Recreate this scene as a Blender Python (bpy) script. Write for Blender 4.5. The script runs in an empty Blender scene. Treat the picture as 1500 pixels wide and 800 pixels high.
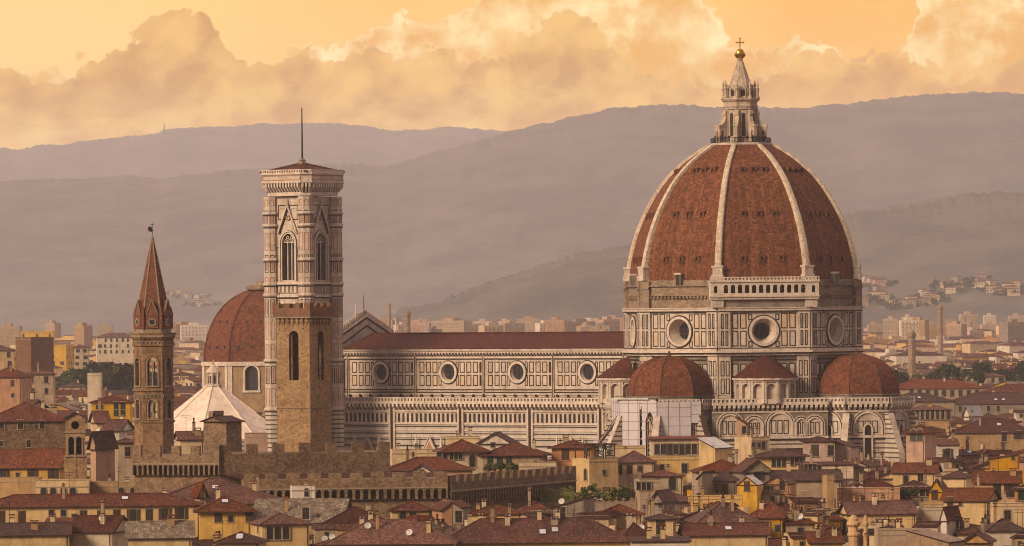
import bpy, math, random
import numpy as np
from mathutils import Vector, Matrix
rnd = random.Random(11)
SC = bpy.context.scene
COL = SC.collection
rad = math.radians
# ------------------------------------------------------------------ camera (long lens, 55 m above the city floor)
F = 8450.0      # focal length in photo pixels (1500 wide)
HZ = 450.0      # horizon row
CZ = 55.0       # eye height
cam = bpy.data.cameras.new("camera")
cam_o = bpy.data.objects.new("camera", cam); COL.objects.link(cam_o)
cam.sensor_width = 36.0
cam.lens = 36.0 * F / 1500.0
cam.shift_y = (HZ - 400.0) / 1500.0
cam.clip_start = 1.0; cam.clip_end = 60000.0
PHI = 0.0090      # the photograph leans a little: camera roll
cam_o.location = (0, 0, CZ); cam_o.rotation_euler = (rad(90), PHI, 0)
SC.camera = cam_o
SC.render.resolution_x = 1024; SC.render.resolution_y = 546
SC.view_settings.view_transform = 'Standard'; SC.view_settings.look = 'None'
SC.view_settings.exposure = EXPOSURE = 0.0
SC.view_settings.gamma = 1.0
SC.render.engine = 'CYCLES'
SC.cycles.use_denoising = True; SC.cycles.filter_width = 1.05
SC.cycles.max_bounces = 5; SC.cycles.diffuse_bounces = 2; SC.cycles.glossy_bounces = 2
SC.cycles.volume_bounces = 1; SC.cycles.transparent_max_bounces = 8
SC.cycles.caustics_reflective = False; SC.cycles.caustics_refractive = False

# ------------------------------------------------------------------ light
SUN_EL, SUN_AZ = 25.0, 226.0            # azimuth: direction the light comes from, clockwise from +Y (camera looks along +Y)
sun = bpy.data.lights.new("sun", 'SUN'); sun.energy = 3.9; sun.angle = rad(18.0); sun.color = (1.0, 0.77, 0.54)
sun_o = bpy.data.objects.new("sun", sun); COL.objects.link(sun_o)
_d = Vector((math.sin(rad(SUN_AZ)) * math.cos(rad(SUN_EL)), math.cos(rad(SUN_AZ)) * math.cos(rad(SUN_EL)), math.sin(rad(SUN_EL))))
sun_o.rotation_euler = _d.to_track_quat('Z', 'Y').to_euler()
sun_o.location = (0, 0, 900)

def lin(c):
    if isinstance(c, str):
        c = c.lstrip('#'); c = [int(c[i:i+2], 16) for i in (0, 2, 4)]
    r = []
    for v in c[:3]:
        v = v / 255.0
        r.append(v / 12.92 if v <= 0.04045 else ((v + 0.055) / 1.055) ** 2.4)
    return (r[0], r[1], r[2], 1.0)

# ------------------------------------------------------------------ tiny node language
class G:
    """wraps a node tree; methods return sockets"""
    def __init__(s, nt): s.nt = nt
    def n(s, t, **kw):
        nd = s.nt.nodes.new(t)
        for k, v in kw.items(): setattr(nd, k, v)
        return nd
    def put(s, sock, v):
        if v is None: return
        if isinstance(v, bpy.types.NodeSocket): s.nt.links.new(v, sock)
        else:
            try: sock.default_value = v
            except Exception:
                sock.default_value = tuple(v)[:3]
    def m(s, op, a, b=None, c=None, clamp=False):
        nd = s.n('ShaderNodeMath', operation=op, use_clamp=clamp)
        s.put(nd.inputs[0], a)
        if b is not None: s.put(nd.inputs[1], b)
        if c is not None: s.put(nd.inputs[2], c)
        return nd.outputs[0]
    def vm(s, op, a, b=None, out=0):
        nd = s.n('ShaderNodeVectorMath', operation=op)
        s.put(nd.inputs[0], a)
        if b is not None: s.put(nd.inputs[1], b)
        return nd.outputs[out]
    def xyz(s, x, y, z=0.0):
        nd = s.n('ShaderNodeCombineXYZ')
        for i, v in enumerate((x, y, z)): s.put(nd.inputs[i], v)
        return nd.outputs[0]
    def sep(s, v):
        nd = s.n('ShaderNodeSeparateXYZ'); s.put(nd.inputs[0], v); return nd.outputs
    def noise(s, vec, scale, detail=3.0, rough=0.55, dist=0.0, col=False):
        nd = s.n('ShaderNodeTexNoise')
        s.put(nd.inputs['Vector'], vec); nd.inputs['Scale'].default_value = scale
        nd.inputs['Detail'].default_value = detail; nd.inputs['Roughness'].default_value = rough
        nd.inputs['Distortion'].default_value = dist
        return nd.outputs[1 if col else 0]
    def voro(s, vec, scale, feature='F1', out='Distance', smooth=None):
        nd = s.n('ShaderNodeTexVoronoi', feature=feature)
        s.put(nd.inputs['Vector'], vec); nd.inputs['Scale'].default_value = scale
        if smooth is not None and 'Smoothness' in nd.inputs: nd.inputs['Smoothness'].default_value = smooth
        return nd.outputs[out]
    def ramp(s, f, stops, interp='LINEAR'):
        nd = s.n('ShaderNodeValToRGB'); cr = nd.color_ramp; cr.interpolation = interp
        while len(cr.elements) < len(stops): cr.elements.new(0.5)
        for e, (p, c) in zip(cr.elements, stops):
            e.position = p; e.color = c if len(c) == 4 else (*c, 1)
        s.put(nd.inputs[0], f); return nd.outputs[0]
    def step(s, f, a, b, lo=0.0, hi=1.0):
        nd = s.n('ShaderNodeMapRange', interpolation_type='SMOOTHSTEP')
        s.put(nd.inputs['Value'], f); s.put(nd.inputs['From Min'], a); s.put(nd.inputs['From Max'], b)
        nd.inputs['To Min'].default_value = lo; nd.inputs['To Max'].default_value = hi
        return nd.outputs[0]
    def mix(s, f, a, b, mode='MIX'):
        nd = s.n('ShaderNodeMix', data_type='RGBA', blend_type=mode)
        s.put(nd.inputs[0], f); s.put(nd.inputs[6], a); s.put(nd.inputs[7], b)
        return nd.outputs[2]
    def curve(s, f, pts):
        nd = s.n('ShaderNodeFloatCurve'); c = nd.mapping.curves[0]
        while len(c.points) < len(pts): c.points.new(0.5, 0.5)
        for p, (x, y) in zip(c.points, pts):
            p.location = (x, y); p.handle_type = 'AUTO_CLAMPED'
        nd.mapping.update()
        s.put(nd.inputs['Value'], f); return nd.outputs[0]

OVER_BACK, OVER_FRONT = 0.33, 2.5      # the after-glow is in the north-west, behind the hills
# ------------------------------------------------------------------ world: Nishita sky behind a golden broken cloud deck
world = bpy.data.worlds.new("World"); SC.world = world; world.use_nodes = True
world.node_tree.nodes.clear()
g = G(world.node_tree)
sky = g.n('ShaderNodeTexSky', sky_type='NISHITA', sun_disc=False)
sky.sun_elevation = rad(SUN_EL); sky.sun_rotation = rad(SUN_AZ); sky.altitude = 100; sky.dust_density = 3.0
bg_sky = g.n('ShaderNodeBackground'); g.put(bg_sky.inputs[0], sky.outputs[0]); bg_sky.inputs[1].default_value = 0.06
tc = g.n('ShaderNodeTexCoord')
dx, dy, dz = g.sep(tc.outputs['Generated'])
yy = g.m('MAXIMUM', dy, 0.02)
X = g.m('DIVIDE', dx, yy)                      # tangent of bearing
Z = g.m('DIVIDE', dz, yy)                      # tangent of elevation
X1 = g.m('ADD', g.m('MULTIPLY', X, F / 1500.0), 0.5)          # 0..1 across the view, continues outside
Y1 = g.m('SUBTRACT', g.m('SUBTRACT', HZ / 100.0, g.m('MULTIPLY', Z, F / 100.0)), g.m('MULTIPLY', X, F / 100.0 * PHI))   # hundredths of photo rows, downwards
P = g.xyz(g.m('MULTIPLY', X1, 15.0), Y1, 0.0)                 # isotropic cloud coordinates
P2 = g.vm('ADD', P, (31.7, 12.3, 4.0))
n1 = g.noise(P, 0.55, 4, 0.55); n2 = g.noise(P2, 1.3, 5, 0.6); n3 = g.noise(P2, 3.2, 4, 0.6)
warp = g.vm('ADD', P, g.vm('MULTIPLY', g.noise(P2, 1.6, 3, 0.6, col=True), (0.5, 0.5, 0.0)))
b1 = g.voro(warp, 1.25, 'SMOOTH_F1', smooth=0.35)
b2 = g.voro(warp, 3.0, 'SMOOTH_F1', smooth=0.3)
b3 = g.voro(warp, 7.5, 'SMOOTH_F1', smooth=0.25)
n4 = g.noise(P, 7.0, 4, 0.65)
def lobes(ka, kb, kc, kn):
    a = g.m('MULTIPLY', g.m('SUBTRACT', b1, 0.42), ka)
    a = g.m('ADD', a, g.m('MULTIPLY', g.m('SUBTRACT', b2, 0.42), kb))
    a = g.m('ADD', a, g.m('MULTIPLY', g.m('SUBTRACT', b3, 0.42), kc))
    a = g.m('ADD', a, g.m('MULTIPLY', g.m('SUBTRACT', n4, 0.5), 0.16))
    return g.m('ADD', a, g.m('MULTIPLY', g.m('SUBTRACT', n2, 0.5), kn))
def layer(outline, lo, w, k):
    """distance below a rounded cumulus outline, given in rows / 100"""
    pts = [(x / 1500.0, (y + 100.0) / 400.0) for x, y in outline]
    top = g.m('SUBTRACT', g.m('MULTIPLY', g.curve(X1, pts), 4.0), 1.0)
    d = g.m('SUBTRACT', g.m('SUBTRACT', Y1, top), lobes(*k))
    return d, g.step(d, lo, lo + w)
AIR_T, AIR_L = 0.52, (0.36, 0.262, 0.222)     # what the air in front of the sky lets through and adds
_lin0 = lin
def lin(c):
    k = _lin0(c); return tuple(max(0.012, (v - a) / AIR_T) for v, a in zip(k[:3], AIR_L)) + (1.0,)
# open sky between the clouds: pale gold at left and low, deeper orange at upper middle and right
base = g.mix(g.step(X1, 0.05, 0.45), lin('#fed39d'), lin('#fac88e'))
base = g.mix(g.step(X1, 0.55, 0.95), base, lin('#f5bd82'))
base = g.mix(g.m('MULTIPLY', g.step(n1, 0.35, 0.7), 0.5), base, lin('#fad193'))
# far bright cloud heads
d1, m1 = layer([(0, 95), (60, 80), (110, 92), (170, 150), (330, 95), (420, 75), (520, 50), (570, 22), (640, 12), (700, -10), (760, -60), (1000, -40), (1050, 10),
                (1090, 55), (1150, 52), (1215, 60), (1300, 80), (1340, 25), (1370, -20), (1500, -30)], -0.02, 0.08, (0.28, 0.28, 0.20, 0.30))
f1 = g.m('ADD', g.m('MULTIPLY', b1, 0.35), g.m('ADD', g.m('MULTIPLY', n2, 0.7), g.m('MULTIPLY', n3, 0.5)))
c1 = g.mix(g.step(f1, 0.5, 0.95), lin('#ffe7b8'), lin('#eeb97c'))
c1 = g.mix(g.step(d1, 0.5, 1.6, 0, 0.6), c1, lin('#f0bd82'))
c1 = g.mix(g.step(d1, 0.02, 0.22, 0.35, 0.0), c1, lin('#ffecc0'))
skyc = g.mix(m1, base, c1)
# the tan bank in front of them
d2, m2 = layer([(0, 98), (30, 88), (65, 112), (110, 96), (150, 82), (200, 52), (245, 20), (300, 8), (322, 22), (342, 72), (372, 84), (410, 76), (450, 72), (490, 82), (545, 64), (590, 90),
                (640, 62), (700, 84), (760, 62), (800, 30), (835, 14), (870, 36), (900, 66), (945, 96), (985, 112), (1010, 100), (1050, 122), (1100, 108),
                (1150, 86), (1200, 74), (1260, 70), (1330, 72), (1360, 98), (1400, 108), (1450, 92), (1500, 62)], -0.02, 0.07, (0.26, 0.27, 0.20, 0.26))
f2 = g.m('ADD', g.m('MULTIPLY', b1, 0.55), g.m('ADD', g.m('MULTIPLY', n2, 0.75), g.m('MULTIPLY', b2, 0.2)))
c2 = g.mix(g.step(f2, 0.5, 0.95), lin('#f2c48c'), lin('#daac79'))
c2 = g.mix(g.step(X1, 0.6, 0.8, 0.0, 0.35), c2, lin('#f0b878'))
c2 = g.mix(g.m('MULTIPLY', g.step(n3, 0.45, 0.7), 0.35), c2, lin('#ecc08c'))
c2 = g.mix(g.step(d2, 0.0, 0.16, 0.4, 0.0), c2, lin('#f2c890'))
skyc = g.mix(m2, skyc, c2)
sh = g.m('SUBTRACT', g.voro(g.vm('ADD', warp, (0.10, 0.14, 0.0)), 1.9, 'SMOOTH_F1', smooth=0.4), g.voro(warp, 1.9, 'SMOOTH_F1', smooth=0.4))
skyc = g.mix(g.m('MULTIPLY', g.m('MULTIPLY', g.step(sh, 0.0, 0.16), m2), 0.26), skyc, lin('#f4ca92'))
skyc = g.mix(g.m('MULTIPLY', g.m('MULTIPLY', g.step(sh, 0.0, -0.16), m2), 0.26), skyc, lin('#d3a576'))
veil = g.step(g.noise(g.vm('MULTIPLY', P, (0.8, 1.5, 1.0)), 1.1, 6, 0.62, 0.6), 0.5, 0.72)
skyc = g.mix(g.m('MULTIPLY', g.m('MULTIPLY', veil, m2), 0.55), skyc, lin('#f6cd93'))
# ragged bright gaps low over the hills
low = g.m('MULTIPLY', g.step(Y1, 1.25, 1.9), g.step(g.noise(g.vm('MULTIPLY', P, (0.55, 1.6, 1.0)), 0.9, 4, 0.6), 0.42, 0.66))
skyc = g.mix(g.m('MULTIPLY', low, 0.75), skyc, lin('#f6cf9a'))
dk = g.m('MULTIPLY', g.step(Y1, 0.9, 1.5), g.step(g.noise(g.vm('MULTIPLY', P2, (0.35, 1.3, 1.0)), 0.8, 3, 0.6), 0.5, 0.72))
skyc = g.mix(g.m('MULTIPLY', dk, g.step(X1, 0.5, 0.2, 0.35, 0.6)), skyc, lin('#cfa277'))
el = g.m('MAXIMUM', dz, 0.0)
lin = _lin0
SKY_GAIN = 1.0
bright = SKY_GAIN
# away from the view the same deck closes over the whole sky, duller towards the zenith
over = g.mix(g.step(el, 0.05, 0.6), (1.0, 0.71, 0.60, 1), (0.75, 0.60, 0.54, 1))
over = g.mix(g.step(dy, -0.2, 0.5), over, (1.0, 0.73, 0.675, 1))
front = g.m('MULTIPLY', g.step(dy, 0.80, 0.965), g.step(el, 0.16, 0.075))
bg_view = g.n('ShaderNodeBackground'); g.put(bg_view.inputs[0], skyc); g.put(bg_view.inputs[1], bright)
bg_over = g.n('ShaderNodeBackground'); g.put(bg_over.inputs[0], over); g.put(bg_over.inputs[1], g.step(dy, -0.3, 0.75, OVER_BACK, OVER_FRONT))
mx1 = g.n('ShaderNodeMixShader'); g.put(mx1.inputs[0], 0.78); g.nt.links.new(bg_sky.outputs[0], mx1.inputs[1]); g.nt.links.new(bg_over.outputs[0], mx1.inputs[2])
mx2 = g.n('ShaderNodeMixShader'); g.put(mx2.inputs[0], front); g.nt.links.new(mx1.outputs[0], mx2.inputs[1]); g.nt.links.new(bg_view.outputs[0], mx2.inputs[2])
wo = g.n('ShaderNodeOutputWorld'); g.nt.links.new(mx2.outputs[0], wo.inputs[0])

# ------------------------------------------------------------------ materials
MATS = {}
def mat(name, c, c2=None, scale=0.5, amt=0.6, streak=0.35, fine=0.25, rough=0.85, bump=0.15, rnd_v=0.0, uvpat=None, metallic=0.0):
    """weathered surface: two tones by noise in world metres, rain streaks, fine grain, per-object value shift"""
    m = bpy.data.materials.new(name); m.use_nodes = True; nt = m.node_tree; g = G(nt)
    b = nt.nodes['Principled BSDF']; b.inputs['Roughness'].default_value = rough; b.inputs['Metallic'].default_value = metallic
    b.inputs['Specular IOR Level'].default_value = 0.5 if rough < 0.5 else 0.03
    pos = g.n('ShaderNodeNewGeometry').outputs['Position']
    c = c if len(c) == 4 else (*c, 1)
    c2 = c2 or tuple(v * 0.6 for v in c[:3]) + (1,)
    if len(c2) == 3: c2 = (*c2, 1)
    f = g.step(g.noise(pos, scale, 5, 0.65), 0.38, 0.68)
    k = g.mix(g.m('MULTIPLY', f, amt), c, c2)
    if streak:
        sv = g.noise(g.vm('MULTIPLY', pos, (1.0, 1.0, 0.1)), 1.3, 3, 0.6)
        k = g.mix(g.m('MULTIPLY', g.step(sv, 0.5, 0.75), streak), k, g.mix(0.55, k, (0.03, 0.025, 0.02, 1)))
    fn = g.noise(pos, 3.5, 3, 0.6)
    if fine:
        k = g.mix(1.0, k, g.ramp(fn, [(0.25, (1 - fine,) * 3), (0.75, (1 + fine,) * 3)]), 'MULTIPLY')
    if uvpat:
        uv = g.n('ShaderNodeUVMap').outputs[0]
        k, h = uvpat(g, uv, pos, k)
    else: h = fn
    if rnd_v:
        oi = g.n('ShaderNodeObjectInfo').outputs['Random']
        hs = g.n('ShaderNodeHueSaturation')
        g.put(hs.inputs['Value'], g.m('ADD', g.m('MULTIPLY', oi, rnd_v), 1 - rnd_v / 2))
        r2 = g.m('FRACT', g.m('MULTIPLY', oi, 7.31))
        g.put(hs.inputs['Saturation'], g.m('ADD', g.m('MULTIPLY', r2, 0.5), 0.75))
        g.put(hs.inputs['Color'], k); k = hs.outputs[0]
    g.put(b.inputs['Base Color'], k)
    if bump:
        bn = g.n('ShaderNodeBump'); bn.inputs['Strength'].default_value = bump; bn.inputs['Distance'].default_value = 0.3
        g.put(bn.inputs['Height'], h); g.put(b.inputs['Normal'], bn.outputs[0])
    MATS[name] = m
    return m
def pat_tiles(w, l, dark, lite, amt=0.75, lines=0.35):
    def f(g, uv, pos, k):
        s = g.vm('MULTIPLY', uv, (1.0 / w, 1.0 / l, 1.0))
        cell = g.n('ShaderNodeTexWhiteNoise', noise_dimensions='2D')
        g.put(cell.inputs['Vector'], g.vm('FLOOR', s))
        v = cell.outputs['Value']
        k = g.mix(g.m('MULTIPLY', g.step(v, 0.62, 1.0), amt), k, lite)
        k = g.mix(g.m('MULTIPLY', g.step(v, 0.38, 0.0), amt), k, dark)
        big = g.noise(pos, 0.16, 4, 0.6)
        k = g.mix(g.m('MULTIPLY', g.step(big, 0.45, 0.7), 0.45), k, g.mix(0.5, k, (0.035, 0.022, 0.018, 1)))
        sx, sy, _ = g.sep(s)
        row = g.m('ABSOLUTE', g.m('SUBTRACT', g.m('FRACT', sx), 0.5))
        k = g.mix(g.m('MULTIPLY', g.step(row, 0.3, 0.5), lines), k, g.mix(0.75, k, (0.01, 0.006, 0.005, 1)))
        return k, g.m('ADD', g.m('MULTIPLY', row, -1.0), g.m('MULTIPLY', v, 0.4))
    return f
def pat_bricks(w, h, dark, lite, amt=0.5):
    def f(g, uv, pos, k):
        ux, uy, _ = g.sep(uv)
        r = g.m('FLOOR', g.m('DIVIDE', uy, h))
        sx = g.m('ADD', g.m('DIVIDE', ux, w), g.m('MULTIPLY', r, 0.37))
        cell = g.n('ShaderNodeTexWhiteNoise', noise_dimensions='2D')
        g.put(cell.inputs['Vector'], g.xyz(g.m('FLOOR', sx), r))
        v = cell.outputs['Value']
        k = g.mix(g.m('MULTIPLY', g.step(v, 0.6, 1.0), amt), k, lite)
        k = g.mix(g.m('MULTIPLY', g.step(v, 0.4, 0.0), amt), k, dark)
        return k, v
    return f
def pat_bands(period, frac, dark, phase=0.0):
    def f(g, uv, pos, k):
        z = g.sep(pos)[2]
        t = g.m('FRACT', g.m('ADD', g.m('DIVIDE', z, period), phase))
        return g.mix(g.m('LESS_THAN', t, frac), k, dark), t
    return f
D4 = lambda r, gg, b: (r, gg, b, 1)
mat('white_marble', (0.58, 0.47, 0.385), (0.36, 0.285, 0.23), 0.45, 0.75, 0.55, 0.25)
mat('pale_marble', (0.63, 0.515, 0.425), (0.42, 0.335, 0.27), 0.5, 0.7, 0.5, 0.25)
mat('green_marble', (0.034, 0.028, 0.023), (0.06, 0.045, 0.034), 0.5, 0.6, 0.2, 0.3)
mat('warm_marble', (0.60, 0.44, 0.30), (0.42, 0.30, 0.20), 0.5, 0.7, 0.4, 0.2)
mat('cool_marble', (0.48, 0.41, 0.36), (0.35, 0.285, 0.225), 0.5, 0.7, 0.45, 0.2)
mat('rib_marble', (0.60, 0.48, 0.36), (0.34, 0.26, 0.185), 0.9, 0.75, 0.6, 0.45)
mat('pink_marble', (0.42, 0.19, 0.125), (0.25, 0.14, 0.10), 0.5, 0.6, 0.3, 0.25)
mat('banded_marble', (0.55, 0.455, 0.38), (0.34, 0.27, 0.22), 0.4, 0.7, 0.4, 0.22, uvpat=pat_bands(1.05, 0.3, D4(0.10, 0.078, 0.06)))
mat('grey_marble', (0.27, 0.215, 0.165), (0.13, 0.102, 0.08), 0.35, 0.8, 0.5, 0.3)
mat('dome_tile', (0.195, 0.071, 0.032), (0.095, 0.036, 0.021), 0.75, 0.9, 0.65, 0.45, uvpat=pat_tiles(0.42, 0.5, D4(0.08, 0.03, 0.018), D4(0.30, 0.12, 0.06), 0.55, 0.1))
mat('chapel_tile', (0.175, 0.06, 0.031), (0.082, 0.032, 0.021), 0.8, 0.9, 0.55, 0.5, uvpat=pat_tiles(0.42, 0.5, D4(0.09, 0.03, 0.018), D4(0.27, 0.10, 0.05), 0.5, 0.1))
mat('nave_tile', (0.085, 0.026, 0.018), (0.058, 0.021, 0.016), 0.12, 0.7, 0.2, 0.3, uvpat=pat_tiles(0.5, 0.6, D4(0.06, 0.022, 0.016), D4(0.17, 0.058, 0.035), 0.5, 0.2))
for nm, a, b in (('roof_tile', (0.112, 0.038, 0.021), (0.068, 0.026, 0.017)), ('roof_tile_brown', (0.112, 0.047, 0.027), (0.07, 0.032, 0.021)),
                 ('roof_tile_dark', (0.072, 0.03, 0.021), (0.048, 0.024, 0.018)), ('roof_tile_red', (0.14, 0.045, 0.024), (0.09, 0.032, 0.02))):
    mat(nm, a, b, 0.25, 0.8, 0.0, 0.3, rnd_v=0.3, uvpat=pat_tiles(0.34, 0.45, D4(0.04, 0.02, 0.015), D4(a[0] * 1.9, a[1] * 2.2, a[2] * 2.3), 0.5, 0.4))
mat('roof_lichen', (0.21, 0.16, 0.115), (0.12, 0.085, 0.06), 0.5, 0.8, 0.0, 0.35, uvpat=pat_tiles(0.42, 0.5, D4(0.09, 0.06, 0.045), D4(0.36, 0.30, 0.23), 0.6, 0.4))
mat('tile_edge_and_shade', (0.055, 0.03, 0.022), fine=0.3)  # also backs corbel rows and arcades, shade put into the colour
mat('brown_stone', (0.315, 0.20, 0.105), (0.20, 0.122, 0.066), 0.5, 0.8, 0.4, 0.35, bump=0.4, uvpat=pat_bricks(0.5, 0.3, D4(0.17, 0.10, 0.052), D4(0.44, 0.27, 0.135), 0.45))
mat('spire_stone', (0.27, 0.16, 0.085), (0.14, 0.085, 0.052), 0.5, 0.8, 0.4, 0.35, bump=0.4, uvpat=pat_bricks(0.8, 0.4, D4(0.10, 0.06, 0.04), D4(0.28, 0.18, 0.105), 0.5))
mat('spire_brick', (0.185, 0.072, 0.04), (0.12, 0.05, 0.033), 0.4, 0.8, 0.4, 0.3, uvpat=pat_bricks(0.5, 0.25, D4(0.09, 0.04, 0.03), D4(0.24, 0.10, 0.06), 0.5))
mat('tower_brick', (0.20, 0.105, 0.066), (0.135, 0.075, 0.05), 0.6, 0.7, 0.4, 0.3, uvpat=pat_bricks(0.5, 0.25, D4(0.10, 0.05, 0.035), D4(0.26, 0.13, 0.08), 0.4))
mat('rubble_stone', (0.175, 0.11, 0.066), (0.095, 0.06, 0.038), 0.4, 0.85, 0.5, 0.4, bump=0.5, uvpat=pat_bricks(0.42, 0.28, D4(0.06, 0.039, 0.028), D4(0.25, 0.17, 0.11), 0.5))
mat('fort_stone', (0.24, 0.155, 0.092), (0.125, 0.08, 0.05), 0.35, 0.85, 0.5, 0.4, bump=0.5, uvpat=pat_bricks(0.42, 0.28, D4(0.085, 0.055, 0.037), D4(0.31, 0.215, 0.14), 0.5))
mat('raw_masonry', (0.29, 0.205, 0.14), (0.175, 0.12, 0.082), 0.25, 0.8, 0.5, 0.35, bump=0.4, uvpat=pat_bricks(0.9, 0.4, D4(0.15, 0.105, 0.072), D4(0.36, 0.265, 0.185), 0.5))
mat('roof_marble', (0.78, 0.64, 0.52), (0.60, 0.48, 0.38), 0.25, 0.7, 0.5, 0.15, uvpat=pat_bricks(1.6, 1.2, D4(0.55, 0.44, 0.35), D4(0.80, 0.68, 0.56), 0.5))
mat('lantern_marble', (0.56, 0.44, 0.33), (0.27, 0.205, 0.155), 0.5, 0.85, 0.6, 0.3)
WALLS = {'ochre': ((0.50, 0.29, 0.095), (0.36, 0.195, 0.07)), 'yellow': ((0.58, 0.37, 0.13), (0.43, 0.26, 0.095)), 'cream': ((0.55, 0.41, 0.25), (0.38, 0.27, 0.165)),
         'orange': ((0.50, 0.225, 0.075), (0.36, 0.155, 0.057)), 'tan': ((0.37, 0.245, 0.14), (0.24, 0.155, 0.09)), 'grey': ((0.265, 0.205, 0.15), (0.165, 0.125, 0.093)),
         'pink': ((0.45, 0.285, 0.20), (0.32, 0.195, 0.14)), 'white': ((0.60, 0.50, 0.41), (0.45, 0.36, 0.285))}
for k_, (a, b) in WALLS.items(): mat('stucco_' + k_, a, b, 0.4, 0.8, 0.65, 0.16, rnd_v=0.22)
mat('dark_opening', (0.018, 0.014, 0.012), fine=0.2, streak=0, rough=0.4)
mat('glass', (0.016, 0.015, 0.016), streak=0, fine=0.2, rough=0.15)
mat('leaded_glass', (0.03, 0.026, 0.03), (0.018, 0.016, 0.018), 1.2, 0.6, 0, 0.3, rough=0.3)
mat('shutter_green', (0.028, 0.045, 0.03), fine=0.3, rnd_v=0.4)
mat('shutter_brown', (0.075, 0.045, 0.028), fine=0.3, rnd_v=0.4)
mat('window_stone', (0.30, 0.225, 0.155), fine=0.25)
mat('white_paint', (0.62, 0.58, 0.53), fine=0.1)
mat('dark_metal', (0.03, 0.026, 0.024), rough=0.5, streak=0)
mat('weathered_wood', (0.10, 0.062, 0.04), fine=0.35)
mat('gold', (0.80, 0.47, 0.10), (0.6, 0.33, 0.07), 0.5, 0.5, 0, 0.1, rough=0.28, metallic=1.0, bump=0.0)
mat('scaffold_sheet', (0.56, 0.50, 0.53), (0.46, 0.41, 0.435), 0.25, 0.6, 0.15, 0.06, rough=0.7)
mat('leaf', (0.035, 0.05, 0.018), (0.02, 0.032, 0.013), 0.25, 0.9, 0, 0.4, bump=0)
mat('leaf_light', (0.20, 0.20, 0.05), (0.10, 0.115, 0.03), 0.5, 0.9, 0, 0.4, bump=0)
mat('bark', (0.06, 0.042, 0.03), fine=0.3)
mat('city_ground', (0.075, 0.056, 0.043), (0.05, 0.045, 0.03), 0.01, 0.8, 0, 0.3, bump=0)
mat('awning', (0.55, 0.52, 0.50), fine=0.1)
mat('cloth_dark', (0.03, 0.028, 0.033), fine=0.2, rnd_v=0.8)
mat('skin', (0.40, 0.24, 0.17), fine=0.1, streak=0)
mat('skylight_glass', (0.42, 0.44, 0.46), streak=0, fine=0.15, rough=0.3)
M = MATS

# ------------------------------------------------------------------ mesh builder
class MB:
    def __init__(s): s.v = []; s.f = []; s.m = []; s.mats = []; s.T = Matrix.Identity(4)
    def mi(s, name):
        if name not in s.mats: s.mats.append(name)
        return s.mats.index(name)
    def add(s, vs, fs, m):
        o = len(s.v); T = s.T
        s.v.extend([tuple(T @ Vector(p)) for p in vs])
        k = s.mi(m)
        for f in fs: s.f.append([o + i for i in f]); s.m.append(k)
    def quad(s, a, b, c, d, m): s.add([a, b, c, d], [(0, 1, 2, 3)], m)
    def poly(s, pts, m): s.add(pts, [tuple(range(len(pts)))], m)
    def box(s, x0, x1, y0, y1, z0, z1, m, top=None, bottom=True):
        vs = [(x0, y0, z0), (x1, y0, z0), (x1, y1, z0), (x0, y1, z0), (x0, y0, z1), (x1, y0, z1), (x1, y1, z1), (x0, y1, z1)]
        fs = [(0, 1, 5, 4), (1, 2, 6, 5), (2, 3, 7, 6), (3, 0, 4, 7)]
        s.add(vs, fs + ([(3, 2, 1, 0)] if bottom else []) + ([] if top else [(4, 5, 6, 7)]), m)
        if top: s.add(vs[4:], [(0, 1, 2, 3)], top)
    def prism(s, poly, z0, z1, m, cap=True, cap_m=None, base=False):
        n = len(poly)
        vs = [(x, y, z0) for x, y in poly] + [(x, y, z1) for x, y in poly]
        s.add(vs, [(i, (i + 1) % n, n + (i + 1) % n, n + i) for i in range(n)], m)
        if cap: s.add(vs[n:], [tuple(range(n))], cap_m or m)
        if base: s.add(vs[:n], [tuple(range(n - 1, -1, -1))], m)
    def rings(s, n, prof, m, rot=0.0, c=(0, 0), cap=True, a0=0.0, a1=360.0, squash=1.0):
        """lathe: prof = [(radius, z)...] bottom to top"""
        full = abs(a1 - a0) >= 359.9
        k = n if full else n + 1
        vs = []
        for r, z in prof:
            for i in range(k):
                a = rad(rot + a0 + (a1 - a0) * i / n)
                vs.append((c[0] + r * math.cos(a), c[1] + r * math.sin(a) * squash, z))
        fs = []
        for j in range(len(prof) - 1):
            for i in range(n):
                i2 = (i + 1) % k
                fs.append((j * k + i, j * k + i2, (j + 1) * k + i2, (j + 1) * k + i))
        s.add(vs, fs, m)
        if cap and full:
            s.add(vs[-k:], [tuple(range(k))], m)
    def tube(s, a, b, r0, r1=None, m='dark_metal', n=6):
        r1 = r0 if r1 is None else r1
        a = Vector(a); b = Vector(b); d = (b - a).normalized()
        u = d.orthogonal().normalized(); w = d.cross(u)
        vs = []
        for p, r in ((a, r0), (b, r1)):
            for i in range(n):
                t = 2 * math.pi * i / n
                vs.append(tuple(p + u * (r * math.cos(t)) + w * (r * math.sin(t))))
        s.add(vs, [(i, (i + 1) % n, n + (i + 1) % n, n + i) for i in range(n)] + [tuple(range(n - 1, -1, -1)), tuple(range(n, 2 * n))], m)
    def mesh(s, name):
        me = bpy.data.meshes.new(name)
        me.from_pydata(s.v, [], s.f)
        for k in s.mats: me.materials.append(M[k])
        me.polygons.foreach_set('material_index', s.m)
        me.update()
        uv_auto(me)
        return me
    def build(s, name, parent=None, smooth=False):
        me = s.mesh(name)
        if smooth: me.polygons.foreach_set('use_smooth', [True] * len(me.polygons))
        return link(name, me, parent)
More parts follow.
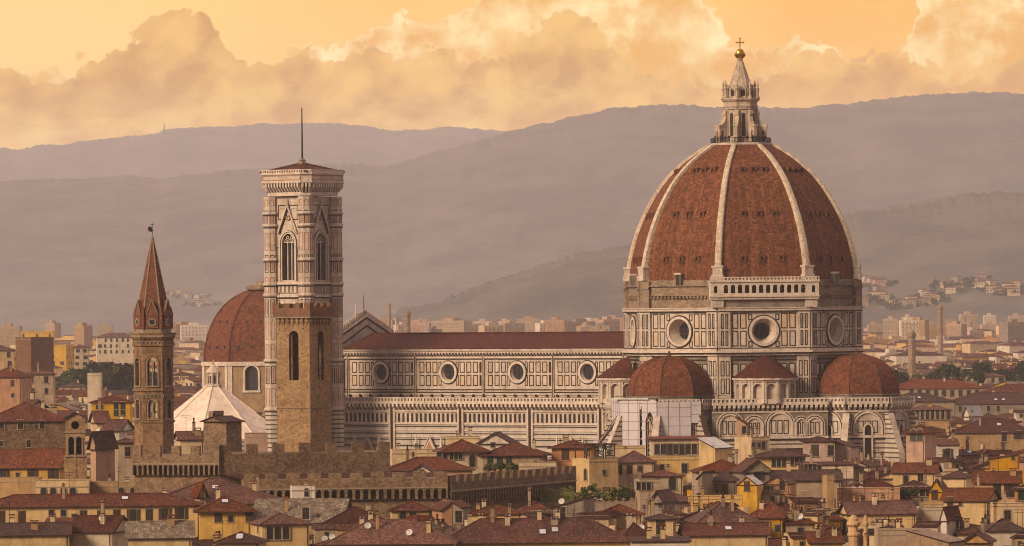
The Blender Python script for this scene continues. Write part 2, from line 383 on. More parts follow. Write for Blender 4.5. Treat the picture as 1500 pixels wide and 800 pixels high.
def uv_auto(me):
    """box-like UVs in metres: u along the level, v up the slope"""
    n = len(me.polygons)
    if not n: return
    lay = me.uv_layers.new(name='UVMap')
    nor = np.empty(n * 3); me.polygons.foreach_get('normal', nor); nor = nor.reshape(-1, 3)
    tot = np.empty(n, dtype=np.int32); me.polygons.foreach_get('loop_total', tot)
    lv = np.empty(len(me.loops), dtype=np.int32); me.loops.foreach_get('vertex_index', lv)
    co = np.empty(len(me.vertices) * 3); me.vertices.foreach_get('co', co); co = co.reshape(-1, 3)
    u = np.stack([-nor[:, 1], nor[:, 0], np.zeros(n)], 1); L = np.linalg.norm(u, axis=1)
    flat = L < 0.05
    u[flat] = (1, 0, 0); L[flat] = 1; u /= L[:, None]
    v = np.cross(nor, u)
    pi = np.repeat(np.arange(n), tot)
    p = co[lv]
    uv = np.stack([(p * u[pi]).sum(1), (p * v[pi]).sum(1)], 1)
    lay.data.foreach_set('uv', uv.ravel())
def link(name, me, parent=None):
    o = bpy.data.objects.new(name, me); COL.objects.link(o)
    if parent is not None: o.parent = parent
    return o
def thing(name, label, cat, loc=(0, 0, 0), rz=0.0, group=None):
    o = bpy.data.objects.new(name, None); COL.objects.link(o)
    o.location = loc; o.rotation_euler = (0, 0, rz); o['label'] = label; o['category'] = cat
    o.empty_display_size = 2.0
    if group: o['group'] = group
    return o
def tag(o, label, cat, group=None):
    o['label'] = label; o['category'] = cat
    if group: o['group'] = group
    return o
def frame(cx, cy, a, z=0.0):
    """wall frame: x runs to the right seen from outside, -y is outwards along the compass angle a (degrees, root axes)"""
    a = rad(a); n = (math.cos(a), math.sin(a)); r = (-n[1], n[0])
    return Matrix(((r[0], -n[0], 0, cx), (r[1], -n[1], 0, cy), (0, 0, 1, z), (0, 0, 0, 1)))
# openings: dict(xs, lo, hi, xc, zc, shrink)
def op_arch(xc, half, sill, spring, rise=None, n=8):
    rise = half if rise is None else rise
    xs = [xc - half * math.cos(math.pi * i / n) for i in range(n + 1)]
    if rise > half * 1.05:      # pointed arch
        hi = []
        R = (half * half + rise * rise) / (2 * half)
        for x in xs:
            d = R - half + abs(x - xc)
            hi.append(spring + math.sqrt(max(R * R - d * d, 0)))
    else: hi = [spring + rise * math.sqrt(max(0, 1 - ((x - xc) / half) ** 2)) for x in xs]
    return dict(xs=xs, lo=[sill] * (n + 1), hi=hi, xc=xc, zc=(sill + spring + rise) / 2, k=1.0)
def op_round(xc, zc, r, k=1.0, n=20):
    xs = [xc - r * math.cos(math.pi * i / n) for i in range(n + 1)]
    h = [math.sqrt(max(0, r * r - (x - xc) ** 2)) for x in xs]
    return dict(xs=xs, lo=[zc - t for t in h], hi=[zc + t for t in h], xc=xc, zc=zc, k=k)
def op_rect(x0, x1, z0, z1): return dict(xs=[x0, x1], lo=[z0, z0], hi=[z1, z1], xc=(x0 + x1) / 2, zc=(z0 + z1) / 2, k=1.0)
def pierced(mb, x0, x1, z0, z1, ops, depth, m, m_rev, m_back=None, y=0.0):
    """a wall at local y with real openings, reveals of the given depth and an optional back"""
    x = x0
    for o in sorted(ops, key=lambda o: o['xs'][0]):
        xs, lo, hi, k, xc, zc = o['xs'], o['lo'], o['hi'], o['k'], o['xc'], o['zc']
        if xs[0] > x + 1e-4: mb.quad((x, y, z0), (xs[0], y, z0), (xs[0], y, z1), (x, y, z1), m)
        back = []
        sh = lambda px, pz: (xc + (px - xc) * k, y + depth, zc + (pz - zc) * k)
        for i in range(len(xs) - 1):
            a, b = xs[i], xs[i + 1]
            if min(lo[i], lo[i + 1]) > z0 + 1e-4: mb.quad((a, y, z0), (b, y, z0), (b, y, lo[i + 1]), (a, y, lo[i]), m)
            if max(hi[i], hi[i + 1]) < z1 - 1e-4: mb.quad((a, y, hi[i]), (b, y, hi[i + 1]), (b, y, z1), (a, y, z1), m)
            mb.quad((a, y, lo[i]), (b, y, lo[i + 1]), sh(b, lo[i + 1]), sh(a, lo[i]), m_rev)
            mb.quad(sh(a, hi[i]), sh(b, hi[i + 1]), (b, y, hi[i + 1]), (a, y, hi[i]), m_rev)
        for i in (0, -1):
            if hi[i] - lo[i] > 1e-3:
                q = [(xs[i], y, lo[i]), (xs[i], y, hi[i]), sh(xs[i], hi[i]), sh(xs[i], lo[i])]
                mb.poly(q if i else q[::-1], m_rev)
        if m_back:
            for i in range(len(xs) - 1):
                mb.quad(sh(xs[i], lo[i]), sh(xs[i + 1], lo[i + 1]), sh(xs[i + 1], hi[i + 1]), sh(xs[i], hi[i]), m_back)
        x = xs[-1]
    if x < x1 - 1e-4: mb.quad((x, y, z0), (x1, y, z0), (x1, y, z1), (x, y, z1), m)
def inlay(mb, x0, x1, z0, z1, w, m, y=-0.06, fill=None):
    """a slab frame let into the wall, standing a hand proud"""
    for a, b, c, d in ((x0, x1, z0, z0 + w), (x0, x1, z1 - w, z1), (x0, x0 + w, z0 + w, z1 - w), (x1 - w, x1, z0 + w, z1 - w)):
        mb.quad((a, y, c), (b, y, c), (b, y, d), (a, y, d), m)
    if fill: yf = y + 0.03; mb.quad((x0 + w, yf, z0 + w), (x1 - w, yf, z0 + w), (x1 - w, yf, z1 - w), (x0 + w, yf, z1 - w), fill)
def panels(mb, x0, x1, z0, z1, nx, nz, w=0.2, gx=0.3, gz=0.3, m='green_marble', fill=None, y=-0.06):
    dx = (x1 - x0) / nx; dz = (z1 - z0) / nz
    for i in range(nx):
        for j in range(nz):
            inlay(mb, x0 + i * dx + gx / 2, x0 + (i + 1) * dx - gx / 2, z0 + j * dz + gz / 2, z0 + (j + 1) * dz - gz / 2, w * .85, m, y, fill or rnd.choice((None, 'warm_marble', 'warm_marble', 'cool_marble', 'pale_marble')))
def archivolt(mb, xc, half, spring, t, y0, y1, m, rise=None, n=14, legs=None):
    """a moulded band round an arch head (and down its jambs)"""
    rise = half if rise is None else rise
    def pt(h, r, a):
        if rise <= half * 1.05: return (xc - h * math.cos(a), spring + r * math.sin(a))
        R = (h * h + r * r) / (2 * h); x = -h * math.cos(a); d = R - h + abs(x)
        return (xc + x, spring + math.sqrt(max(R * R - d * d, 0)))
    a = [pt(half, rise, math.pi * i / n) for i in range(n + 1)]
    b = [pt(half + t, rise + t, math.pi * i / n) for i in range(n + 1)]
    if legs is not None:
        a = [(xc - half, legs)] + a + [(xc + half, legs)]; b = [(xc - half - t, legs)] + b + [(xc + half + t, legs)]
    for i in range(len(a) - 1):
        p, q, r_, s_ = a[i], a[i + 1], b[i + 1], b[i]
        mb.quad((p[0], y0, p[1]), (q[0], y0, q[1]), (r_[0], y0, r_[1]), (s_[0], y0, s_[1]), m)
        mb.quad((s_[0], y0, s_[1]), (r_[0], y0, r_[1]), (r_[0], y1, r_[1]), (s_[0], y1, s_[1]), m)
        mb.quad((p[0], y1, p[1]), (q[0], y1, q[1]), (q[0], y0, q[1]), (p[0], y0, p[1]), m)
def ring_band(mb, xc, zc, r0, r1, y0, y1, m, n=28):
    for i in range(n):
        a, b = 2 * math.pi * i / n, 2 * math.pi * (i + 1) / n
        P_ = lambda r, t, y: (xc + r * math.cos(t), y, zc + r * math.sin(t))
        mb.quad(P_(r0, a, y0), P_(r1, a, y0), P_(r1, b, y0), P_(r0, b, y0), m)
        mb.quad(P_(r1, a, y0), P_(r1, a, y1), P_(r1, b, y1), P_(r1, b, y0), m)
        mb.quad(P_(r0, b, y0), P_(r0, b, y1), P_(r0, a, y1), P_(r0, a, y0), m)
def corbels(mb, x0, x1, z0, z1, pitch, out, m, y=0.0, dark='dark_opening', fill=0.5):
    """row of corbel blocks with a dark gap between them"""
    n = max(1, int(round((x1 - x0) / pitch))); p = (x1 - x0) / n
    for i in range(n):
        a = x0 + (i + (1 - fill) / 2) * p
        mb.add([(a, y, z0), (a + p * fill, y, z0), (a + p * fill, y - out, z1 - (z1 - z0) * 0.45), (a, y - out, z1 - (z1 - z0) * 0.45), (a, y - out, z1), (a + p * fill, y - out, z1), (a, y, z1), (a + p * fill, y, z1)],
               [(0, 1, 2, 3), (3, 2, 5, 4), (0, 3, 4, 6), (1, 7, 5, 2), (4, 5, 7, 6)], m)
def balustrade(mb, x0, x1, z0, z1, pitch, m, y0, y1, dark=None):
    """rail and base with square openings between uprights"""
    h = z1 - z0
    mb.box(x0, x1, y0, y1, z0, z0 + h * 0.22, m); mb.box(x0, x1, y0, y1, z1 - h * 0.25, z1, m)
    n = max(1, int(round((x1 - x0) / pitch))); p = (x1 - x0) / n
    for i in range(n + 1):
        c = x0 + i * p; a = max(x0, c - p * 0.24); b = min(x1, c + p * 0.24)
        mb.box(a, b, y0 + 0.02, y1 - 0.02, z0 + h * 0.22, z1 - h * 0.25, m)
def octo(R_, rot=22.5, n=8): return [(R_ * math.cos(rad(rot + 360 / n * i)), R_ * math.sin(rad(rot + 360 / n * i))) for i in range(n)]
def px2w(px, py, Y): return (xpx(px, Y, py), Y, zpx(py, Y, px))
REFX, REFY = 750.0, 450.0      # where in the photo a height or a bearing was read (undoes the roll)
def zpx(py, Y, px=None): return CZ - (py + PHI * ((REFX if px is None else px) - 750.0) - HZ) / F * Y
def xpx(px, Y, py=None): return (px - PHI * ((REFY if py is None else py) - HZ) - 750.0) / F * Y
# ------------------------------------------------------------------ ground
mb = MB(); mb.box(-4700, 4700, -250, 21500, -0.5, 0.0, 'city_ground', bottom=False)
gr = mb.build('ground'); gr['kind'] = 'structure'

# ------------------------------------------------------------------ hills (ridge outlines at their own distances, real slopes front and back)
def hill_mat(name, a, b, c):
    m = bpy.data.materials.new(name); m.use_nodes = True; g = G(m.node_tree); bs = m.node_tree.nodes['Principled BSDF']
    bs.inputs['Roughness'].default_value = 0.95; bs.inputs['Specular IOR Level'].default_value = 0.1
    pos = g.n('ShaderNodeNewGeometry').outputs['Position']
    k = g.mix(g.step(g.noise(pos, 0.006, 5, 0.6), 0.4, 0.62), a, b)
    k = g.mix(g.m('MULTIPLY', g.step(g.noise(g.vm('MULTIPLY', pos, (1.0, 0.5, 2.2)), 0.008, 5, 0.65), 0.5, 0.7), 0.4), k, c)
    k = g.mix(1.0, k, g.ramp(g.noise(pos, 0.045, 4, 0.7), [(0.3, (0.78,) * 3), (0.7, (1.2,) * 3)]), 'MULTIPLY')
    g.put(bs.inputs['Base Color'], k); MATS[name] = m
hill_mat('hill_wood', D4(0.062, 0.06, 0.05), D4(0.105, 0.092, 0.07), D4(0.155, 0.13, 0.095))
def hill(name, pts, Y, front, back, seed, tree=5.0, step=3.0):
    rr = random.Random(seed)
    x0, x1 = pts[0][0], pts[-1][0]
    n = int((x1 - x0) / step)
    waves = [(rr.uniform(0.6, 1.4) * w, rr.uniform(0, 6.3), rr.uniform(0.6, 1.2) * amp) for w, amp in ((0.004, 12), (0.011, 7), (0.027, 4), (0.06, 2.2), (0.12, 1.4)) for _ in (0, 1)]
    bump = [0.0]
    for i in range(n): bump.append(bump[-1] * 0.55 + rr.uniform(-1, 1) * 0.6)
    rows = [(-1.0, 0.0), (-0.9, 0.03), (-0.78, 0.12), (-0.64, 0.27), (-0.5, 0.46), (-0.36, 0.65), (-0.24, 0.81), (-0.14, 0.91), (-0.07, 0.965), (-0.03, 0.988), (0.0, 1.0), (0.05, 0.985), (0.15, 0.93), (0.4, 0.6), (0.7, 0.25), (1.0, 0.0)]
    vs = []
    for i in range(n + 1):
        px = x0 + (x1 - x0) * i / n
        for (a, ya), (b, yb) in zip(pts, pts[1:]):
            if a <= px <= b: 
                t = (px - a) / (b - a); t2 = t * t * (3 - 2 * t); py = ya + (yb - ya) * (0.5 * t + 0.5 * t2); break
        zr = zpx(py, Y, px); X = xpx(px, Y, py)
        wob = sum(math.sin(X * w + p) * amp for w, p, amp in waves)
        for s, h in rows:
            d = front if s < 0 else back
            gul = sum(math.sin(X * w * 0.5 + p + s * (6 + 40 * w) + 0.004 * X * s) * amp * 0.7 for w, p, amp in waves[:4]) * 4 * h * (1 - h) if s else 0
            yy_ = Y + s * d + (wob * 0.7 if s <= 0 else 0) * (1 if -1 < s < 0 else 0)
            vs.append((X * (1 + s * d / Y * 0.6), yy_, max(zr * h + gul, -0.4 if h == 0 else 0.5) + (bump[i] * tree if h > 0.95 else 0)))
    k = len(rows); fs = []
    for i in range(n):
        for j in range(k - 1):
            fs.append((i * k + j, (i + 1) * k + j, (i + 1) * k + j + 1, i * k + j + 1))
    mb = MB(); mb.add(vs, fs, 'hill_wood'); o = mb.build(name, smooth=True); o['kind'] = 'structure'
    return o
hill('hill_far', [(-420, 330), (-150, 240), (0, 216), (25, 219), (60, 213), (100, 211), (135, 205), (190, 200), (215, 197), (250, 188), (290, 186), (350, 185), (385, 181), (430, 181), (490, 180), (530, 184), (570, 191), (615, 190), (655, 186),
                  (700, 189), (750, 193), (850, 200), (1000, 230), (1300, 280)], 19500, 3000, 1600, 3, 4)
hill('hill_ridge', [(-420, 300), (-200, 285), (0, 266), (60, 263), (130, 260), (180, 256), (230, 262), (280, 256), (340, 249), (390, 246), (450, 241), (500, 240), (560, 243), (590, 235), (650, 219), (700, 205), (760, 189), (800, 180), (850, 168),
                    (900, 158), (950, 154), (1000, 153), (1050, 156), (1110, 157), (1180, 157), (1230, 153), (1270, 147), (1330, 141), (1400, 136), (1450, 135), (1500, 137), (1600, 145), (1750, 170), (1930, 200)], 13500, 2600, 1700, 5, 3.5)
hill('hill_near', [(1000, 460), (1100, 400), (1170, 345), (1240, 313), (1275, 307), (1330, 298), (1380, 291), (1430, 284), (1500, 281), (1580, 278), (1700, 290), (1930, 330)], 8300, 1300, 1100, 8, 4)
hill('hill_foot', [(560, 462), (610, 447), (640, 441), (680, 428), (720, 412), (760, 397), (800, 383), (840, 371), (880, 364), (915, 359), (960, 352), (1040, 345), (1100, 350), (1170, 375), (1230, 420), (1290, 462)], 7300, 800, 900, 13, 4)
# ------------------------------------------------------------------ air
hz = bpy.data.materials.new('haze_air'); hz.use_nodes = True; nt = hz.node_tree; nt.nodes.clear()
pv = nt.nodes.new('ShaderNodeVolumePrincipled'); om = nt.nodes.new('ShaderNodeOutputMaterial'); nt.links.new(pv.outputs[0], om.inputs['Volume'])
pv.inputs['Density'].default_value = 3.6e-5
pv.inputs['Color'].default_value = (0.97, 0.93, 0.93, 1)
pv.inputs['Anisotropy'].default_value = 0.2
MATS['haze_air'] = hz
mb = MB(); mb.box(-5000, 5000, -300, 21900, -1.5, 705, 'haze_air'); hzo = mb.build('haze'); hzo['kind'] = 'stuff'
# ================================================================== the cathedral
TH = 36.4
cath = thing('cathedral', 'great marble cathedral with a ribbed terracotta dome and long nave', 'cathedral', (51.9, 1300.0, -.25), rad(-TH))
W_, GM, PM = 'white_marble', 'green_marble', 'pink_marble'
FACES = (0, -45, -90, -135, 180, 135, 90, 45)
AP = math.cos(rad(22.5))
def face_w(R_): return 2 * R_ * math.sin(rad(22.5))
# ---- octagon under the drum
RO = 26.4
mb = MB(); mb.prism(octo(RO), 0, 33.8, 'banded_marble', cap=False)
for a in FACES:
    mb.T = frame(RO * AP * math.cos(rad(a)), RO * AP * math.sin(rad(a)), a)
    w = face_w(RO) / 2
    mb.quad((-w, 0, 33.8), (w, 0, 33.8), (w, 0, 44.2), (-w, 0, 44.2), 'grey_marble')
    for sx in (-1, 1):
        x0, x1 = sorted((sx * w, sx * (w - 2.6)))
        mb.box(x0, x1, -0.5, 0, 33.8, 44.1, W_)
        panels(mb, x0 + .15, x1 - .15, 35.4, 43.2, 2, 2, 0.22, .3, .5, y=-0.56)
    panels(mb, -w + 2.8, w - 2.8, 35.6, 42.6, 8, 2, 0.26, .4, .55, y=-0.06, fill=W_)
    for z in (34.4, 35.1, 43.0): mb.box(-w + 2.7, w - 2.7, -0.2, -0.01, z, z + .3, GM)
    mb.box(-w - .2, w + .2, -0.9, 0.1, 44.1, 44.55, W_); mb.box(-w - .35, w + .35, -1.35, 0.1, 44.55, 44.75, GM); mb.box(-w - .6, w + .6, -1.7, 0.1, 44.75, 45.2, 'pale_marble')
mb.T = Matrix.Identity(4)
octa = mb.build('octagon', cath)
# ---- drum with its round windows
RD = 26.9
mb = MB(); w = face_w(RD) / 2; ap = RD * AP
for a in FACES:
    T = frame(ap * math.cos(rad(a)), ap * math.sin(rad(a)), a); mb.T = T
    pierced(mb, -w, w, 45.2, 54.6, [op_round(0, 49.5, 2.75, 0.66, 24)], 2.6, W_, 'pale_marble')
    for sx in (-1, 1):
        x0, x1 = sorted((sx * w, sx * (w - 2.7)))
        mb.box(x0, x1, -0.55, -0.003, 45.25, 54.5, W_)
        for j in (0, 1): inlay(mb, *(sorted((sx * (w - .55), sx * (w - 1.15)))), 46.3 + j * 3.75, 49.6 + j * 3.75, .2, GM, -0.61); inlay(mb, *(sorted((sx * (w - 1.55), sx * (w - 2.15)))), 46.3 + j * 3.75, 49.6 + j * 3.75, .2, GM, -0.61)
        xa, xb = sorted((sx * (w - 2.9), sx * 3.7))
        panels(mb, xa, xb, 45.9, 53.7, 2, 2, 0.24, .42, .5, y=-0.06)
        # corner slabs round the big ring
        for zc in (47.3, 51.9):
            inlay(mb, *sorted((sx * 2.6, sx * 3.5)), zc - 1.4 if zc < 49 else zc + .0, zc + .0 if zc < 49 else zc + 1.4, .2, GM, -0.06)
    mb.box(-w, w, -0.62, -.01, 45.2, 45.6, W_); mb.box(-w, w, -0.64, -.01, 45.62, 45.8, GM); mb.box(-w + .02, w - .02, -0.62, -.01, 53.75, 53.95, GM)
    mb.box(-w - .1, w + .1, -0.75, -.01, 54.0, 54.5, 'pale_marble'); mb.box(-w - .15, w + .15, -0.95, -.01, 54.5, 54.75, W_)
mb.T = Matrix.Identity(4)
mb.poly([(x, y, 54.6) for x, y in octo(RD)], 'raw_masonry')
drum = mb.build('drum', cath)
for a in FACES:
    m2 = MB(); m2.T = frame(ap * math.cos(rad(a)), ap * math.sin(rad(a)), a)
    ring_band(m2, 0, 49.5, 2.75, 3.35, -0.32, 0.0, 'pale_marble', 32); ring_band(m2, 0, 49.5, 3.35, 3.62, -0.2, 0.0, GM, 32)
    o = m2.build('oculus', drum)
    m3 = MB(); m3.T = frame(ap * math.cos(rad(a)), ap * math.sin(rad(a)), a)
    m3.poly([(1.86 * math.cos(t * .2618), 2.55, 49.5 + 1.86 * math.sin(t * .2618)) for t in range(24)], 'leaded_glass')
    for q in (-.9, 0, .9): m3.box(q - .05, q + .05, 2.4, 2.52, 49.5 - 1.6, 49.5 + 1.6, 'dark_metal'); m3.box(-1.6, 1.6, 2.4, 2.5, 49.5 + q - .04, 49.5 + q + .04, 'dark_metal')
    m3.build('window_glass', drum)
# ---- bare masonry belt, and the finished gallery on the south-east face
RB = 26.6; mb = MB(); w = face_w(RB) / 2; ap = RB * AP
for a in FACES:
    mb.T = frame(ap * math.cos(rad(a)), ap * math.sin(rad(a)), a)
    mb.quad((-w, 0, 54.6), (w, 0, 54.6), (w, 0, 60.9), (-w, 0, 60.9), 'raw_masonry')
    if a != -45:
        corbels(mb, -w + 2, w - 1.6, 56.5, 57.3, 1.0, .45, 'raw_masonry'); mb.box(-w + 1.6, w - 1.6, -.06, 0, 56.35, 57.0, 'tile_edge_and_shade') if False else None
        for i in range(16): 
            x = -w + 2.2 + i * (2 * w - 4.2) / 15; mb.box(x - .22, x + .22, -.04, -.01, 56.45, 57.0, 'dark_opening')
        mb.box(-w + 1.2, w - 1.2, -.3, -.01, 57.4, 57.65, 'raw_masonry'); mb.box(-w + 1.0, w - 1.0, -.5, -.01, 59.5, 59.85, 'grey_marble')
    for sx in (-1, 1):
        x0, x1 = sorted((sx * w, sx * (w - 2.3))); mb.box(x0, x1, -.8, -.003, 54.7, 60.7, 'raw_masonry')
        mb.box(x0, x1, -1.1, -.005, 58.9, 59.3, 'grey_marble')
mb.T = Matrix.Identity(4); mb.poly([(x, y, 60.9) for x, y in octo(RB)], 'tile_edge_and_shade')
belt = mb.build('masonry_belt', cath)
mb = MB(); a = -45; mb.T = frame(ap * math.cos(rad(a)), ap * math.sin(rad(a)), a)
gw = 12.2
mb.box(-gw + .6, gw - .6, -1.0, -.83, 54.75, 56.5, 'grey_marble'); 
for x0, x1 in ((-gw + .3, -gw + 3.0), (gw - 3.0, gw - .3)): mb.box(x0, x1, -1.5, -.83, 54.75, 56.5, W_)
mb.box(-gw, gw, -1.9, -.83, 56.5, 57.0, 'pale_marble'); mb.box(-gw - .2, gw + .2, -2.2, -.83, 57.0, 57.3, W_)
ops = [op_arch(-gw + 1.2, .42, 58.0, 59.1)] + [op_arch(-gw + 3.5 + i * (2 * gw - 7.0) / 11, .52, 57.9, 59.2) for i in range(12)] + [op_arch(gw - 1.2, .42, 58.0, 59.1)]
pierced(mb, -gw, gw, 57.3, 60.3, ops, .5, 'pale_marble', W_, None, y=-1.9)
mb.quad((-gw, -.9, 57.3), (gw, -.9, 57.3), (gw, -.9, 60.3), (-gw, -.9, 60.3), 'tile_edge_and_shade')
for sx in (-1, 1): mb.quad((sx * gw, -1.9, 57.3), (sx * gw, 0, 57.3), (sx * gw, 0, 60.3), (sx * gw, -1.9, 60.3), 'pale_marble')
mb.box(-gw - .2, gw + .2, -2.2, 0.2, 60.3, 60.6, 'pale_marble')
balustrade(mb, -gw - .1, gw + .1, 60.6, 61.5, .8, 'pale_marble', -2.05, -1.75)
mb.build('gallery', cath)
# ---- the great dome
PROF = [(60.85, 26.35), (63.9, 26.0), (67.6, 25.2), (71.3, 24.1), (75.0, 22.6), (78.7, 20.6), (82.4, 18.2), (85.2, 15.7), (87.4, 13.2), (89.2, 10.8), (90.5, 8.5), (91.2, 7.0)]
def prof(z):
    for (za, ra), (zb, rb) in zip(PROF, PROF[1:]):
        if z <= zb:
            t = (z - za) / (zb - za); return ra + (rb - ra) * t
    return PROF[-1][1]
NZ = 26
zs = [60.85 + (91.2 - 60.85) * (1 - (1 - i / NZ) ** 1.15) for i in range(NZ + 1)]
def smooth_prof(z): return (prof(max(60.85, z - .9)) + 2 * prof(z) + prof(min(91.2, z + .9))) / 4
mb = MB(); mb.rings(8, [(smooth_prof(z), z) for z in zs], 'dome_tile', rot=22.5)
dome = mb.build('dome', cath)
for k in range(8):
    a = rad(22.5 + 45 * k); ca, sa = math.cos(a), math.sin(a); mb = MB(); vs = []
    for z in zs:
        r = smooth_prof(z); t = (z - 60.85) / 30.3; hw = .74 - .22 * t; out = .7 - .15 * t
        for dr, sw in ((-.5, -hw * 1.15), (out * .75, -hw), (out, -hw * .55), (out, hw * .55), (out * .75, hw), (-.5, hw * 1.15)):
            R2 = r + dr * .95; zz = z + dr * .35 * t
            vs.append((R2 * ca - sw * sa, R2 * sa + sw * ca, zz))
    n = 6; fs = [(j * n + i, j * n + i + 1, (j + 1) * n + i + 1, (j + 1) * n + i) for j in range(NZ) for i in range(n - 1)]
    mb.add(vs, fs, 'rib_marble')
    mb.T = frame(26.3 * ca, 26.3 * sa, 22.5 + 45 * k)
    mb.box(-1.35, 1.35, -.95, 1.2, 60.9, 62.0, 'pale_marble'); mb.box(-1.1, 1.1, -.75, 1.2, 62.0, 63.6, W_); mb.box(-1.3, 1.3, -.9, 1.2, 63.6, 64.0, 'pale_marble')
    mb.build('rib', dome)
def porthole_mesh():
    m = MB(); pierced(m, -.62, .62, -.75, .75, [op_arch(0, .38, -.55, .15)], .35, 'dome_tile', 'tile_edge_and_shade', 'dark_opening', y=-.3)
    m.box(-.62, -.6, -.3, .6, -.75, .75, 'dome_tile'); m.box(.6, .62, -.3, .6, -.75, .75, 'dome_tile')
    m.quad((-.7, -.45, .75), (.7, -.45, .75), (.7, .9, 1.0), (-.7, .9, 1.0), 'dome_tile')
    return m.mesh('porthole')
ph = porthole_mesh()
for a in (0, -45, -90, -135, 45):
    for z, sp in ((65.4, 4.3), (75.3, 3.6), (85.2, 2.4)):
        r = smooth_prof(z) * AP
        for i in (-1, 0, 1):
            o = link('porthole', ph, dome); o.matrix_local = frame(r * math.cos(rad(a)), r * math.sin(rad(a)), a, z) @ Matrix.Translation((i * sp, -.05, 0))
# dormer-like doors at the dome foot
dm = MB(); dm.box(-.55, .55, -.9, .6, 0, 2.1, 'dark_opening'); dm.box(-.8, -.5, -1.0, .6, 0, 2.2, 'grey_marble'); dm.box(.5, .8, -1.0, .6, 0, 2.2, 'grey_marble'); dm.box(-.9, .9, -1.1, .6, 2.2, 2.6, 'pale_marble')
dm = dm.mesh('dome_door')
for a in (-90, 0, -135):
    r = 26.5 * AP; o = link('door', dm, dome); o.matrix_local = frame(r * math.cos(rad(a)), r * math.sin(rad(a)), a, 59.9)
# ---- lantern
mb = MB(); LM = 'lantern_marble'
mb.rings(8, [(6.7, 90.6), (7.2, 91.3), (7.25, 91.7), (6.6, 91.75)], 'pale_marble', rot=22.5)
mb.rings(8, [(4.2, 91.7), (4.2, 92.5), (3.75, 92.7), (3.75, 99.6), (4.0, 99.9), (4.0, 100.2), (3.85, 100.3), (3.85, 100.9), (4.3, 101.3), (4.5, 101.6), (4.5, 101.8), (3.4, 101.9)], LM, rot=22.5)
for k in range(8):
    mb.T = frame(3.75 * AP * math.cos(rad(45 * k)), 3.75 * AP * math.sin(rad(45 * k)), 45 * k)
    mb.box(-.42, .42, -.05, -.01, 93.2, 98.2, 'dark_opening'); archivolt(mb, 0, .45, 98.0, .22, -.14, 0, LM, legs=93.2)
    mb.poly([(.42 * math.cos(math.pi * i / 8), -.05, 98.2 + .42 * math.sin(math.pi * i / 8)) for i in range(9)], 'dark_opening')
    for sx in (-1, 1): mb.box(sx * 1.15 - .16, sx * 1.15 + .16, -.22, 0, 92.7, 99.5, LM)
    mb.box(-1.5, 1.5, -.3, 0, 99.3, 99.6, LM)
mb.T = Matrix.Identity(4)
# niche crown and cone
mb.rings(8, [(3.1, 101.8), (3.1, 103.9), (2.8, 104.1)], LM, rot=22.5)
mb.rings(16, [(2.7, 103.7), (2.35, 105.2), (1.4, 107.9), (.7, 110.0), (.5, 110.3), (.75, 110.55), (.45, 110.75)], LM)
for k in range(8):
    a = rad(22.5 + 45 * k)
    mb.tube((2.75 * math.cos(a), 2.75 * math.sin(a), 103.7), (.62 * math.cos(a), .62 * math.sin(a), 110.2), .2, .08, LM, 5)
    mb.T = frame(3.1 * AP * math.cos(rad(45 * k)), 3.1 * AP * math.sin(rad(45 * k)), 45 * k)
    mb.box(-.5, .5, -.04, -.01, 102.3, 103.6, 'dark_opening'); archivolt(mb, 0, .5, 103.5, .22, -.25, 0, LM, legs=102.0)
    mb.poly([(-1.0, -.22, 103.9), (1.0, -.22, 103.9), (0, -.22, 105.0)], LM); mb.poly([(-1.0, -.22, 103.9), (0, -.22, 105.0), (0, .4, 104.8)], LM); mb.poly([(1.0, -.22, 103.9), (0, .4, 104.8), (0, -.22, 105.0)], LM)
    mb.T = Matrix.Identity(4)
lant = mb.build('lantern', cath)
# buttresses with volutes, pinnacles
for k in range(8):
    A = 22.5 + 45 * k; a = rad(A); mb = MB()
    # local: x = radial outward
    mb.T = Matrix.Rotation(a, 4, 'Z')
    prof2 = [(3.6, 92.0), (5.9, 92.0), (5.95, 95.4), (5.75, 95.8), (5.0, 96.0), (4.45, 96.7), (4.2, 97.7), (4.45, 98.2), (4.4, 98.8), (4.05, 99.1), (3.6, 99.2)]
    for s in (-1, 1): mb.poly([(x, s * .42, z) for x, z in (prof2 if s < 0 else prof2[::-1])], LM)
    for (x0, z0), (x1, z1) in zip(prof2, prof2[1:]): mb.quad((x0, -.42, z0), (x1, -.42, z1), (x1, .42, z1), (x0, .42, z0), LM)
    mb.box(5.2, 6.15, -.55, .55, 95.35, 95.75, LM); mb.box(4.95, 5.45, -.44, .44, 92.4, 94.5, 'dark_opening')
    mb.build('buttress', lant)
    mb = MB(); mb.T = Matrix.Translation((3.95 * math.cos(a), 3.95 * math.sin(a), 0))
    mb.rings(8, [(.42, 101.8), (.42, 102.2), (.26, 102.4), (.3, 103.8), (.42, 104.0), (.2, 104.3), (.3, 104.8), (.05, 105.9)], LM)
    mb.build('pinnacle', lant)
mb = MB(); R2 = 6.9
for k in range(8):
    a = 45 * k; mb.T = frame(R2 * AP * math.cos(rad(a)), R2 * AP * math.sin(rad(a)), a); w = face_w(R2) / 2
    mb.box(-w, w, -.05, .05, 92.75, 92.9, 'dark_metal'); mb.box(-w, w, -.06, .04, 92.2, 92.28, 'dark_metal')
    for i in range(9): x = -w + 2 * w * i / 8; mb.box(x - .05, x + .05, -.04, .04, 91.7, 92.75, 'dark_metal')
mb.T = Matrix.Identity(4); mb.build('railing', lant)
mb = MB(); mb.rings(20, [(.03, 110.75)] + [(1.3 * math.sin(math.pi * i / 12), 111.95 - 1.3 * math.cos(math.pi * i / 12)) for i in range(1, 12)] + [(.06, 113.25)], 'gold'); mb.build('ball', lant, smooth=True)
mb = MB(); mb.T = Matrix.Rotation(rad(TH), 4, 'Z')
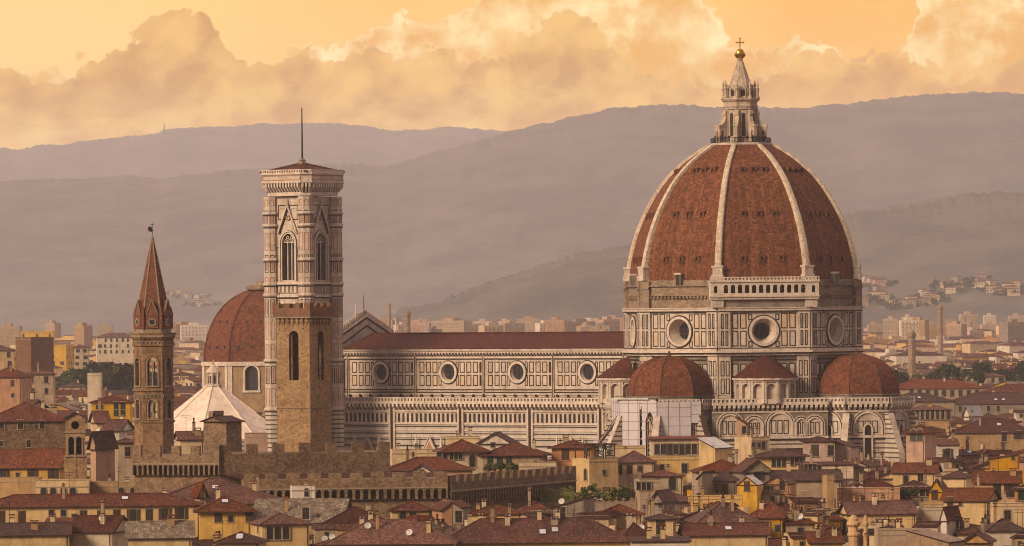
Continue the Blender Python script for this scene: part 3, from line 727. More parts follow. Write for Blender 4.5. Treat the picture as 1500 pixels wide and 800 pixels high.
mb.box(-.12, .12, -.1, .1, 113.0, 115.3, 'gold'); mb.box(-.75, .75, -.09, .09, 114.3, 114.55, 'gold')
for x, z in ((-.78, 114.42), (.78, 114.42), (0, 115.35)): mb.box(x - .17, x + .17, -.11, .11, z - .17, z + .17, 'gold')
mb.build('cross', lant)

# ---- the nave
XW, XE = -105.6, -22.0
mb = MB(); mb.T = frame(0, -10.5, -90)          # south clerestory, x eastwards
bays = [XW + 1.05 + 19.82 * i for i in range(5)]
ops = [op_round(b + 9.6, 40.3, 1.95, .88, 22) for b in bays[:4]]
pierced(mb, XW, XE, 33.0, 45.4, ops, .6, W_, 'pale_marble')
for i, b in enumerate(bays[:4]):
    for x0, x1, n in ((b + .9, b + 6.6, 3), (b + 12.6, b + 18.3, 3)): panels(mb, x0, x1, 36.9, 43.0, n, 2, .26, .5, .5)
    for x0, x1 in ((b + 6.7, b + 7.5), (b + 11.7, b + 12.5)): inlay(mb, x0, x1, 37.2, 39.65, .2, GM, fill='warm_marble'); inlay(mb, x0, x1, 40.2, 42.75, .2, GM, fill='cool_marble')
    for j in (0, 1):
        mb.box(b + 18.55, b + 19.1, -.08, -.01, 37.2 + 3.0 * j, 39.7 + 3.0 * j, GM)
for b in bays:
    mb.box(b - .25, b + .25, -.42, -.01, 34.4, 45.3, W_); mb.box(b - .1, b + .1, -.47, -.43, 34.4, 45.2, 'tile_edge_and_shade')
mb.box(XW, XE, -.25, -.01, 35.0, 35.5, W_); mb.box(XW, XE, -.3, -.01, 35.55, 35.8, GM); mb.box(XW, XE, -.22, -.01, 36.2, 36.4, GM)
for i in range(28): x = XW + 1.5 + i * 3; mb.box(x, x + .5, -.5, -.01, 34.5, 35.2, 'tile_edge_and_shade')
mb.box(XW, XE, -.2, -.01, 43.25, 43.45, GM); mb.box(XW, XE, -.3, -.01, 43.5, 43.95, 'pale_marble')
mb.box(XW, XE, -.12, -.01, 44.0, 44.75, 'tile_edge_and_shade'); corbels(mb, XW, XE, 44.0, 44.8, .9, .7, W_, y=-.12, fill=.45)
mb.box(XW, XE, -.85, -.01, 44.8, 45.2, 'pale_marble'); mb.box(XW, XE, -1.15, -.01, 45.2, 45.75, W_)
mb.T = Matrix.Identity(4)
mb.quad((XE, 10.5, 0), (XW, 10.5, 0), (XW, 10.5, 45.4), (XE, 10.5, 45.4), W_)
mb.box(XW, XE, -10.4, 10.4, 44.9, 45.3, W_)
nave = mb.build('nave', cath)
for b in bays[:4]:
    m2 = MB(); m2.T = frame(0, -10.5, -90)
    ring_band(m2, b + 9.6, 40.3, 1.95, 2.55, -.35, 0, 'pale_marble', 30); ring_band(m2, b + 9.6, 40.3, 2.55, 2.78, -.2, 0, GM, 30); m2.build('oculus', nave)
    m2 = MB(); m2.T = frame(0, -10.5, -90); m2.poly([(b + 9.6 + 1.75 * math.cos(t * .2618), .58, 40.3 + 1.75 * math.sin(t * .2618)) for t in range(24)], 'leaded_glass')
    m2.box(b + 9.55, b + 9.65, .5, .56, 38.9, 41.7, 'dark_metal'); m2.box(b + 8.2, b + 11, .5, .56, 40.25, 40.35, 'dark_metal'); m2.build('window_glass', nave)
mb = MB(); e = 11.9
mb.quad((XW - .2, -e, 45.8), (XE, -e, 45.8), (XE, 0, 49.25), (XW - .2, 0, 49.25), 'nave_tile'); mb.quad((XE, e, 45.8), (XW - .2, e, 45.8), (XW - .2, 0, 49.25), (XE, 0, 49.25), 'nave_tile')
mb.quad((XW - .2, -e, 45.76), (XW - .2, e, 45.76), (XE, e, 45.76), (XE, -e, 45.76), 'tile_edge_and_shade')
mb.box(XW, XE, -.25, .25, 49.15, 49.5, 'nave_tile')
nroof = mb.build('nave_roof', cath)
# ---- the south aisle
AY = -20.6
mb = MB(); mb.T = frame(0, AY, -90)
mb.quad((XW, 0, 0), (XE + 2, 0, 0), (XE + 2, 0, 28.6), (XW, 0, 28.6), 'cool_marble'); mb.quad((XW, 0, 28.6), (XE + 2, 0, 28.6), (XE + 2, 0, 33.4), (XW, 0, 33.4), W_)
x1 = XE + 2
mb.box(XW, x1, -1.0, -.01, 33.2, 33.6, 'pale_marble'); balustrade(mb, XW, x1, 33.6, 34.7, .95, 'pale_marble', -.95, -.7)
mb.quad((XW, -.65, 33.6), (x1, -.65, 33.6), (x1, -.65, 34.6), (XW, -.65, 34.6), 'grey_marble')
mb.box(XW, x1, -.1, -.01, 31.8, 33.2, 'tile_edge_and_shade'); corbels(mb, XW, x1, 31.8, 33.2, 1.15, .9, 'pale_marble', y=-.1, fill=.5)
mb.box(XW, x1, -.35, -.01, 31.35, 31.75, W_)
panels_n = int((x1 - XW) / 1.28)
for i in range(panels_n):
    x = XW + .3 + i * 1.28; mb.box(x, x + .6, -.07, -.01, 29.0, 31.0, GM)
mb.box(XW, x1, -.3, -.01, 28.45, 28.8, 'pale_marble')
for z, h, k in ((27.9, .2, GM), (26.3, .18, GM), (24.9, .2, GM), (23.4, .32, GM), (21.6, .22, GM)): mb.box(XW, x1, -.12, -.01, z, z + h, k)
for z in (27.0, 25.5, 22.4): mb.box(XW, x1, -.22, -.01, z, z + .35, 'pale_marble')
for i in range(55):
    x = XW + .5 + i * 1.5; inlay(mb, x, x + 1.0, 18.2, 21.2, .2, GM, -.06)
for b in (XW + 21.8, XW + 41.6, XW + 61.3, XW + 81.0): mb.box(b - .9, b + .9, -.45, -.01, 0, 33.1, W_); mb.box(b - .35, b + .35, -.5, -.46, 20, 33.0, 'tile_edge_and_shade')
mb.T = Matrix.Identity(4)
mb.quad((XE, 20.6, 0), (XW, 20.6, 0), (XW, 20.6, 33.4), (XE, 20.6, 33.4), W_)
mb.build('aisle_wall', cath)
mb = MB()
for s in (-1, 1): mb.quad((XW, s * 20.4, 33.35), (XE, s * 20.4, 33.35), (XE, s * 10.55, 34.6), (XW, s * 10.55, 34.6), 'nave_tile')
mb.build('aisle_roof', cath)
# gable and pinnacles of the side door
for bx in (XW + 15, XW + 33.0, XW + 73):
    mb = MB(); mb.T = frame(0, AY, -90)
    mb.poly([(bx - 2.6, -.9, 21.0), (bx + 2.6, -.9, 21.0), (bx, -.9, 25.6)], 'pale_marble'); mb.poly([(bx - 2.0, -.95, 21.2), (bx + 2.0, -.95, 21.2), (bx, -.95, 24.6)], PM)
    mb.box(bx - 2.6, bx + 2.6, -.9, -.3, 17, 21, W_)
    mb.tube((bx - 2.7, -1.0, 21), (bx, -1.0, 25.8), .22, .22, 'pale_marble', 5); mb.tube((bx + 2.7, -1.0, 21), (bx, -1.0, 25.8), .22, .22, 'pale_marble', 5)
    mb.build('door_gable', cath)
    for s in (-1, 1):
        mb = MB(); mb.T = frame(0, AY, -90) @ Matrix.Translation((bx + s * 3.6, -1.1, 0))
        mb.rings(4, [(.6, 17), (.6, 22.6), (.8, 22.8), (.5, 23.0), (.05, 26.2)], 'pale_marble', rot=45); mb.build('pinnacle', cath)
# ---- west front, seen from behind over the roof
mb = MB(); XF = XW - 1.6
def gab(x, s=1.0, dz=0):
    return [(x, -13.0 * s, 45.0), (x, 13.0 * s, 45.0), (x, 13.0 * s, 48.6 + dz), (x, 10.9 * s, 48.8 + dz), (x, 0, 53.6 + dz), (x, -10.9 * s, 48.8 + dz), (x, -13.0 * s, 48.6 + dz)]
mb.poly(gab(XF), W_); mb.poly(gab(XF - 1.6)[::-1], W_)
A, B = gab(XF), gab(XF - 1.6)
for i in range(7): j = (i + 1) % 7; mb.quad(A[j], A[i], B[i], B[j], W_)
mb.box(XF - 1.6, XF, -21.5, 21.5, 0, 45.2, W_); mb.box(XF - 1.9, XF + .4, -21.9, 21.9, 45.2, 45.8, 'pale_marble')
for s in (-1, 1):
    for i in range(17):
        t = i / 16; y = s * (10.9 * (1 - t)); z = 48.9 + 4.8 * t
        mb.box(XF - 1.1, XF - .4, y - .18, y + .18, z, z + 1.15, 'pale_marble')
    mb.tube((XF - .75, s * 11.2, 50.0), (XF - .75, 0, 54.95), .16, .16, 'pale_marble', 5)
    mb.tube((XF + .02, s * 11.0, 48.4), (XF + .02, 0, 53.0), .22, .22, GM, 4); mb.tube((XF + .02, s * 10.2, 46.6), (XF + .02, 0, 51.2), .22, .22, GM, 4)
    for z in (47.0, 48.0): mb.box(XF, XF + .15, s * 12.9 if s < 0 else 11.0, -11.0 if s < 0 else 12.9, z, z + .3, GM)
    mb.tube((XF - .8, s * 12.4, 48.6), (XF - .8, s * 12.4, 52.6), .55, .1, 'pale_marble', 6)
for i in range(18):
    y = -21.3 + i * .55; mb.box(XF - .9, XF - .5, y - .12, y + .12, 45.8, 47.0, 'pale_marble')
mb.box(XF - 1.0, XF - .4, -21.5, -12, 47.0, 47.3, 'pale_marble')
mb.tube((XF - .8, 0, 54), (XF - .8, 0, 58.4), .12, .06, 'dark_metal'); mb.tube((XF - .8, -3.2, 53.2), (XF - .8, -3.2, 56.4), .25, .08, 'pale_marble')
mb.build('west_front', cath)

# ---- tribunes with their own half domes, the little exedras, and the sacristy walls between
def low_storey(mb, w, arches, win=True):
    """lower storey on a face of half width w: corbel table, balustrade, blind arches, banded wall"""
    pierced(mb, -w, w, 0, 33.3, [], .5, 'banded_marble', W_)
    mb.quad((-w, -.04, 26.0), (w, -.04, 26.0), (w, -.04, 33.3), (-w, -.04, 33.3), 'grey_marble')
    mb.box(-w, w, -.95, -.05, 33.2, 33.6, 'pale_marble'); balustrade(mb, -w, w, 33.6, 34.7, .95, 'pale_marble', -.9, -.65); mb.quad((-w, -.6, 33.6), (w, -.6, 33.6), (w, -.6, 34.6), (-w, -.6, 34.6), 'grey_marble')
    mb.box(-w, w, -.1, -.05, 31.9, 33.2, 'tile_edge_and_shade'); corbels(mb, -w, w, 31.9, 33.2, 1.1, .85, 'pale_marble', y=-.1, fill=.5)
    mb.box(-w, w, -.3, -.05, 31.5, 31.85, W_)
    for xc, h, sp in arches:
        mb.poly([(xc - h, -.07, 26.4)] + [(xc - h * math.cos(math.pi * i / 12), -.07, sp + h * math.sin(math.pi * i / 12)) for i in range(13)] + [(xc + h, -.07, 26.4)], W_)
        archivolt(mb, xc, h, sp, .34, -.42, -.05, 'pale_marble', legs=26.4); archivolt(mb, xc, h + .36, sp, .2, -.26, -.05, GM, legs=26.4); archivolt(mb, xc, h + .58, sp, .24, -.34, -.05, W_, legs=26.4)
        k = 3 if h > 1.5 else 2
        for i in range(k): x0 = xc - h * .8 + i * 1.6 * h / k; inlay(mb, x0 + .1, x0 + 1.6 * h / k - .1, 26.8, sp + h * .45, .2, GM, -.1)
    mb.box(-w, w, -.5, -.05, 25.8, 26.3, 'pale_marble'); mb.box(-w, w, -.3, -.05, 25.45, 25.75, GM)
    for i in range(int(2 * w / 1.3)): x0 = -w + .25 + i * 1.3; inlay(mb, x0, x0 + .9, 18.0, 20.6, .18, GM, -.06)
    mb.box(-w, w, -.3, -.05, 21.0, 21.4, 'pale_marble')
RT = 12.1
def tribune(a):
    dt = 29.0 if a == -90 else 30.5; cx, cy = dt * math.cos(rad(a)), dt * math.sin(rad(a)); mb = MB(); w = face_w(RT) / 2; apt = RT * AP
    for f in (a - 90, a - 45, a, a + 45, a + 90):
        mb.T = frame(cx + apt * math.cos(rad(f)), cy + apt * math.sin(rad(f)), f)
        low_storey(mb, w, [(0, 3.0, 28.2)])
        mb.box(-1.15, 1.15, -.12, -.08, 14, 28.0, 'grey_marble'); mb.box(-.75, .75, -.2, -.13, 15, 27.6, 'dark_opening'); mb.poly([(.75 * math.cos(math.pi * i / 8), -.2, 27.6 + 1.1 * math.sin(math.pi * i / 8)) for i in range(9)], 'dark_opening')
        archivolt(mb, 0, .78, 27.6, .3, -.5, -.1, 'pale_marble', rise=1.1, legs=15)
    mb.T = Matrix.Identity(4)
    mb.poly([(cx + x, cy + y, 33.5) for x, y in octo(RT + .2)], 'nave_tile')
    mb.rings(8, [(9.7, 33.4), (9.7, 35.0), (9.95, 35.1), (9.95, 35.35), (9.4, 35.4)], 'grey_marble', rot=22.5, c=(cx, cy), cap=False)
    body = mb.build('tribune', cath)
    mb = MB(); pr = []
    for i in range(13):
        t = i / 12; pr.append((9.55 * math.cos(t * math.pi / 2) ** .86 if i < 12 else .25, 35.3 + 8.7 * math.sin(t * math.pi / 2) ** .98))
    mb.rings(8, pr, 'chapel_tile', rot=22.5, c=(cx, cy))
    for k in range(8):
        t_ = rad(22.5 + 45 * k)
        for (r0, z0), (r1, z1) in zip(pr, pr[1:]): mb.tube((cx + r0 * math.cos(t_), cy + r0 * math.sin(t_), z0), (cx + r1 * math.cos(t_), cy + r1 * math.sin(t_), z1), .16, .16, 'chapel_tile', 4)
    mb.rings(8, [(.5, 43.8), (.45, 44.4), (.15, 44.6), (.3, 44.9), (.05, 45.3)], 'chapel_tile', c=(cx, cy))
    mb.build('tribune_dome', cath)
    # raking spur buttresses at the corners
    for v in (a - 67.5, a - 22.5, a + 22.5, a + 67.5):
        m2 = MB(); m2.T = Matrix.Translation((cx, cy, 0)) @ Matrix.Rotation(rad(v), 4, 'Z')
        q = [(RT - .2, 12), (RT + 5.2, 12), (RT + 5.2, 22.5), (RT + 1.0, 31.2), (RT - .2, 31.2)]
        for s in (-1, 1): m2.poly([(x, s * .75, z) for x, z in (q if s < 0 else q[::-1])], 'banded_marble')
        for (x0, z0), (x1_, z1) in zip(q[1:], q[2:]): m2.quad((x0, -.75, z0), (x0, .75, z0), (x1_, .75, z1), (x1_, -.75, z1), 'white_marble' if v != a + 67.5 else 'weathered_wood')
        m2.build('spur_buttress', cath)
for a in (-90, 0): tribune(a)
def exedra(a):
    d = 31.0; mb = MB(); mb.T = frame(d * math.cos(rad(a)), d * math.sin(rad(a)), a); w = 13.0
    ar = [(-8.9, 2.35, 28.7), (-3.5, 1.7, 28.6), (2.2, 2.6, 28.7), (7.0, 1.1, 28.9), (10.0, 1.5, 28.7)]
    low_storey(mb, w, ar)
    mb.quad((-w, 0, 33.5), (w, 0, 33.5), (w, 8, 33.5), (-w, 8, 33.5), 'nave_tile')
    mb.build('sacristy_wall', cath)
    c = (26.0 * math.cos(rad(a)), 26.0 * math.sin(rad(a))); mb = MB()
    R_ = 6.5; nseg = 7
    for i in range(nseg):
        f = a - 90 + 180 * (i + .5) / nseg; hw = R_ * math.tan(math.pi / nseg / 2)
        mb.T = frame(c[0] + R_ * math.cos(rad(f)), c[1] + R_ * math.sin(rad(f)), f)
        pierced(mb, -hw, hw, 33.5, 39.0, [op_arch(0, .98, 34.5, 36.9)], .7, 'pale_marble', W_, 'white_marble')
        archivolt(mb, 0, 1.0, 36.9, .2, -.2, 0, W_, legs=34.5)
        for s in (-1, 1): mb.box(s * (hw - .22) - .2, s * (hw - .22) + .2, -.28, -.01, 33.6, 38.4, 'pale_marble')
        mb.box(-hw - .1, hw + .1, -.5, 0, 38.4, 38.75, W_); mb.box(-hw - .15, hw + .15, -.8, 0, 38.75, 39.15, 'pale_marble')
    mb.T = Matrix.Identity(4); mb.build('exedra', cath)
    mb = MB(); mb.rings(14, [(7.45, 39.15), (5.0, 41.0), (2.4, 43.0), (.15, 44.0)], 'nave_tile', c=c, a0=a - 90, a1=a + 90); mb.rings(14, [(7.45, 39.15), (6.4, 39.1)], 'tile_edge_and_shade', c=c, a0=a - 90, a1=a + 90)
    mb.build('exedra_roof', cath)
exedra(-45); exedra(-135)
# ================================================================== marble bell tower beside the west front
REFX, REFY = 444.0, 420.0
YC = 1327.0; TC = 38.0
camp = thing('bell_tower', 'tall square marble bell tower with a flagpole, left of the nave', 'bell tower', (xpx(444.5, YC), YC, 0), rad(-TC))
HS = 5.15; BR = 1.85
zc = lambda py: zpx(py, YC - 5)
mb = MB()
DIRS = (0, -90, 180, 90)
Z0, Z1, Z2, Z3, Z4, Z5, ZT = 26.0, zc(600), zc(528), zc(432), zc(416), zc(288), zc(285)
for a in DIRS:
    mb.T = frame(HS * math.cos(rad(a)), HS * math.sin(rad(a)), a); L = HS + .2
    mb.quad((-L, 0, 0), (L, 0, 0), (L, 0, Z1), (-L, 0, Z1), 'banded_marble')
    iw = HS - BR + .35
    # storey of paired windows (two stages)
    for zb, zt in ((Z1, Z2), (Z2, Z3)):
        ops = [op_arch(s * 1.75, .75, zb + 3.2, zt - 4.4, 1.0) for s in (-1, 1)]
        pierced(mb, -iw, iw, zb, zt, ops, 1.0, W_, 'grey_marble', 'dark_opening')
        for s in (-1, 1):
            archivolt(mb, s * 1.75, .75, zt - 4.4, .25, -.25, 0, 'pale_marble', rise=1.0, legs=zb + 3.2); archivolt(mb, s * 1.75, 1.1, zt - 4.4, .2, -.12, 0, PM, rise=1.4, legs=zb + 2.8)
            mb.poly([(s * 1.75 - 1.4, -.2, zt - 3.4), (s * 1.75 + 1.4, -.2, zt - 3.4), (s * 1.75, -.2, zt - .9)], 'pale_marble')
            mb.tube((s * 1.75, -.1, zb + 3.2), (s * 1.75, -.1, zt - 4.2), .11, .11, 'pale_marble')
            inlay(mb, s * 3.15 - .3, s * 3.15 + .3, zb + 1.2, zt - 1.2, .14, PM, -.07)
        panels(mb, -iw + .1, iw - .1, zb + .6, zb + 2.6, 5, 1, .15, .25, .2, m=GM)
    # top storey: the tall three-light window under its gable
    wz0, wsp = Z4 + .3, zc(356)
    pierced(mb, -iw, iw, Z3, Z5, [op_arch(0, 1.85, wz0 + .6, wsp, 2.2)], 1.4, W_, 'grey_marble', 'dark_opening')
    for t_, y0, k in ((.22, -.1, GM), (.3, -.38, 'pale_marble'), (.25, -.2, PM), (.25, -.45, 'pale_marble')):
        pass
    off = 0.0
    for t_, y0, k in ((.25, -.22, 'pale_marble'), (.14, -.12, GM), (.24, -.4, 'pale_marble'), (.12, -.1, GM)):
        archivolt(mb, 0, 1.85 + off, wsp, t_, y0, 0, k, rise=2.2 + off, legs=wz0 + .4); off += t_ + .01
    for x in (-.62, .62): mb.tube((x, .45, wz0 + .6), (x, .45, wsp + .2), .15, .15, 'pale_marble')
    mb.box(-1.85, 1.85, .35, .55, wsp + .1, wsp + .35, 'pale_marble')
    for x in (-1.22, 0, 1.22): archivolt(mb, x, .45, wsp + .3, .14, .35, .55, 'pale_marble')
    for x in (-.62, .62): ring_band(mb, x, wsp + 1.3, .22, .42, .35, .55, 'pale_marble', 10)
    gz = zc(352); ga = zc(300)
    mb.poly([(-2.75, -.3, gz + 2.2), (-2.35, -.3, gz + 2.2), (0, -.3, ga - .9), (2.35, -.3, gz + 2.2), (2.75, -.3, gz + 2.2), (0, -.3, ga)], 'pale_marble') if False else None
    for s in (-1, 1):
        mb.tube((s * 2.85, -.42, gz + 1.6), (0, -.42, ga), .24, .24, 'pale_marble', 4); mb.tube((s * 2.55, -.25, gz + 1.5), (0, -.25, ga - .8), .16, .16, GM, 4)
        inlay(mb, *sorted((s * .35, s * 3.0)), zc(322), zc(300), .2, GM, -.08); inlay(mb, *sorted((s * .9, s * 2.6)), zc(318), zc(304), .16, W_, -.12)
        inlay(mb, *sorted((s * 2.75, s * 3.45)), wz0 + .6, zc(388), .14, PM, -.07); inlay(mb, *sorted((s * 2.75, s * 3.45)), zc(384), zc(362), .14, GM, -.07)
    mb.tube((0, -.4, ga - .3), (0, -.4, zc(291)), .28, .1, 'pale_marble', 5)
    ring_band(mb, 0, ga - 3.0, .35, .62, -.25, 0, PM, 12)
    panels(mb, -iw + .1, iw - .1, Z3 + .2, Z4 - .2, 6, 1, .16, .25, .25, m=GM)
    for z, h, o_ in ((Z1 - .4, .8, .45), (Z2 - .3, .7, .4), (Z3 - .5, .45, .5), (Z4 - .1, .5, .55)): mb.box(-iw, iw, -o_, 0, z, z + h, 'pale_marble'); mb.box(-iw, iw, -o_ * .7, 0, z - .28, z - .02, GM)
mb.T = Matrix.Identity(4)
shaft = mb.build('shaft', camp)
for sx in (-1, 1):
    for sy in (-1, 1):
        mb = MB(); c = (sx * HS, sy * HS)
        mb.rings(8, [(BR, 0), (BR, Z1)], 'banded_marble', rot=22.5, c=c, cap=False); mb.rings(8, [(BR, Z1), (BR, Z5)], W_, rot=22.5, c=c, cap=False)
        for k in range(8):
            a = 45 * k; mb.T = frame(c[0] + BR * AP * math.cos(rad(a)), c[1] + BR * AP * math.sin(rad(a)), a)
            z = Z1 + .8
            while z < Z5 - 1.5:
                h = 4.1; t = min(z + h, Z5 - .6); inlay(mb, -.5, .5, z, t, .15, GM if int(z) % 2 else PM, -.05); 
                if int(z) % 2: mb.box(-.16, .16, -.06, -.01, z + .5, t - .5, PM)
                z += h + 1.0
        mb.T = Matrix.Identity(4)
        for z in (Z1, Z2, Z3, Z4, zc(380), zc(330), zc(312)): mb.rings(8, [(BR + .05, z - .35), (BR + .3, z - .1), (BR + .3, z + .3), (BR + .05, z + .4)], 'pale_marble', rot=22.5, c=c, cap=False); mb.rings(8, [(BR + .12, z - .6), (BR + .12, z - .38)], GM, rot=22.5, c=c, cap=False)
        mb.build('corner_buttress', camp)
# crowning gallery
def sq8(h, b): return [(h, -h + b), (h, h - b), (h - b, h), (-h + b, h), (-h, h - b), (-h, -h + b), (-h + b, -h), (h - b, -h)]
mb = MB(); T0 = zc(283); H0 = 6.45
mb.prism(sq8(H0, 1.6), T0 - .6, T0 + .2, 'pale_marble', base=True); mb.prism(sq8(H0 - .05, 1.6), T0 + .2, zc(270), 'tile_edge_and_shade', cap=False)
mb.prism(sq8(H0 + 1.15, 1.9), zc(268), zc(265), 'pale_marble', base=True); mb.prism(sq8(H0 + 1.0, 1.9), zc(265), zc(256), W_, base=True); mb.prism(sq8(H0 + 1.25, 1.9), zc(256), zc(254), 'pale_marble', base=True)
for a in DIRS:
    mb.T = frame(H0 * math.cos(rad(a)), H0 * math.sin(rad(a)), a)
    corbels(mb, -H0 + 1.3, H0 - 1.3, T0 + .2, zc(268), .85, 1.1, 'pale_marble', y=.05, fill=.5)
    mb.T = frame((H0 + 1.15) * math.cos(rad(a)), (H0 + 1.15) * math.sin(rad(a)), a)
    balustrade(mb, -H0 + .6, H0 - .6, zc(254), zc(248.5), .75, 'pale_marble', 0, .25)
    inlay(mb, -H0 + .8, H0 - .8, zc(264.5), zc(257), .18, PM, .1)
for k in range(4):
    a = 45 + 90 * k; d = (H0 + 1.15) * math.sqrt(2) - 1.9 / math.sqrt(2) ; mb.T = frame(d * math.cos(rad(a)), d * math.sin(rad(a)), a)
    corbels(mb, -1.2, 1.2, T0 + .2, zc(268), .8, 1.0, 'pale_marble', y=1.1, fill=.5); balustrade(mb, -1.35, 1.35, zc(254), zc(248.5), .7, 'pale_marble', 0, .25)
mb.T = Matrix.Identity(4); mb.build('gallery', camp)
mb = MB(); h = H0 + .5; za, zb = zc(252), zc(238.5)
for k in range(4):
    a = rad(45 + 90 * k); b = rad(135 + 90 * k); r = h * 1.414
    mb.poly([(r * math.cos(a), r * math.sin(a), za), (r * math.cos(b), r * math.sin(b), za), (.3 * math.cos(b), .3 * math.sin(b), zb), (.3 * math.cos(a), .3 * math.sin(a), zb)], 'nave_tile')
    mb.tube((r * math.cos(a), r * math.sin(a), za), (0, 0, zb + .1), .2, .2, 'nave_tile', 5)
mb.rings(6, [(.95, zb - .6), (.8, zb + .5), (.9, zb + .7), (.3, zb + 1.2)], 'raw_masonry'); mb.build('roof', camp)
mb = MB(); mb.tube((0, 0, zb + .8), (0, 0, zc(158)), .22, .12, 'dark_metal', 8); mb.rings(8, [(.05, zc(158) - .1), (.28, zc(157)), (.05, zc(155.5))], 'gold'); mb.build('flagpole', camp)

# ================================================================== hexagonal church spire at left
REFX, REFY = 224.0, 500.0
YB = 1056.0
badia = thing('spire_tower', 'slender hexagonal brick bell tower with pointed spire and weathervane', 'bell tower', (xpx(224.5, YB), YB, 0))
zb_ = lambda py: zpx(py, YB - 3)
RBD = 58 / 2 / F * YB / math.cos(rad(0)); RBD *= 1.0
SP = 'spire_stone'
HEX = [-90 + 60 * k for k in range(6)]; apb = RBD * math.cos(rad(30))
mb = MB()
for a in HEX:
    mb.T = frame(apb * math.cos(rad(a)), apb * math.sin(rad(a)), a); w = RBD / 2
    st = [(0, zb_(621)), (zb_(621), zb_(573)), (zb_(573), zb_(507)), (zb_(507), zb_(488))]
    mb.quad((-w, 0, 0), (w, 0, 0), (w, 0, st[0][1]), (-w, 0, st[0][1]), SP)
    pierced(mb, -w, w, *st[1], [op_arch(0, .82, zb_(613), zb_(592), .85)], .8, SP, 'rubble_stone', None)
    pierced(mb, -w, w, *st[2], [op_arch(0, .92, zb_(565), zb_(532), .95)], .8, SP, 'rubble_stone', None)
    mb.quad((-w, 0, st[3][0]), (w, 0, st[3][0]), (w, 0, st[3][1]), (-w, 0, st[3][1]), SP)
    for py_t, py_s, hw in ((592, 613, .82), (532, 565, .92)):
        archivolt(mb, 0, hw, zb_(py_t), .22, -.2, 0, 'window_stone', legs=zb_(py_s)); archivolt(mb, 0, hw + .3, zb_(py_t), .15, -.1, 0, 'spire_brick', legs=zb_(py_s))
        mb.tube((0, .3, zb_(py_s)), (0, .3, zb_(py_t) + .2), .12, .12, 'window_stone')
        for x in (-.42, .42): archivolt(mb, x, .3, zb_(py_t), .13, .2, .4, 'window_stone')
        mb.box(-hw - .3, hw + .3, -.3, 0, zb_(py_s) - .25, zb_(py_s), 'window_stone')
    for py, o_ in ((619, .25), (573, .28), (507, .3)): mb.box(-w - .1, w + .1, -o_, 0, zb_(py), zb_(py) + .35, SP)
    # little hanging arches
    for pyb, n in ((580, 5), (502, 5)):
        for i in range(n):
            x = -w + (i + .5) * 2 * w / n; archivolt(mb, x, .22, zb_(pyb), .12, -.2, 0, 'window_stone', legs=zb_(pyb) - .4)
    mb.box(-w - .2, w + .2, -.45, 0, zb_(494), zb_(490), 'window_stone'); mb.box(-w - .3, w + .3, -.6, 0, zb_(490), zb_(487.5), SP)
    corbels(mb, -w, w, zb_(499), zb_(494), .5, .4, SP)
mb.T = Matrix.Identity(4); mb.poly([(x, y, zb_(489)) for x, y in octo(RBD, 0 + 0, 6)], SP); mb.poly([(x * .9, y * .9, zb_(621)) for x, y in octo(RBD, 0, 6)], SP); mb.poly([(x * .9, y * .9, zb_(573)) for x, y in octo(RBD, 0, 6)], SP)
mb.build('shaft', badia)
mb = MB(); RS = RBD * .9
mb.prism(octo(RS, 0, 6), zb_(488), zb_(480), 'window_stone', cap=False)
mb.rings(6, [(RS, zb_(480)), (RS * .96, zb_(456)), (RS * .86, zb_(452)), (.12, zb_(350))], 'spire_brick', rot=0)
for k in range(6):
    a = rad(60 * k); mb.tube((RS * .86 * math.cos(a), RS * .86 * math.sin(a), zb_(452)), (.15 * math.cos(a), .15 * math.sin(a), zb_(349)), .16, .1, 'window_stone', 5)
mb.build('spire', badia)
for a in HEX:
    mb = MB(); r = RS * math.cos(rad(30)); mb.T = frame(r * math.cos(rad(a)), r * math.sin(rad(a)), a); w = RS * .34
    q = [(-w, zb_(481)), (w, zb_(481)), (w, zb_(462)), (0, zb_(440)), (-w, zb_(462))]
    mb.poly([(x, -.3, z) for x, z in q], 'spire_brick')
    for (xa, z1_), (xb, z2_) in zip(q, q[1:] + q[:1]): mb.quad((xa, -.3, z1_), (xa, 1.6, z1_), (xb, 1.6, z2_), (xb, -.3, z2_), 'spire_brick')
    ring_band(mb, 0, zb_(472), .5, .8, -.42, -.3, 'window_stone', 12); mb.poly([(.5 * math.cos(t * .785), -.34, zb_(472) + .5 * math.sin(t * .785)) for t in range(8)], 'dark_opening')
    for s in (-1, 1): mb.tube((s * w, -.35, zb_(462)), (0, -.35, zb_(439)), .1, .1, 'window_stone', 4)
    mb.build('gable', badia)
    v = rad(a + 30); mb = MB(); mb.T = Matrix.Translation((RS * math.cos(v), RS * math.sin(v), 0))
    mb.rings(5, [(.38, zb_(482)), (.38, zb_(463)), (.5, zb_(462)), (.05, zb_(449))], 'spire_brick'); mb.build('pinnacle', badia)
mb = MB(); mb.rings(10, [(.1, zb_(352)), (.34, zb_(350)), (.3, zb_(347)), (.1, zb_(345))], 'window_stone'); mb.tube((0, 0, zb_(346)), (0, 0, zb_(326)), .07, .05, 'dark_metal')
mb.rings(8, [(.03, zb_(339)), (.22, zb_(337.5)), (.03, zb_(336))], 'dark_metal')
mb.add([(0, -.04, zb_(340)), (-.75, -.04, zb_(338)), (-.8, -.04, zb_(333)), (-.35, -.04, zb_(331)), (0, -.04, zb_(334)), (0, .04, zb_(340)), (-.75, .04, zb_(338)), (-.8, .04, zb_(333)), (-.35, .04, zb_(331)), (0, .04, zb_(334))],
       [(0, 1, 2, 3, 4), (9, 8, 7, 6, 5), (0, 5, 6, 1), (1, 6, 7, 2), (2, 7, 8, 3), (3, 8, 9, 4)], 'dark_metal')
mb.tube((-.3, 0, zb_(328.5)), (.3, 0, zb_(328.5)), .05, .05, 'dark_metal'); mb.build('weathervane', badia)

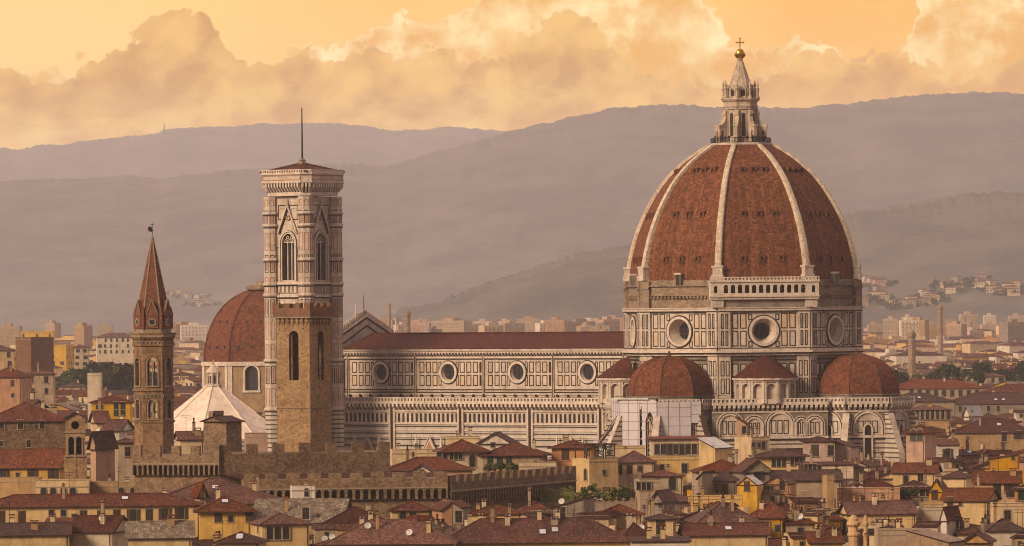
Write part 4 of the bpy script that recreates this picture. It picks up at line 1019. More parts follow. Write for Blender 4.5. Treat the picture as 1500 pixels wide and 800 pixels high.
# ================================================================== far chapel dome (left of the bell tower)
REFX, REFY = 345.0, 480.0
YL = 1700.0
med = thing('domed_chapel', 'domed church with red-brown cupola half hidden behind the bell tower', 'church', (xpx(388, YL), YL, 0), rad(-11))
zl = lambda py: zpx(py, YL - 14)
RL = 90 / F * YL
mb = MB(); Rw = RL * 1.02
for k in range(8):
    a = -90 + 45 * k; w = Rw * math.sin(rad(22.5)); ap_ = Rw * AP
    mb.T = frame(ap_ * math.cos(rad(a)), ap_ * math.sin(rad(a)), a)
    pierced(mb, -w, w, 0, zl(530), [op_arch(0, 1.9, zl(572), zl(546), 1.9)], .9, 'tan_wall' if 'tan_wall' in M else 'stucco_tan', 'pale_marble', 'leaded_glass')
    archivolt(mb, 0, 1.95, zl(546), .6, -.4, 0, 'pale_marble', legs=zl(572)); mb.box(-2.7, 2.7, -.5, 0, zl(575), zl(572), 'pale_marble')
    for s in (-1, 1): mb.box(*sorted((s * w, s * (w - 1.3))), -.35, -.01, 0, zl(535), 'pale_marble')
    mb.box(-w - .2, w + .2, -.6, 0, zl(536), zl(530), 'pale_marble')
mb.T = Matrix.Identity(4); mb.build('wall', med)
mb = MB(); pl = [(RL * math.cos(t * math.pi / 2 * .94 / 12) ** .9, zl(530) + (zl(424) - zl(530)) * math.sin(t * math.pi / 2 * .94 / 12) / math.sin(math.pi / 2 * .94)) for t in range(13)]
mb.rings(8, pl, 'chapel_tile', rot=22.5)
for k in range(8):
    t_ = rad(22.5 + 45 * k)
    for (r0, z0), (r1, z1) in zip(pl, pl[1:]): mb.tube((r0 * math.cos(t_), r0 * math.sin(t_), z0), (r1 * math.cos(t_), r1 * math.sin(t_), z1), .3, .3, 'chapel_tile', 5)
for a in (-90, -135, -45):
    for f, n in ((.2, 3), (.55, 2)):
        z = zl(530) + (zl(424) - zl(530)) * f; r = np.interp(z, [p[1] for p in pl], [p[0] for p in pl]) * AP
        for i in range(n): mb.T = frame(r * math.cos(rad(a)), r * math.sin(rad(a)), a) @ Matrix.Translation(((i - (n - 1) / 2) * 4.2, 0, 0)); mb.box(-.3, .3, -.3, .3, z - .4, z + .4, 'dark_opening')
mb.T = Matrix.Identity(4); mb.build('cupola', med)
mb = MB(); mb.rings(8, [(5.2, zl(425)), (5.6, zl(423)), (5.6, zl(419)), (3.0, zl(417)), (2.6, zl(413)), (.3, zl(411))], 'raw_masonry'); mb.build('cap', med)

# ================================================================== octagonal baptistery: only its white pyramid roof clears the houses
REFX, REFY = 315.0, 600.0
YP = 1400.0
bap = thing('baptistery', 'octagonal baptistery with a white marble pyramid roof', 'baptistery', (xpx(313, YP), YP, 0), rad(-30))
zp_ = lambda py: zpx(py, YP - 6)
mb = MB(); mb.prism(octo(18.0), 0, zp_(647), 'banded_marble', cap=False); mb.rings(8, [(18.0, zp_(647)), (18.4, zp_(645)), (18.4, zp_(642)), (17.6, zp_(641))], 'pale_marble', rot=22.5); mb.build('wall', bap)
mb = MB(); mb.rings(8, [(17.6, zp_(641)), (1.5, zp_(565))], 'roof_marble', rot=22.5)
for k in range(8): t_ = rad(22.5 + 45 * k); mb.tube((17.6 * math.cos(t_), 17.6 * math.sin(t_), zp_(641)), (1.5 * math.cos(t_), 1.5 * math.sin(t_), zp_(565)), .22, .22, 'roof_marble', 5)
roof_b = mb.build('roof', bap)
mb = MB(); mb.rings(8, [(2.1, zp_(566)), (2.1, zp_(564)), (1.35, zp_(563)), (1.35, zp_(548)), (1.9, zp_(546.5)), (1.9, zp_(545)), (.12, zp_(533))], 'pale_marble', rot=22.5)
for k in range(8):
    a = 45 * k; mb.T = frame(1.35 * AP * math.cos(rad(a)), 1.35 * AP * math.sin(rad(a)), a); mb.box(-.26, .26, -.05, -.01, zp_(562), zp_(551), 'dark_opening')
    mb.T = Matrix.Identity(4); t_ = rad(22.5 + 45 * k); mb.tube((1.75 * math.cos(t_), 1.75 * math.sin(t_), zp_(564)), (1.75 * math.cos(t_), 1.75 * math.sin(t_), zp_(546)), .16, .16, 'pale_marble', 6)
mb.rings(10, [(.1, zp_(534)), (.38, zp_(532)), (.1, zp_(530)), (.05, zp_(526))], 'gold'); mb.box(-.35, .35, -.05, .05, zp_(528.4), zp_(527.6), 'gold'); mb.build('lantern', bap)

# ================================================================== crenellated stone palace with its tower
def merlons(mb, x0, x1, z0, z1, w, gap, y0, y1, m):
    n = max(1, int((x1 - x0 + gap) / (w + gap))); p = (x1 - x0 - w) / max(1, n - 1)
    for i in range(n): mb.box(x0 + i * p, x0 + i * p + w, y0, y1, z0, z1 + rnd.uniform(-.12, .08), m)
REFX, REFY = 445.0, 560.0
fort = thing('stone_palace', 'brown crenellated medieval palace with a square stone tower', 'palace', (0, 990, 0))
def wing(name, xa, xb, Ya, Yb, py_top, py_mer, py_arch0, py_arch1, m, dep=12.0, mw=1.5, gp=1.25, arch_p=1.3):
    """a battlemented wall running between two plan points, hung arches under the parapet"""
    global REFX, REFY
    REFX, REFY = (xa + xb) / 2, py_top
    ax, ay = xpx(xa, Ya), Ya - 990; bx, by = xpx(xb, Yb), Yb - 990
    L = math.hypot(bx - ax, by - ay); ang = math.degrees(math.atan2(by - ay, bx - ax)); Ym = (Ya + Yb) / 2
    Zt, Zm = zpx(py_top, Ym), zpx(py_mer, Ym)
    mb = MB(); mb.T = Matrix.Translation((ax, ay, 0)) @ Matrix.Rotation(rad(ang), 4, 'Z')
    if py_arch0:
        za, zb = zpx(py_arch0, Ym), zpx(py_arch1, Ym)
        mb.box(0, L, 0, dep, 0, Zm, m, bottom=False)
        n = int(L / arch_p); p = L / n; o_ = -.75
        pierced(mb, 0, L, zb, Zm, [op_arch((i + .5) * p, p * .33, zb + .02, za - p * .36) for i in range(n)], .7, m, m, 'tile_edge_and_shade', y=o_)
        mb.quad((0, o_, Zm), (L, o_, Zm), (L, 0, Zm), (0, 0, Zm), m)
        for s in (0, L): mb.quad((s, o_, zb), (s, 0, zb), (s, 0, Zm), (s, o_, Zm), m)
        mb.box(0, L, o_ - .12, o_, za + .05, za + .3, 'window_stone')
    else:
        mb.box(0, L, 0, dep, 0, Zm, m, bottom=False); o_ = 0
    merlons(mb, 0, L, Zm, Zt, mw, gp, o_, o_ + .8, m)
    mb.T = Matrix.Identity(4)
    return mb.build(name, fort)
wing('west_wing', 196, 323, 990, 985, 652, 668, 681, 696, 'fort_stone', 14, 1.6, 1.5, .9)
wing('main_block', 322, 571, 985, 992, 649, 664, None, None, 'rubble_stone', 16, 2.0, 2.1)
wing('front_wall', 357, 655, 973, 977, 692, 702, 717, 732, 'fort_stone', 6, 2.2, 1.1, 1.32)
wing('flank_wall', 655, 838, 977, 1030, 689, 700, 713, 731, 'rubble_stone', 6, 2.0, 1.3, 1.2)
mb = MB(); 
REFX, REFY = 500.0, 700.0
zz = zpx(699, 972); mb.quad((xpx(357, 979), -11, zpx(701, 979)), (xpx(655, 983), -7, zpx(701, 983)), (xpx(655, 990), -1, zz + .2), (xpx(322, 985), -5, zz + .2), 'roof_tile_dark'); mb.build('walk_roof', fort)
# stone slab repairs, slits
REFX, REFY = 445.0, 560.0
YV = 1003.0; TV = 31.0
zv = lambda py: zpx(py, YV - 4)
sq = 57.4 / F * YV
tw = bpy.data.objects.new('tower', None); COL.objects.link(tw); tw.parent = fort
tw.location = (xpx(445.5, YV), YV - 990, 0); tw.rotation_euler = (0, 0, rad(-TV))
h = sq / 2
mb = MB()
for a in DIRS:
    mb.T = frame(h * math.cos(rad(a)), h * math.sin(rad(a)), a)
    mb.quad((-h, 0, 0), (h, 0, 0), (h, 0, zv(562)), (-h, 0, zv(562)), 'brown_stone')
    pierced(mb, -h, h, zv(562), zv(475), [op_arch(.15, .98, zv(557), zv(493), .98)], .6, 'brown_stone', 'rubble_stone', None)
    mb.quad((-h, 0, zv(475)), (h, 0, zv(475)), (h, 0, zv(462)), (-h, 0, zv(462)), 'tower_brick')
    mb.box(-h, h, -.1, -.005, zv(599), zv(598), 'rubble_stone')
    for i in range(26):   # put-log holes and worn stones
        x = rnd.uniform(-h + .4, h - .4); z = rnd.choice((zv(568), zv(600), zv(625), zv(640), zv(482), zv(520))) + rnd.uniform(-.3, .3)
        if abs(x - .15) < 1.4 and z > zv(562): continue
        mb.box(x - .12, x + .12, -.03, -.008, z - .1, z + .12, 'dark_opening' if i % 3 else 'tile_edge_and_shade')
    corbels(mb, -h, h, zv(478), zv(466), .95, .3, 'brown_stone', fill=.45)
    n = 7
    for i in range(n):
        x = -h + (i + .5) * 2 * h / n; archivolt(mb, x, .26, zv(471), .13, -.3, -.01, 'brown_stone')
mb.T = Matrix.Identity(4)
mb.poly([(x, y, zv(569)) for x, y in ((h, -h), (h, h), (-h, h), (-h, -h))], 'rubble_stone'); mb.poly([(x, y, zv(478)) for x, y in ((h, -h), (h, h), (-h, h), (-h, -h))], 'rubble_stone')
mb.tube((h, -h, 0), (h, -h, zv(470)), .12, .12, 'brown_stone', 6); mb.build('shaft', tw)
mb = MB(); H2 = h + .42
mb.prism([(H2, -H2), (H2, H2), (-H2, H2), (-H2, -H2)], zv(466), zv(451), 'tower_brick', base=True)
for a in DIRS:
    mb.T = frame(H2 * math.cos(rad(a)), H2 * math.sin(rad(a)), a); merlons(mb, -H2, H2, zv(451), zv(444.5), 1.25, .85, 0.002, .6, 'tower_brick'); mb.box(-H2, H2, -.08, 0, zv(466), zv(464), 'window_stone')
mb.T = Matrix.Identity(4); mb.tube((-H2 + 1.2, -H2 + .3, zv(451)), (-H2 + 1.2, -H2 + .3, zv(424)), .05, .03, 'dark_metal'); mb.build('battlement', tw)
mb = MB()      # timber stays and an iron bell frame inside the belfry
mb.box(-1.8, 1.8, -.15, .15, zv(524), zv(521), 'weathered_wood'); mb.box(-.15, .15, -1.8, 1.8, zv(524), zv(521), 'weathered_wood'); mb.rings(10, [(.75, zv(540)), (.55, zv(536)), (.4, zv(528)), (.1, zv(525))], 'dark_metal'); mb.build('bell', tw)

# ================================================================== small bell gable at far left
REFX, REFY = 110.0, 660.0
YG = 1010.0
bell = thing('bell_gable', 'small stone bell gable with two arched openings beside a long red roof', 'bell tower', (xpx(110.5, YG), YG, 0), rad(3))
zg = lambda py: zpx(py, YG)
hw = 14.5 / F * YG
mb = MB(); sk = dict(m='spire_stone', m_rev='fort_stone')
mb.quad((-hw - .25, 0, 0), (hw + .25, 0, 0), (hw + .25, 0, zg(668)), (-hw - .25, 0, zg(668)), 'brown_stone')
pierced(mb, -hw, hw, zg(668), zg(633), [op_arch(-.72, .48, zg(666), zg(644)), op_arch(.62, .48, zg(666), zg(644))], 1.0, 'brown_stone', 'fort_stone', 'tile_edge_and_shade')  # dark sheet closes the open arches and round opening below: painted shade
pierced(mb, -hw, hw, zg(633), zg(612), [op_round(0, zg(623), .72)], 1.0, 'brown_stone', 'fort_stone', 'tile_edge_and_shade')
mb.poly([(-hw, 0, zg(612)), (hw, 0, zg(612)), (0, 0, zg(605))], 'brown_stone')
for y, rev in ((1.2, True),):
    mb.quad((hw, y, 0), (-hw, y, 0), (-hw, y, zg(668)), (hw, y, zg(668)), 'spire_stone')
    pierced(mb, -hw, hw, zg(668), zg(633), [op_arch(-.72, .48, zg(666), zg(644)), op_arch(.62, .48, zg(666), zg(644))], 0.01, 'spire_stone', 'fort_stone', None, y=1.2)
    pierced(mb, -hw, hw, zg(633), zg(612), [op_round(0, zg(623), .72)], .01, 'spire_stone', 'fort_stone', None, y=1.2); mb.poly([(hw, 1.2, zg(612)), (-hw, 1.2, zg(612)), (0, 1.2, zg(605))], 'spire_stone')
for s in (-1, 1): mb.quad((s * hw, 0, 0), (s * hw, 1.2, 0), (s * hw, 1.2, zg(612)), (s * hw, 0, zg(612)), 'spire_stone')
for x in (-.72, .62): archivolt(mb, x, .5, zg(644), .2, -.2, 0, 'window_stone', legs=zg(666))
mb.box(-hw - .3, hw + .3, -.35, 0, zg(669), zg(667), 'window_stone'); mb.box(-hw - .2, hw + .2, -.25, 0, zg(634), zg(632), 'window_stone')
for x in (-.1,): mb.box(x - .25, x + .25, -.12, 0, zg(700), zg(669), 'brown_stone')
mb.build('wall', bell)
mb = MB(); 
for s in (-1, 1): mb.quad((s * (hw + .5), -.45, zg(613.5)), (0, -.45, zg(603)), (0, 1.6, zg(603)), (s * (hw + .5), 1.6, zg(613.5)), 'roof_tile'); mb.quad((s * (hw + .5), -.45, zg(615.5)), (0, -.45, zg(605)), (0, -.45, zg(603)), (s * (hw + .5), -.45, zg(613.5)), 'tile_edge_and_shade')
mb.build('roof', bell)
for x in (-.72, .62):
    mb = MB(); mb.T = Matrix.Translation((x, .6, zg(655))); mb.rings(10, [(.34, -.5), (.26, -.3), (.2, .1), (.05, .28)], 'dark_metal'); mb.box(-.45, .45, -.06, .06, .28, .4, 'weathered_wood'); mb.build('bell', bell)

# ================================================================== the sheeted scaffold round the south tribune
REFX, REFY = 750.0, 450.0
scaf = thing('scaffold', 'pale lilac sheeted scaffold wrapped round the cathedral chapel', 'scaffold', (51.9, 1300.0, -.25), rad(-TH))
cx, cy = 0, -29.0; RSF = 13.2
def sheet(f, x0, x1, z0, z1, ops=(), name='sheet'):
    mb = MB(); r = RSF * AP; mb.T = frame(cx + r * math.cos(rad(f)), cy + r * math.sin(rad(f)), f)
    pierced(mb, x0, x1, z0, z1, list(ops), .25, 'scaffold_sheet', 'dark_metal', None)
    mb.quad((x1, .25, z0), (x0, .25, z0), (x0, .25, z1), (x1, .25, z1), 'scaffold_sheet') if not ops else None
    n = max(1, int((x1 - x0) / 2.4))
    for i in range(n + 1): x = x0 + (x1 - x0) * i / n; mb.box(x - .05, x + .05, -.06, -.01, z0, z1, 'window_stone')
    z = z0 + 1.9
    while z < z1: mb.box(x0, x1, -.05, -.01, z - .04, z + .04, 'window_stone'); z += 2.0
    return mb.build(name, scaf)
w = face_w(RSF) / 2
sheet(-90, -w, w, 18, 34.4, [op_rect(.4, 1.1, 18.2, 33.9), op_arch(w - 1.9, 1.15, 22, 29.5, 2.6)]); sheet(-45, -w, w * .5, 21, 34.2, []); sheet(-135, -w, w, 18, 34.4, [])
sheet(-45, w * .5, w * .95, 29.5, 34.2, []); sheet(-45, w * .5, w * 1.25, 23.2, 26.0, [])
mb = MB()
for f in (-90, -45, -135, 0, 180):
    mb.T = frame(cx + (RSF - 1.0) * AP * math.cos(rad(f)), cy + (RSF - 1.0) * AP * math.sin(rad(f)), f)
    for i in range(6): x = -w + 2 * w * i / 5; mb.tube((x, -.4, 0), (x, -.4, 34.6), .06, .06, 'dark_metal', 5)
    for k in range(10): mb.box(-w, w, -.5, .4, 15.9 + k * 2.0, 16.0 + k * 2.0, 'weathered_wood')
    mb.tube((-w, -.4, 35.3), (w, -.4, 35.3), .05, .05, 'dark_metal', 5)
mb.T = Matrix.Identity(4); mb.build('tube_frame', scaf)
mb = MB(); mb.T = frame(cx + RSF * AP * math.cos(rad(-90)), cy + RSF * AP * math.sin(rad(-90)), -90); mb.box(-w * 1.4, w * .6, -.4, 3.2, 34.7, 35.05, 'awning'); mb.build('cover_board', scaf)
# low sheeted hoist at the left foot, and the long inclined chute
mb = MB(); mb.T = frame(cx + 15.5 * math.cos(rad(-135)), cy + 15.5 * math.sin(rad(-135)), -135); mb.box(-4, 1.5, -1, 2, 14, 25.5, 'scaffold_sheet'); mb.box(-1.5, 3.2, -.5, 2.5, 14, 22.8, 'scaffold_sheet'); mb.build('hoist_cover', scaf)
ch = MB(); p0 = Vector(px2w(874, 652, 1268)); p1 = Vector(px2w(909, 606, 1272)); d = (p1 - p0)
Mi = (Matrix.Translation((51.7, 1300, 0)) @ Matrix.Rotation(rad(-TH), 4, 'Z')).inverted()
ch.tube(Mi @ p0, Mi @ p1, .3, .3, 'weathered_wood', 6); ch.tube(Mi @ (p0 + Vector((0, .8, .9))), Mi @ (p1 + Vector((0, .8, .9))), .09, .09, 'dark_metal', 5); ch.tube(Mi @ p0, Mi @ (p0 - Vector((0, 0, 26))), .25, .25, 'dark_metal'); ch.build('chute', scaf)
# ================================================================== houses
def win_mesh(kind):
    m = MB()
    if kind == 'tall':      # 1.1 x 1.9 with stone surround and sill
        m.box(-.75, -.55, -.1, 0, -.95, .95, 'window_stone'); m.box(.55, .75, -.1, 0, -.95, .95, 'window_stone'); m.box(-.75, .75, -.12, 0, .95, 1.15, 'window_stone'); m.box(-.85, .85, -.25, 0, -1.12, -.95, 'window_stone')
        m.quad((-.55, -.02, -.95), (.55, -.02, -.95), (.55, -.02, .95), (-.55, -.02, .95), 'glass'); m.box(-.03, .03, -.05, -.025, -.95, .95, 'weathered_wood'); m.box(-.55, .55, -.045, -.022, .2, .25, 'weathered_wood')
    elif kind in ('shut', 'green'):
        sh = 'shutter_brown' if kind == 'shut' else 'shutter_green'
        m.box(-.7, .7, -.06, 0, .9, 1.05, 'window_stone'); m.box(-.75, .75, -.2, 0, -1.05, -.92, 'window_stone')
        m.box(-.58, -.02, -.09, 0, -.92, .9, sh); m.box(.02, .58, -.09, 0, -.92, .9, sh)
        for i in range(9): z = -.8 + i * .2; m.box(-.5, -.08, -.115, -.09, z, z + .09, sh); m.box(.08, .5, -.115, -.09, z, z + .09, sh)
    elif kind == 'open':    # dark opening with shutters folded back
        m.quad((-.5, -.02, -.92), (.5, -.02, -.92), (.5, -.02, .9), (-.5, -.02, .9), 'dark_opening'); m.box(-.55, .55, -.1, 0, .9, 1.02, 'window_stone'); m.box(-.65, .65, -.2, 0, -1.05, -.92, 'window_stone')
        m.box(-1.08, -.55, -.1, -.005, -.92, .9, 'shutter_brown'); m.box(.55, 1.08, -.1, -.005, -.92, .9, 'shutter_brown')
    elif kind == 'small':
        m.quad((-.4, -.02, -.5), (.4, -.02, -.5), (.4, -.02, .5), (-.4, -.02, .5), 'dark_opening'); m.box(-.55, -.4, -.08, 0, -.5, .5, 'window_stone'); m.box(.4, .55, -.08, 0, -.5, .5, 'window_stone'); m.box(-.55, .55, -.1, 0, .5, .65, 'window_stone'); m.box(-.6, .6, -.18, 0, -.62, -.5, 'window_stone')
    elif kind == 'arch':
        m.poly([(-.55, -.02, -1.1), (.55, -.02, -1.1)] + [(.55 * math.cos(math.pi * i / 8), -.02, .5 + .55 * math.sin(math.pi * i / 8)) for i in range(9)], 'dark_opening'); archivolt(m, 0, .55, .5, .18, -.12, 0, 'window_stone', legs=-1.1); m.box(-.8, .8, -.2, 0, -1.22, -1.1, 'window_stone')
    elif kind == 'wide':    # loggia opening with two posts
        m.quad((-1.9, -.02, -1.0), (1.9, -.02, -1.0), (1.9, -.02, 1.0), (-1.9, -.02, 1.0), 'dark_opening')
        for x in (-1.9, -.65, .65, 1.9): m.box(x - .12, x + .12, -.2, 0, -1.0, 1.0, 'window_stone')
        m.box(-2.05, 2.05, -.25, 0, 1.0, 1.2, 'window_stone'); m.box(-2.05, 2.05, -.22, 0, -1.15, -1.0, 'window_stone')
    return m.mesh('window')
WIN = {k: win_mesh(k) for k in ('tall', 'shut', 'green', 'open', 'small', 'arch', 'wide')}
def chim_mesh(i):
    m = MB(); w, d, h = ((.45, .4, 1.7), (.35, .35, 2.3), (.7, .4, 1.4), (.28, .28, 2.9))[i]
    k = ('stucco_cream', 'raw_masonry', 'stucco_tan', 'stucco_tan')[i]
    m.box(-w, w, -d, d, -1.6, h, k); m.box(-w - .12, w + .12, -d - .12, d + .12, h, h + .14, 'tile_edge_and_shade')
    if i != 1:
        for s in (-1, 1): m.box(s * (w - .1) - .09, s * (w - .1) + .09, -d, d, h + .14, h + .5, k)
        m.add([(-w - .15, -d - .1, h + .5), (w + .15, -d - .1, h + .5), (w + .15, d + .1, h + .5), (-w - .15, d + .1, h + .5), (-w - .15, 0, h + .8), (w + .15, 0, h + .8)], [(0, 1, 5, 4), (2, 3, 4, 5), (0, 4, 3), (1, 2, 5), (3, 2, 1, 0)], 'roof_tile')
    else: m.rings(8, [(.2, h + .14), (.2, h + .9), (.3, h + .95), (.05, h + 1.15)], 'tile_edge_and_shade')
    return m.mesh('chimney')
CHIM = [chim_mesh(i) for i in range(4)]
def ant_mesh(i):
    m = MB(); h = (3.4, 4.4)[i]; m.tube((0, 0, -1), (0, 0, h), .045, .03, 'dark_metal', 5)
    for z, L in ((h - .1, .8), (h - .7, 1.0)) if i else ((h - .1, 1.0), (h - .5, .5)):
        m.tube((-L, 0, z), (L, .1, z), .028, .028, 'dark_metal', 4)
        for k in range(6): x = -L + 2 * L * k / 5; m.tube((x, -.4 + .03 * k, z), (x, .4 - .03 * k, z), .02, .02, 'dark_metal', 4)
    return m.mesh('antenna')
ANT = [ant_mesh(0), ant_mesh(1)]
def dish_mesh():
    m = MB(); m.tube((0, 0, -.8), (0, 0, .55), .05, .05, 'dark_metal', 5); T = Matrix.Translation((0, -.1, .7)) @ Matrix.Rotation(rad(62), 4, 'X'); m.T = T
    m.rings(14, [(.05, -.12), (.3, -.08), (.5, 0), (.53, .03), (.5, .02), (.3, -.05), (.04, -.09)], 'white_paint'); m.tube((0, .35, 0), (0, 0, .5), .025, .025, 'dark_metal', 4)
    return m.mesh('satellite_dish')
DISH = dish_mesh()
def sky_mesh():
    m = MB(); m.box(-.55, .55, -.75, .75, 0, .12, 'weathered_wood'); m.quad((-.48, -.68, .13), (.48, -.68, .13), (.48, .68, .13), (-.48, .68, .13), 'skylight_glass'); return m.mesh('skylight')
SKYL = sky_mesh()

HOUSES = []      # records for labels and for the skyline test
def put(mesh, name, parent, loc, rz=0.0, sc=(1, 1, 1), tilt=None):
    o = link(name, mesh, parent); o.location = loc; o.rotation_euler = (0, 0, rz) if tilt is None else tilt; o.scale = sc; return o
def house(xl, xr, ye, Y, th=6.0, dep=11.0, roof='hip', rise=None, ridge='x', wall='cream', tile='roof_tile', wins='auto', rows=2, yb=None, chim=1, label=None, ant=0, sky=0, dish=0, name='house', cat='house', shedto='l', wk=None, over=.55, parapet=.7, z0=0.0, detail=True, density=.8, rr=None, attic=False):
    global REFX, REFY
    rr = rr or random.Random(int(xl * 7 + ye * 131 + Y)); REFX, REFY = (xl + xr) / 2, ye
    t = rad(th); ct, st = math.cos(t), math.sin(t)
    tot = (xr - xl) / F * Y
    dep = min(dep, tot * .75 / max(abs(st), .01)) if abs(th) > 3 else dep
    w = (tot - dep * abs(st)) / ct
    cy = Y + (dep * ct + w * abs(st)) / 2; cx = xpx((xl + xr) / 2, Y) * (1 + 0.25 * dep / Y * 0)
    ze = zpx(ye, Y)
    root = thing(name, label or '', cat, (cx, cy, 0), t)
    hw, hd = w / 2, dep / 2; wm = 'stucco_' + wall if 'stucco_' + wall in M else wall
    R_ = rise if rise is not None else 0.36 * (min(hw, hd) if roof == 'hip' else (hd if ridge == 'x' else hw))
    mb = MB(); mb.box(-hw, hw, -hd, hd, z0, ze, wm, bottom=False)
    o_ = over; rb = MB(); zt = ze + R_; th_ = .22
    zl_ = ze - o_ * R_ / (hd if ridge == 'x' else hw) * (1 if roof != 'flat' else 0) + .05
    rz_fn = None
    if roof == 'hip':
        X_, Y_ = hw + o_, hd + o_; k = max(0.0, X_ - Y_) if ridge == 'x' else 0; ky = max(0.0, Y_ - X_) if ridge == 'y' else 0
        if ridge == 'x' and X_ <= Y_: k = 0
        A = [(-X_, -Y_, zl_), (X_, -Y_, zl_), (X_, Y_, zl_), (-X_, Y_, zl_)]; r0, r1 = (-k, -ky, zt), (k, ky, zt)
        if ridge == 'x': rb.poly([A[0], A[1], r1, r0], tile); rb.poly([A[2], A[3], r0, r1], tile); rb.poly([A[1], A[2], r1], tile); rb.poly([A[3], A[0], r0], tile)
        else: rb.poly([A[1], A[2], r1, r0], tile); rb.poly([A[3], A[0], r0, r1], tile); rb.poly([A[0], A[1], r0], tile); rb.poly([A[2], A[3], r1], tile)
        if detail:
            for c_, r_ in ((A[0], r0), (A[1], r1 if ridge == 'x' else r0)): rb.tube(c_, r_, .13, .13, tile, 4)
            if k > .5: rb.tube(r0, r1, .15, .15, tile, 4)
    elif roof == 'gable':
        X_, Y_ = hw + (o_ if ridge == 'x' else o_), hd + o_
        if ridge == 'x':
            A = [(-X_, -Y_, zl_), (X_, -Y_, zl_), (X_, Y_, zl_), (-X_, Y_, zl_)]; r0, r1 = (-X_, 0, zt), (X_, 0, zt)
            rb.poly([A[0], A[1], r1, r0], tile); rb.poly([A[2], A[3], r0, r1], tile)
            for s in (-1, 1): mb.poly([(s * hw, -hd, ze), (s * hw, hd, ze), (s * hw, 0, zt - .1)][::s], wm)
            rb.poly([A[1], r1, (X_, 0, zt - .3), (X_, -Y_, zl_ - .3)], 'tile_edge_and_shade'); rb.poly([A[0], (-X_, -Y_, zl_ - .3), (-X_, 0, zt - .3), r0], 'tile_edge_and_shade')
        else:
            A = [(-X_, -Y_, zl_), (X_, -Y_, zl_), (X_, Y_, zl_), (-X_, Y_, zl_)]; r0, r1 = (0, -Y_, zt), (0, Y_, zt)
            rb.poly([A[1], A[2], r1, r0], tile); rb.poly([A[3], A[0], r0, r1], tile)
            for s in (-1, 1): mb.poly([(-hw, s * hd, ze), (hw, s * hd, ze), (0, s * hd, zt - .1)][::-s], wm)
            rb.poly([A[0], (-X_, -Y_, zl_ - .25), (0, -Y_, zt - .25), r0], 'tile_edge_and_shade'); rb.poly([A[1], r0, (0, -Y_, zt - .25), (X_, -Y_, zl_ - .25)], 'tile_edge_and_shade')
        if detail: rb.tube(r0, r1, .15, .15, tile, 4)
    elif roof == 'shed':     # falls to one side: l, r, f (towards the viewer)
        X_, Y_ = hw + o_ * .6, hd + o_ * .6; zh = {'l': (0, 1, 1, 0), 'r': (1, 0, 0, 1), 'f': (0, 0, 1, 1)}[shedto]
        A = [(sx * X_, sy * Y_, ze + .05 + R_ * q) for (sx, sy), q in zip(((-1, -1), (1, -1), (1, 1), (-1, 1)), zh)]
        rb.poly(A, tile); rb.poly([(x, y, z - .2) for x, y, z in A][::-1], 'tile_edge_and_shade')
        for i in range(4): a, b = A[i], A[(i + 1) % 4]; rb.poly([(a[0], a[1], a[2] - .2), (b[0], b[1], b[2] - .2), b, a], 'tile_edge_and_shade')
        q = [(sx * hw, sy * hd) for sx, sy in ((-1, -1), (1, -1), (1, 1), (-1, 1))]
        for i in range(4):
            j = (i + 1) % 4
            if zh[i] or zh[j]: mb.poly([(*q[i], ze)] + [(*q[j], ze)] + ([(*q[j], ze + R_ - .12)] if zh[j] else []) + ([(*q[i], ze + R_ - .12)] if zh[i] else []), wm)
        zt = ze + R_
    else:                    # flat terrace behind a parapet
        p = parapet
        for a in ((-hw, hw, -hd, -hd + .25), (-hw, hw, hd - .25, hd), (-hw, -hw + .25, -hd + .25, hd - .25), (hw - .25, hw, -hd + .25, hd - .25)): mb.box(a[0], a[1], a[2], a[3], ze, ze + p, wm)
        mb.box(-hw - .08, hw + .08, -hd - .08, -hd + .33, ze + p, ze + p + .1, 'window_stone'); rb.quad((-hw, -hd, ze + .06), (hw, -hd, ze + .06), (hw, hd, ze + .06), (-hw, hd, ze + .06), 'raw_masonry'); zt = ze + p
        mb.box(-hw - .06, hw + .06, -hd - .06, -hd - .002, ze - .2, ze, 'window_stone')
    if roof in ('hip', 'gable'):
        X_, Y_ = hw + o_, hd + o_
        rb.quad((-X_, -Y_, zl_ - .14), (-X_, Y_, zl_ - .14), (X_, Y_, zl_ - .14), (X_, -Y_, zl_ - .14), 'tile_edge_and_shade')
        B = [(-X_, -Y_), (X_, -Y_), (X_, Y_), (-X_, Y_)]
        for i in range(4): a, b = B[i], B[(i + 1) % 4]; rb.quad((*a, zl_ - .14), (*b, zl_ - .14), (*b, zl_), (*a, zl_), 'tile_edge_and_shade')
        if detail and w > 4: mb.tube((hw - .3, -hd - .08, z0), (hw - .3, -hd - .08, ze - .1), .06, .06, 'weathered_wood', 5)
    mb.build('wall', root); ro = rb.build('roof', root)
    # windows
    wk = wk or rr.choice(['tall', 'shut', 'shut', 'green', 'open'])
    nwin = 0
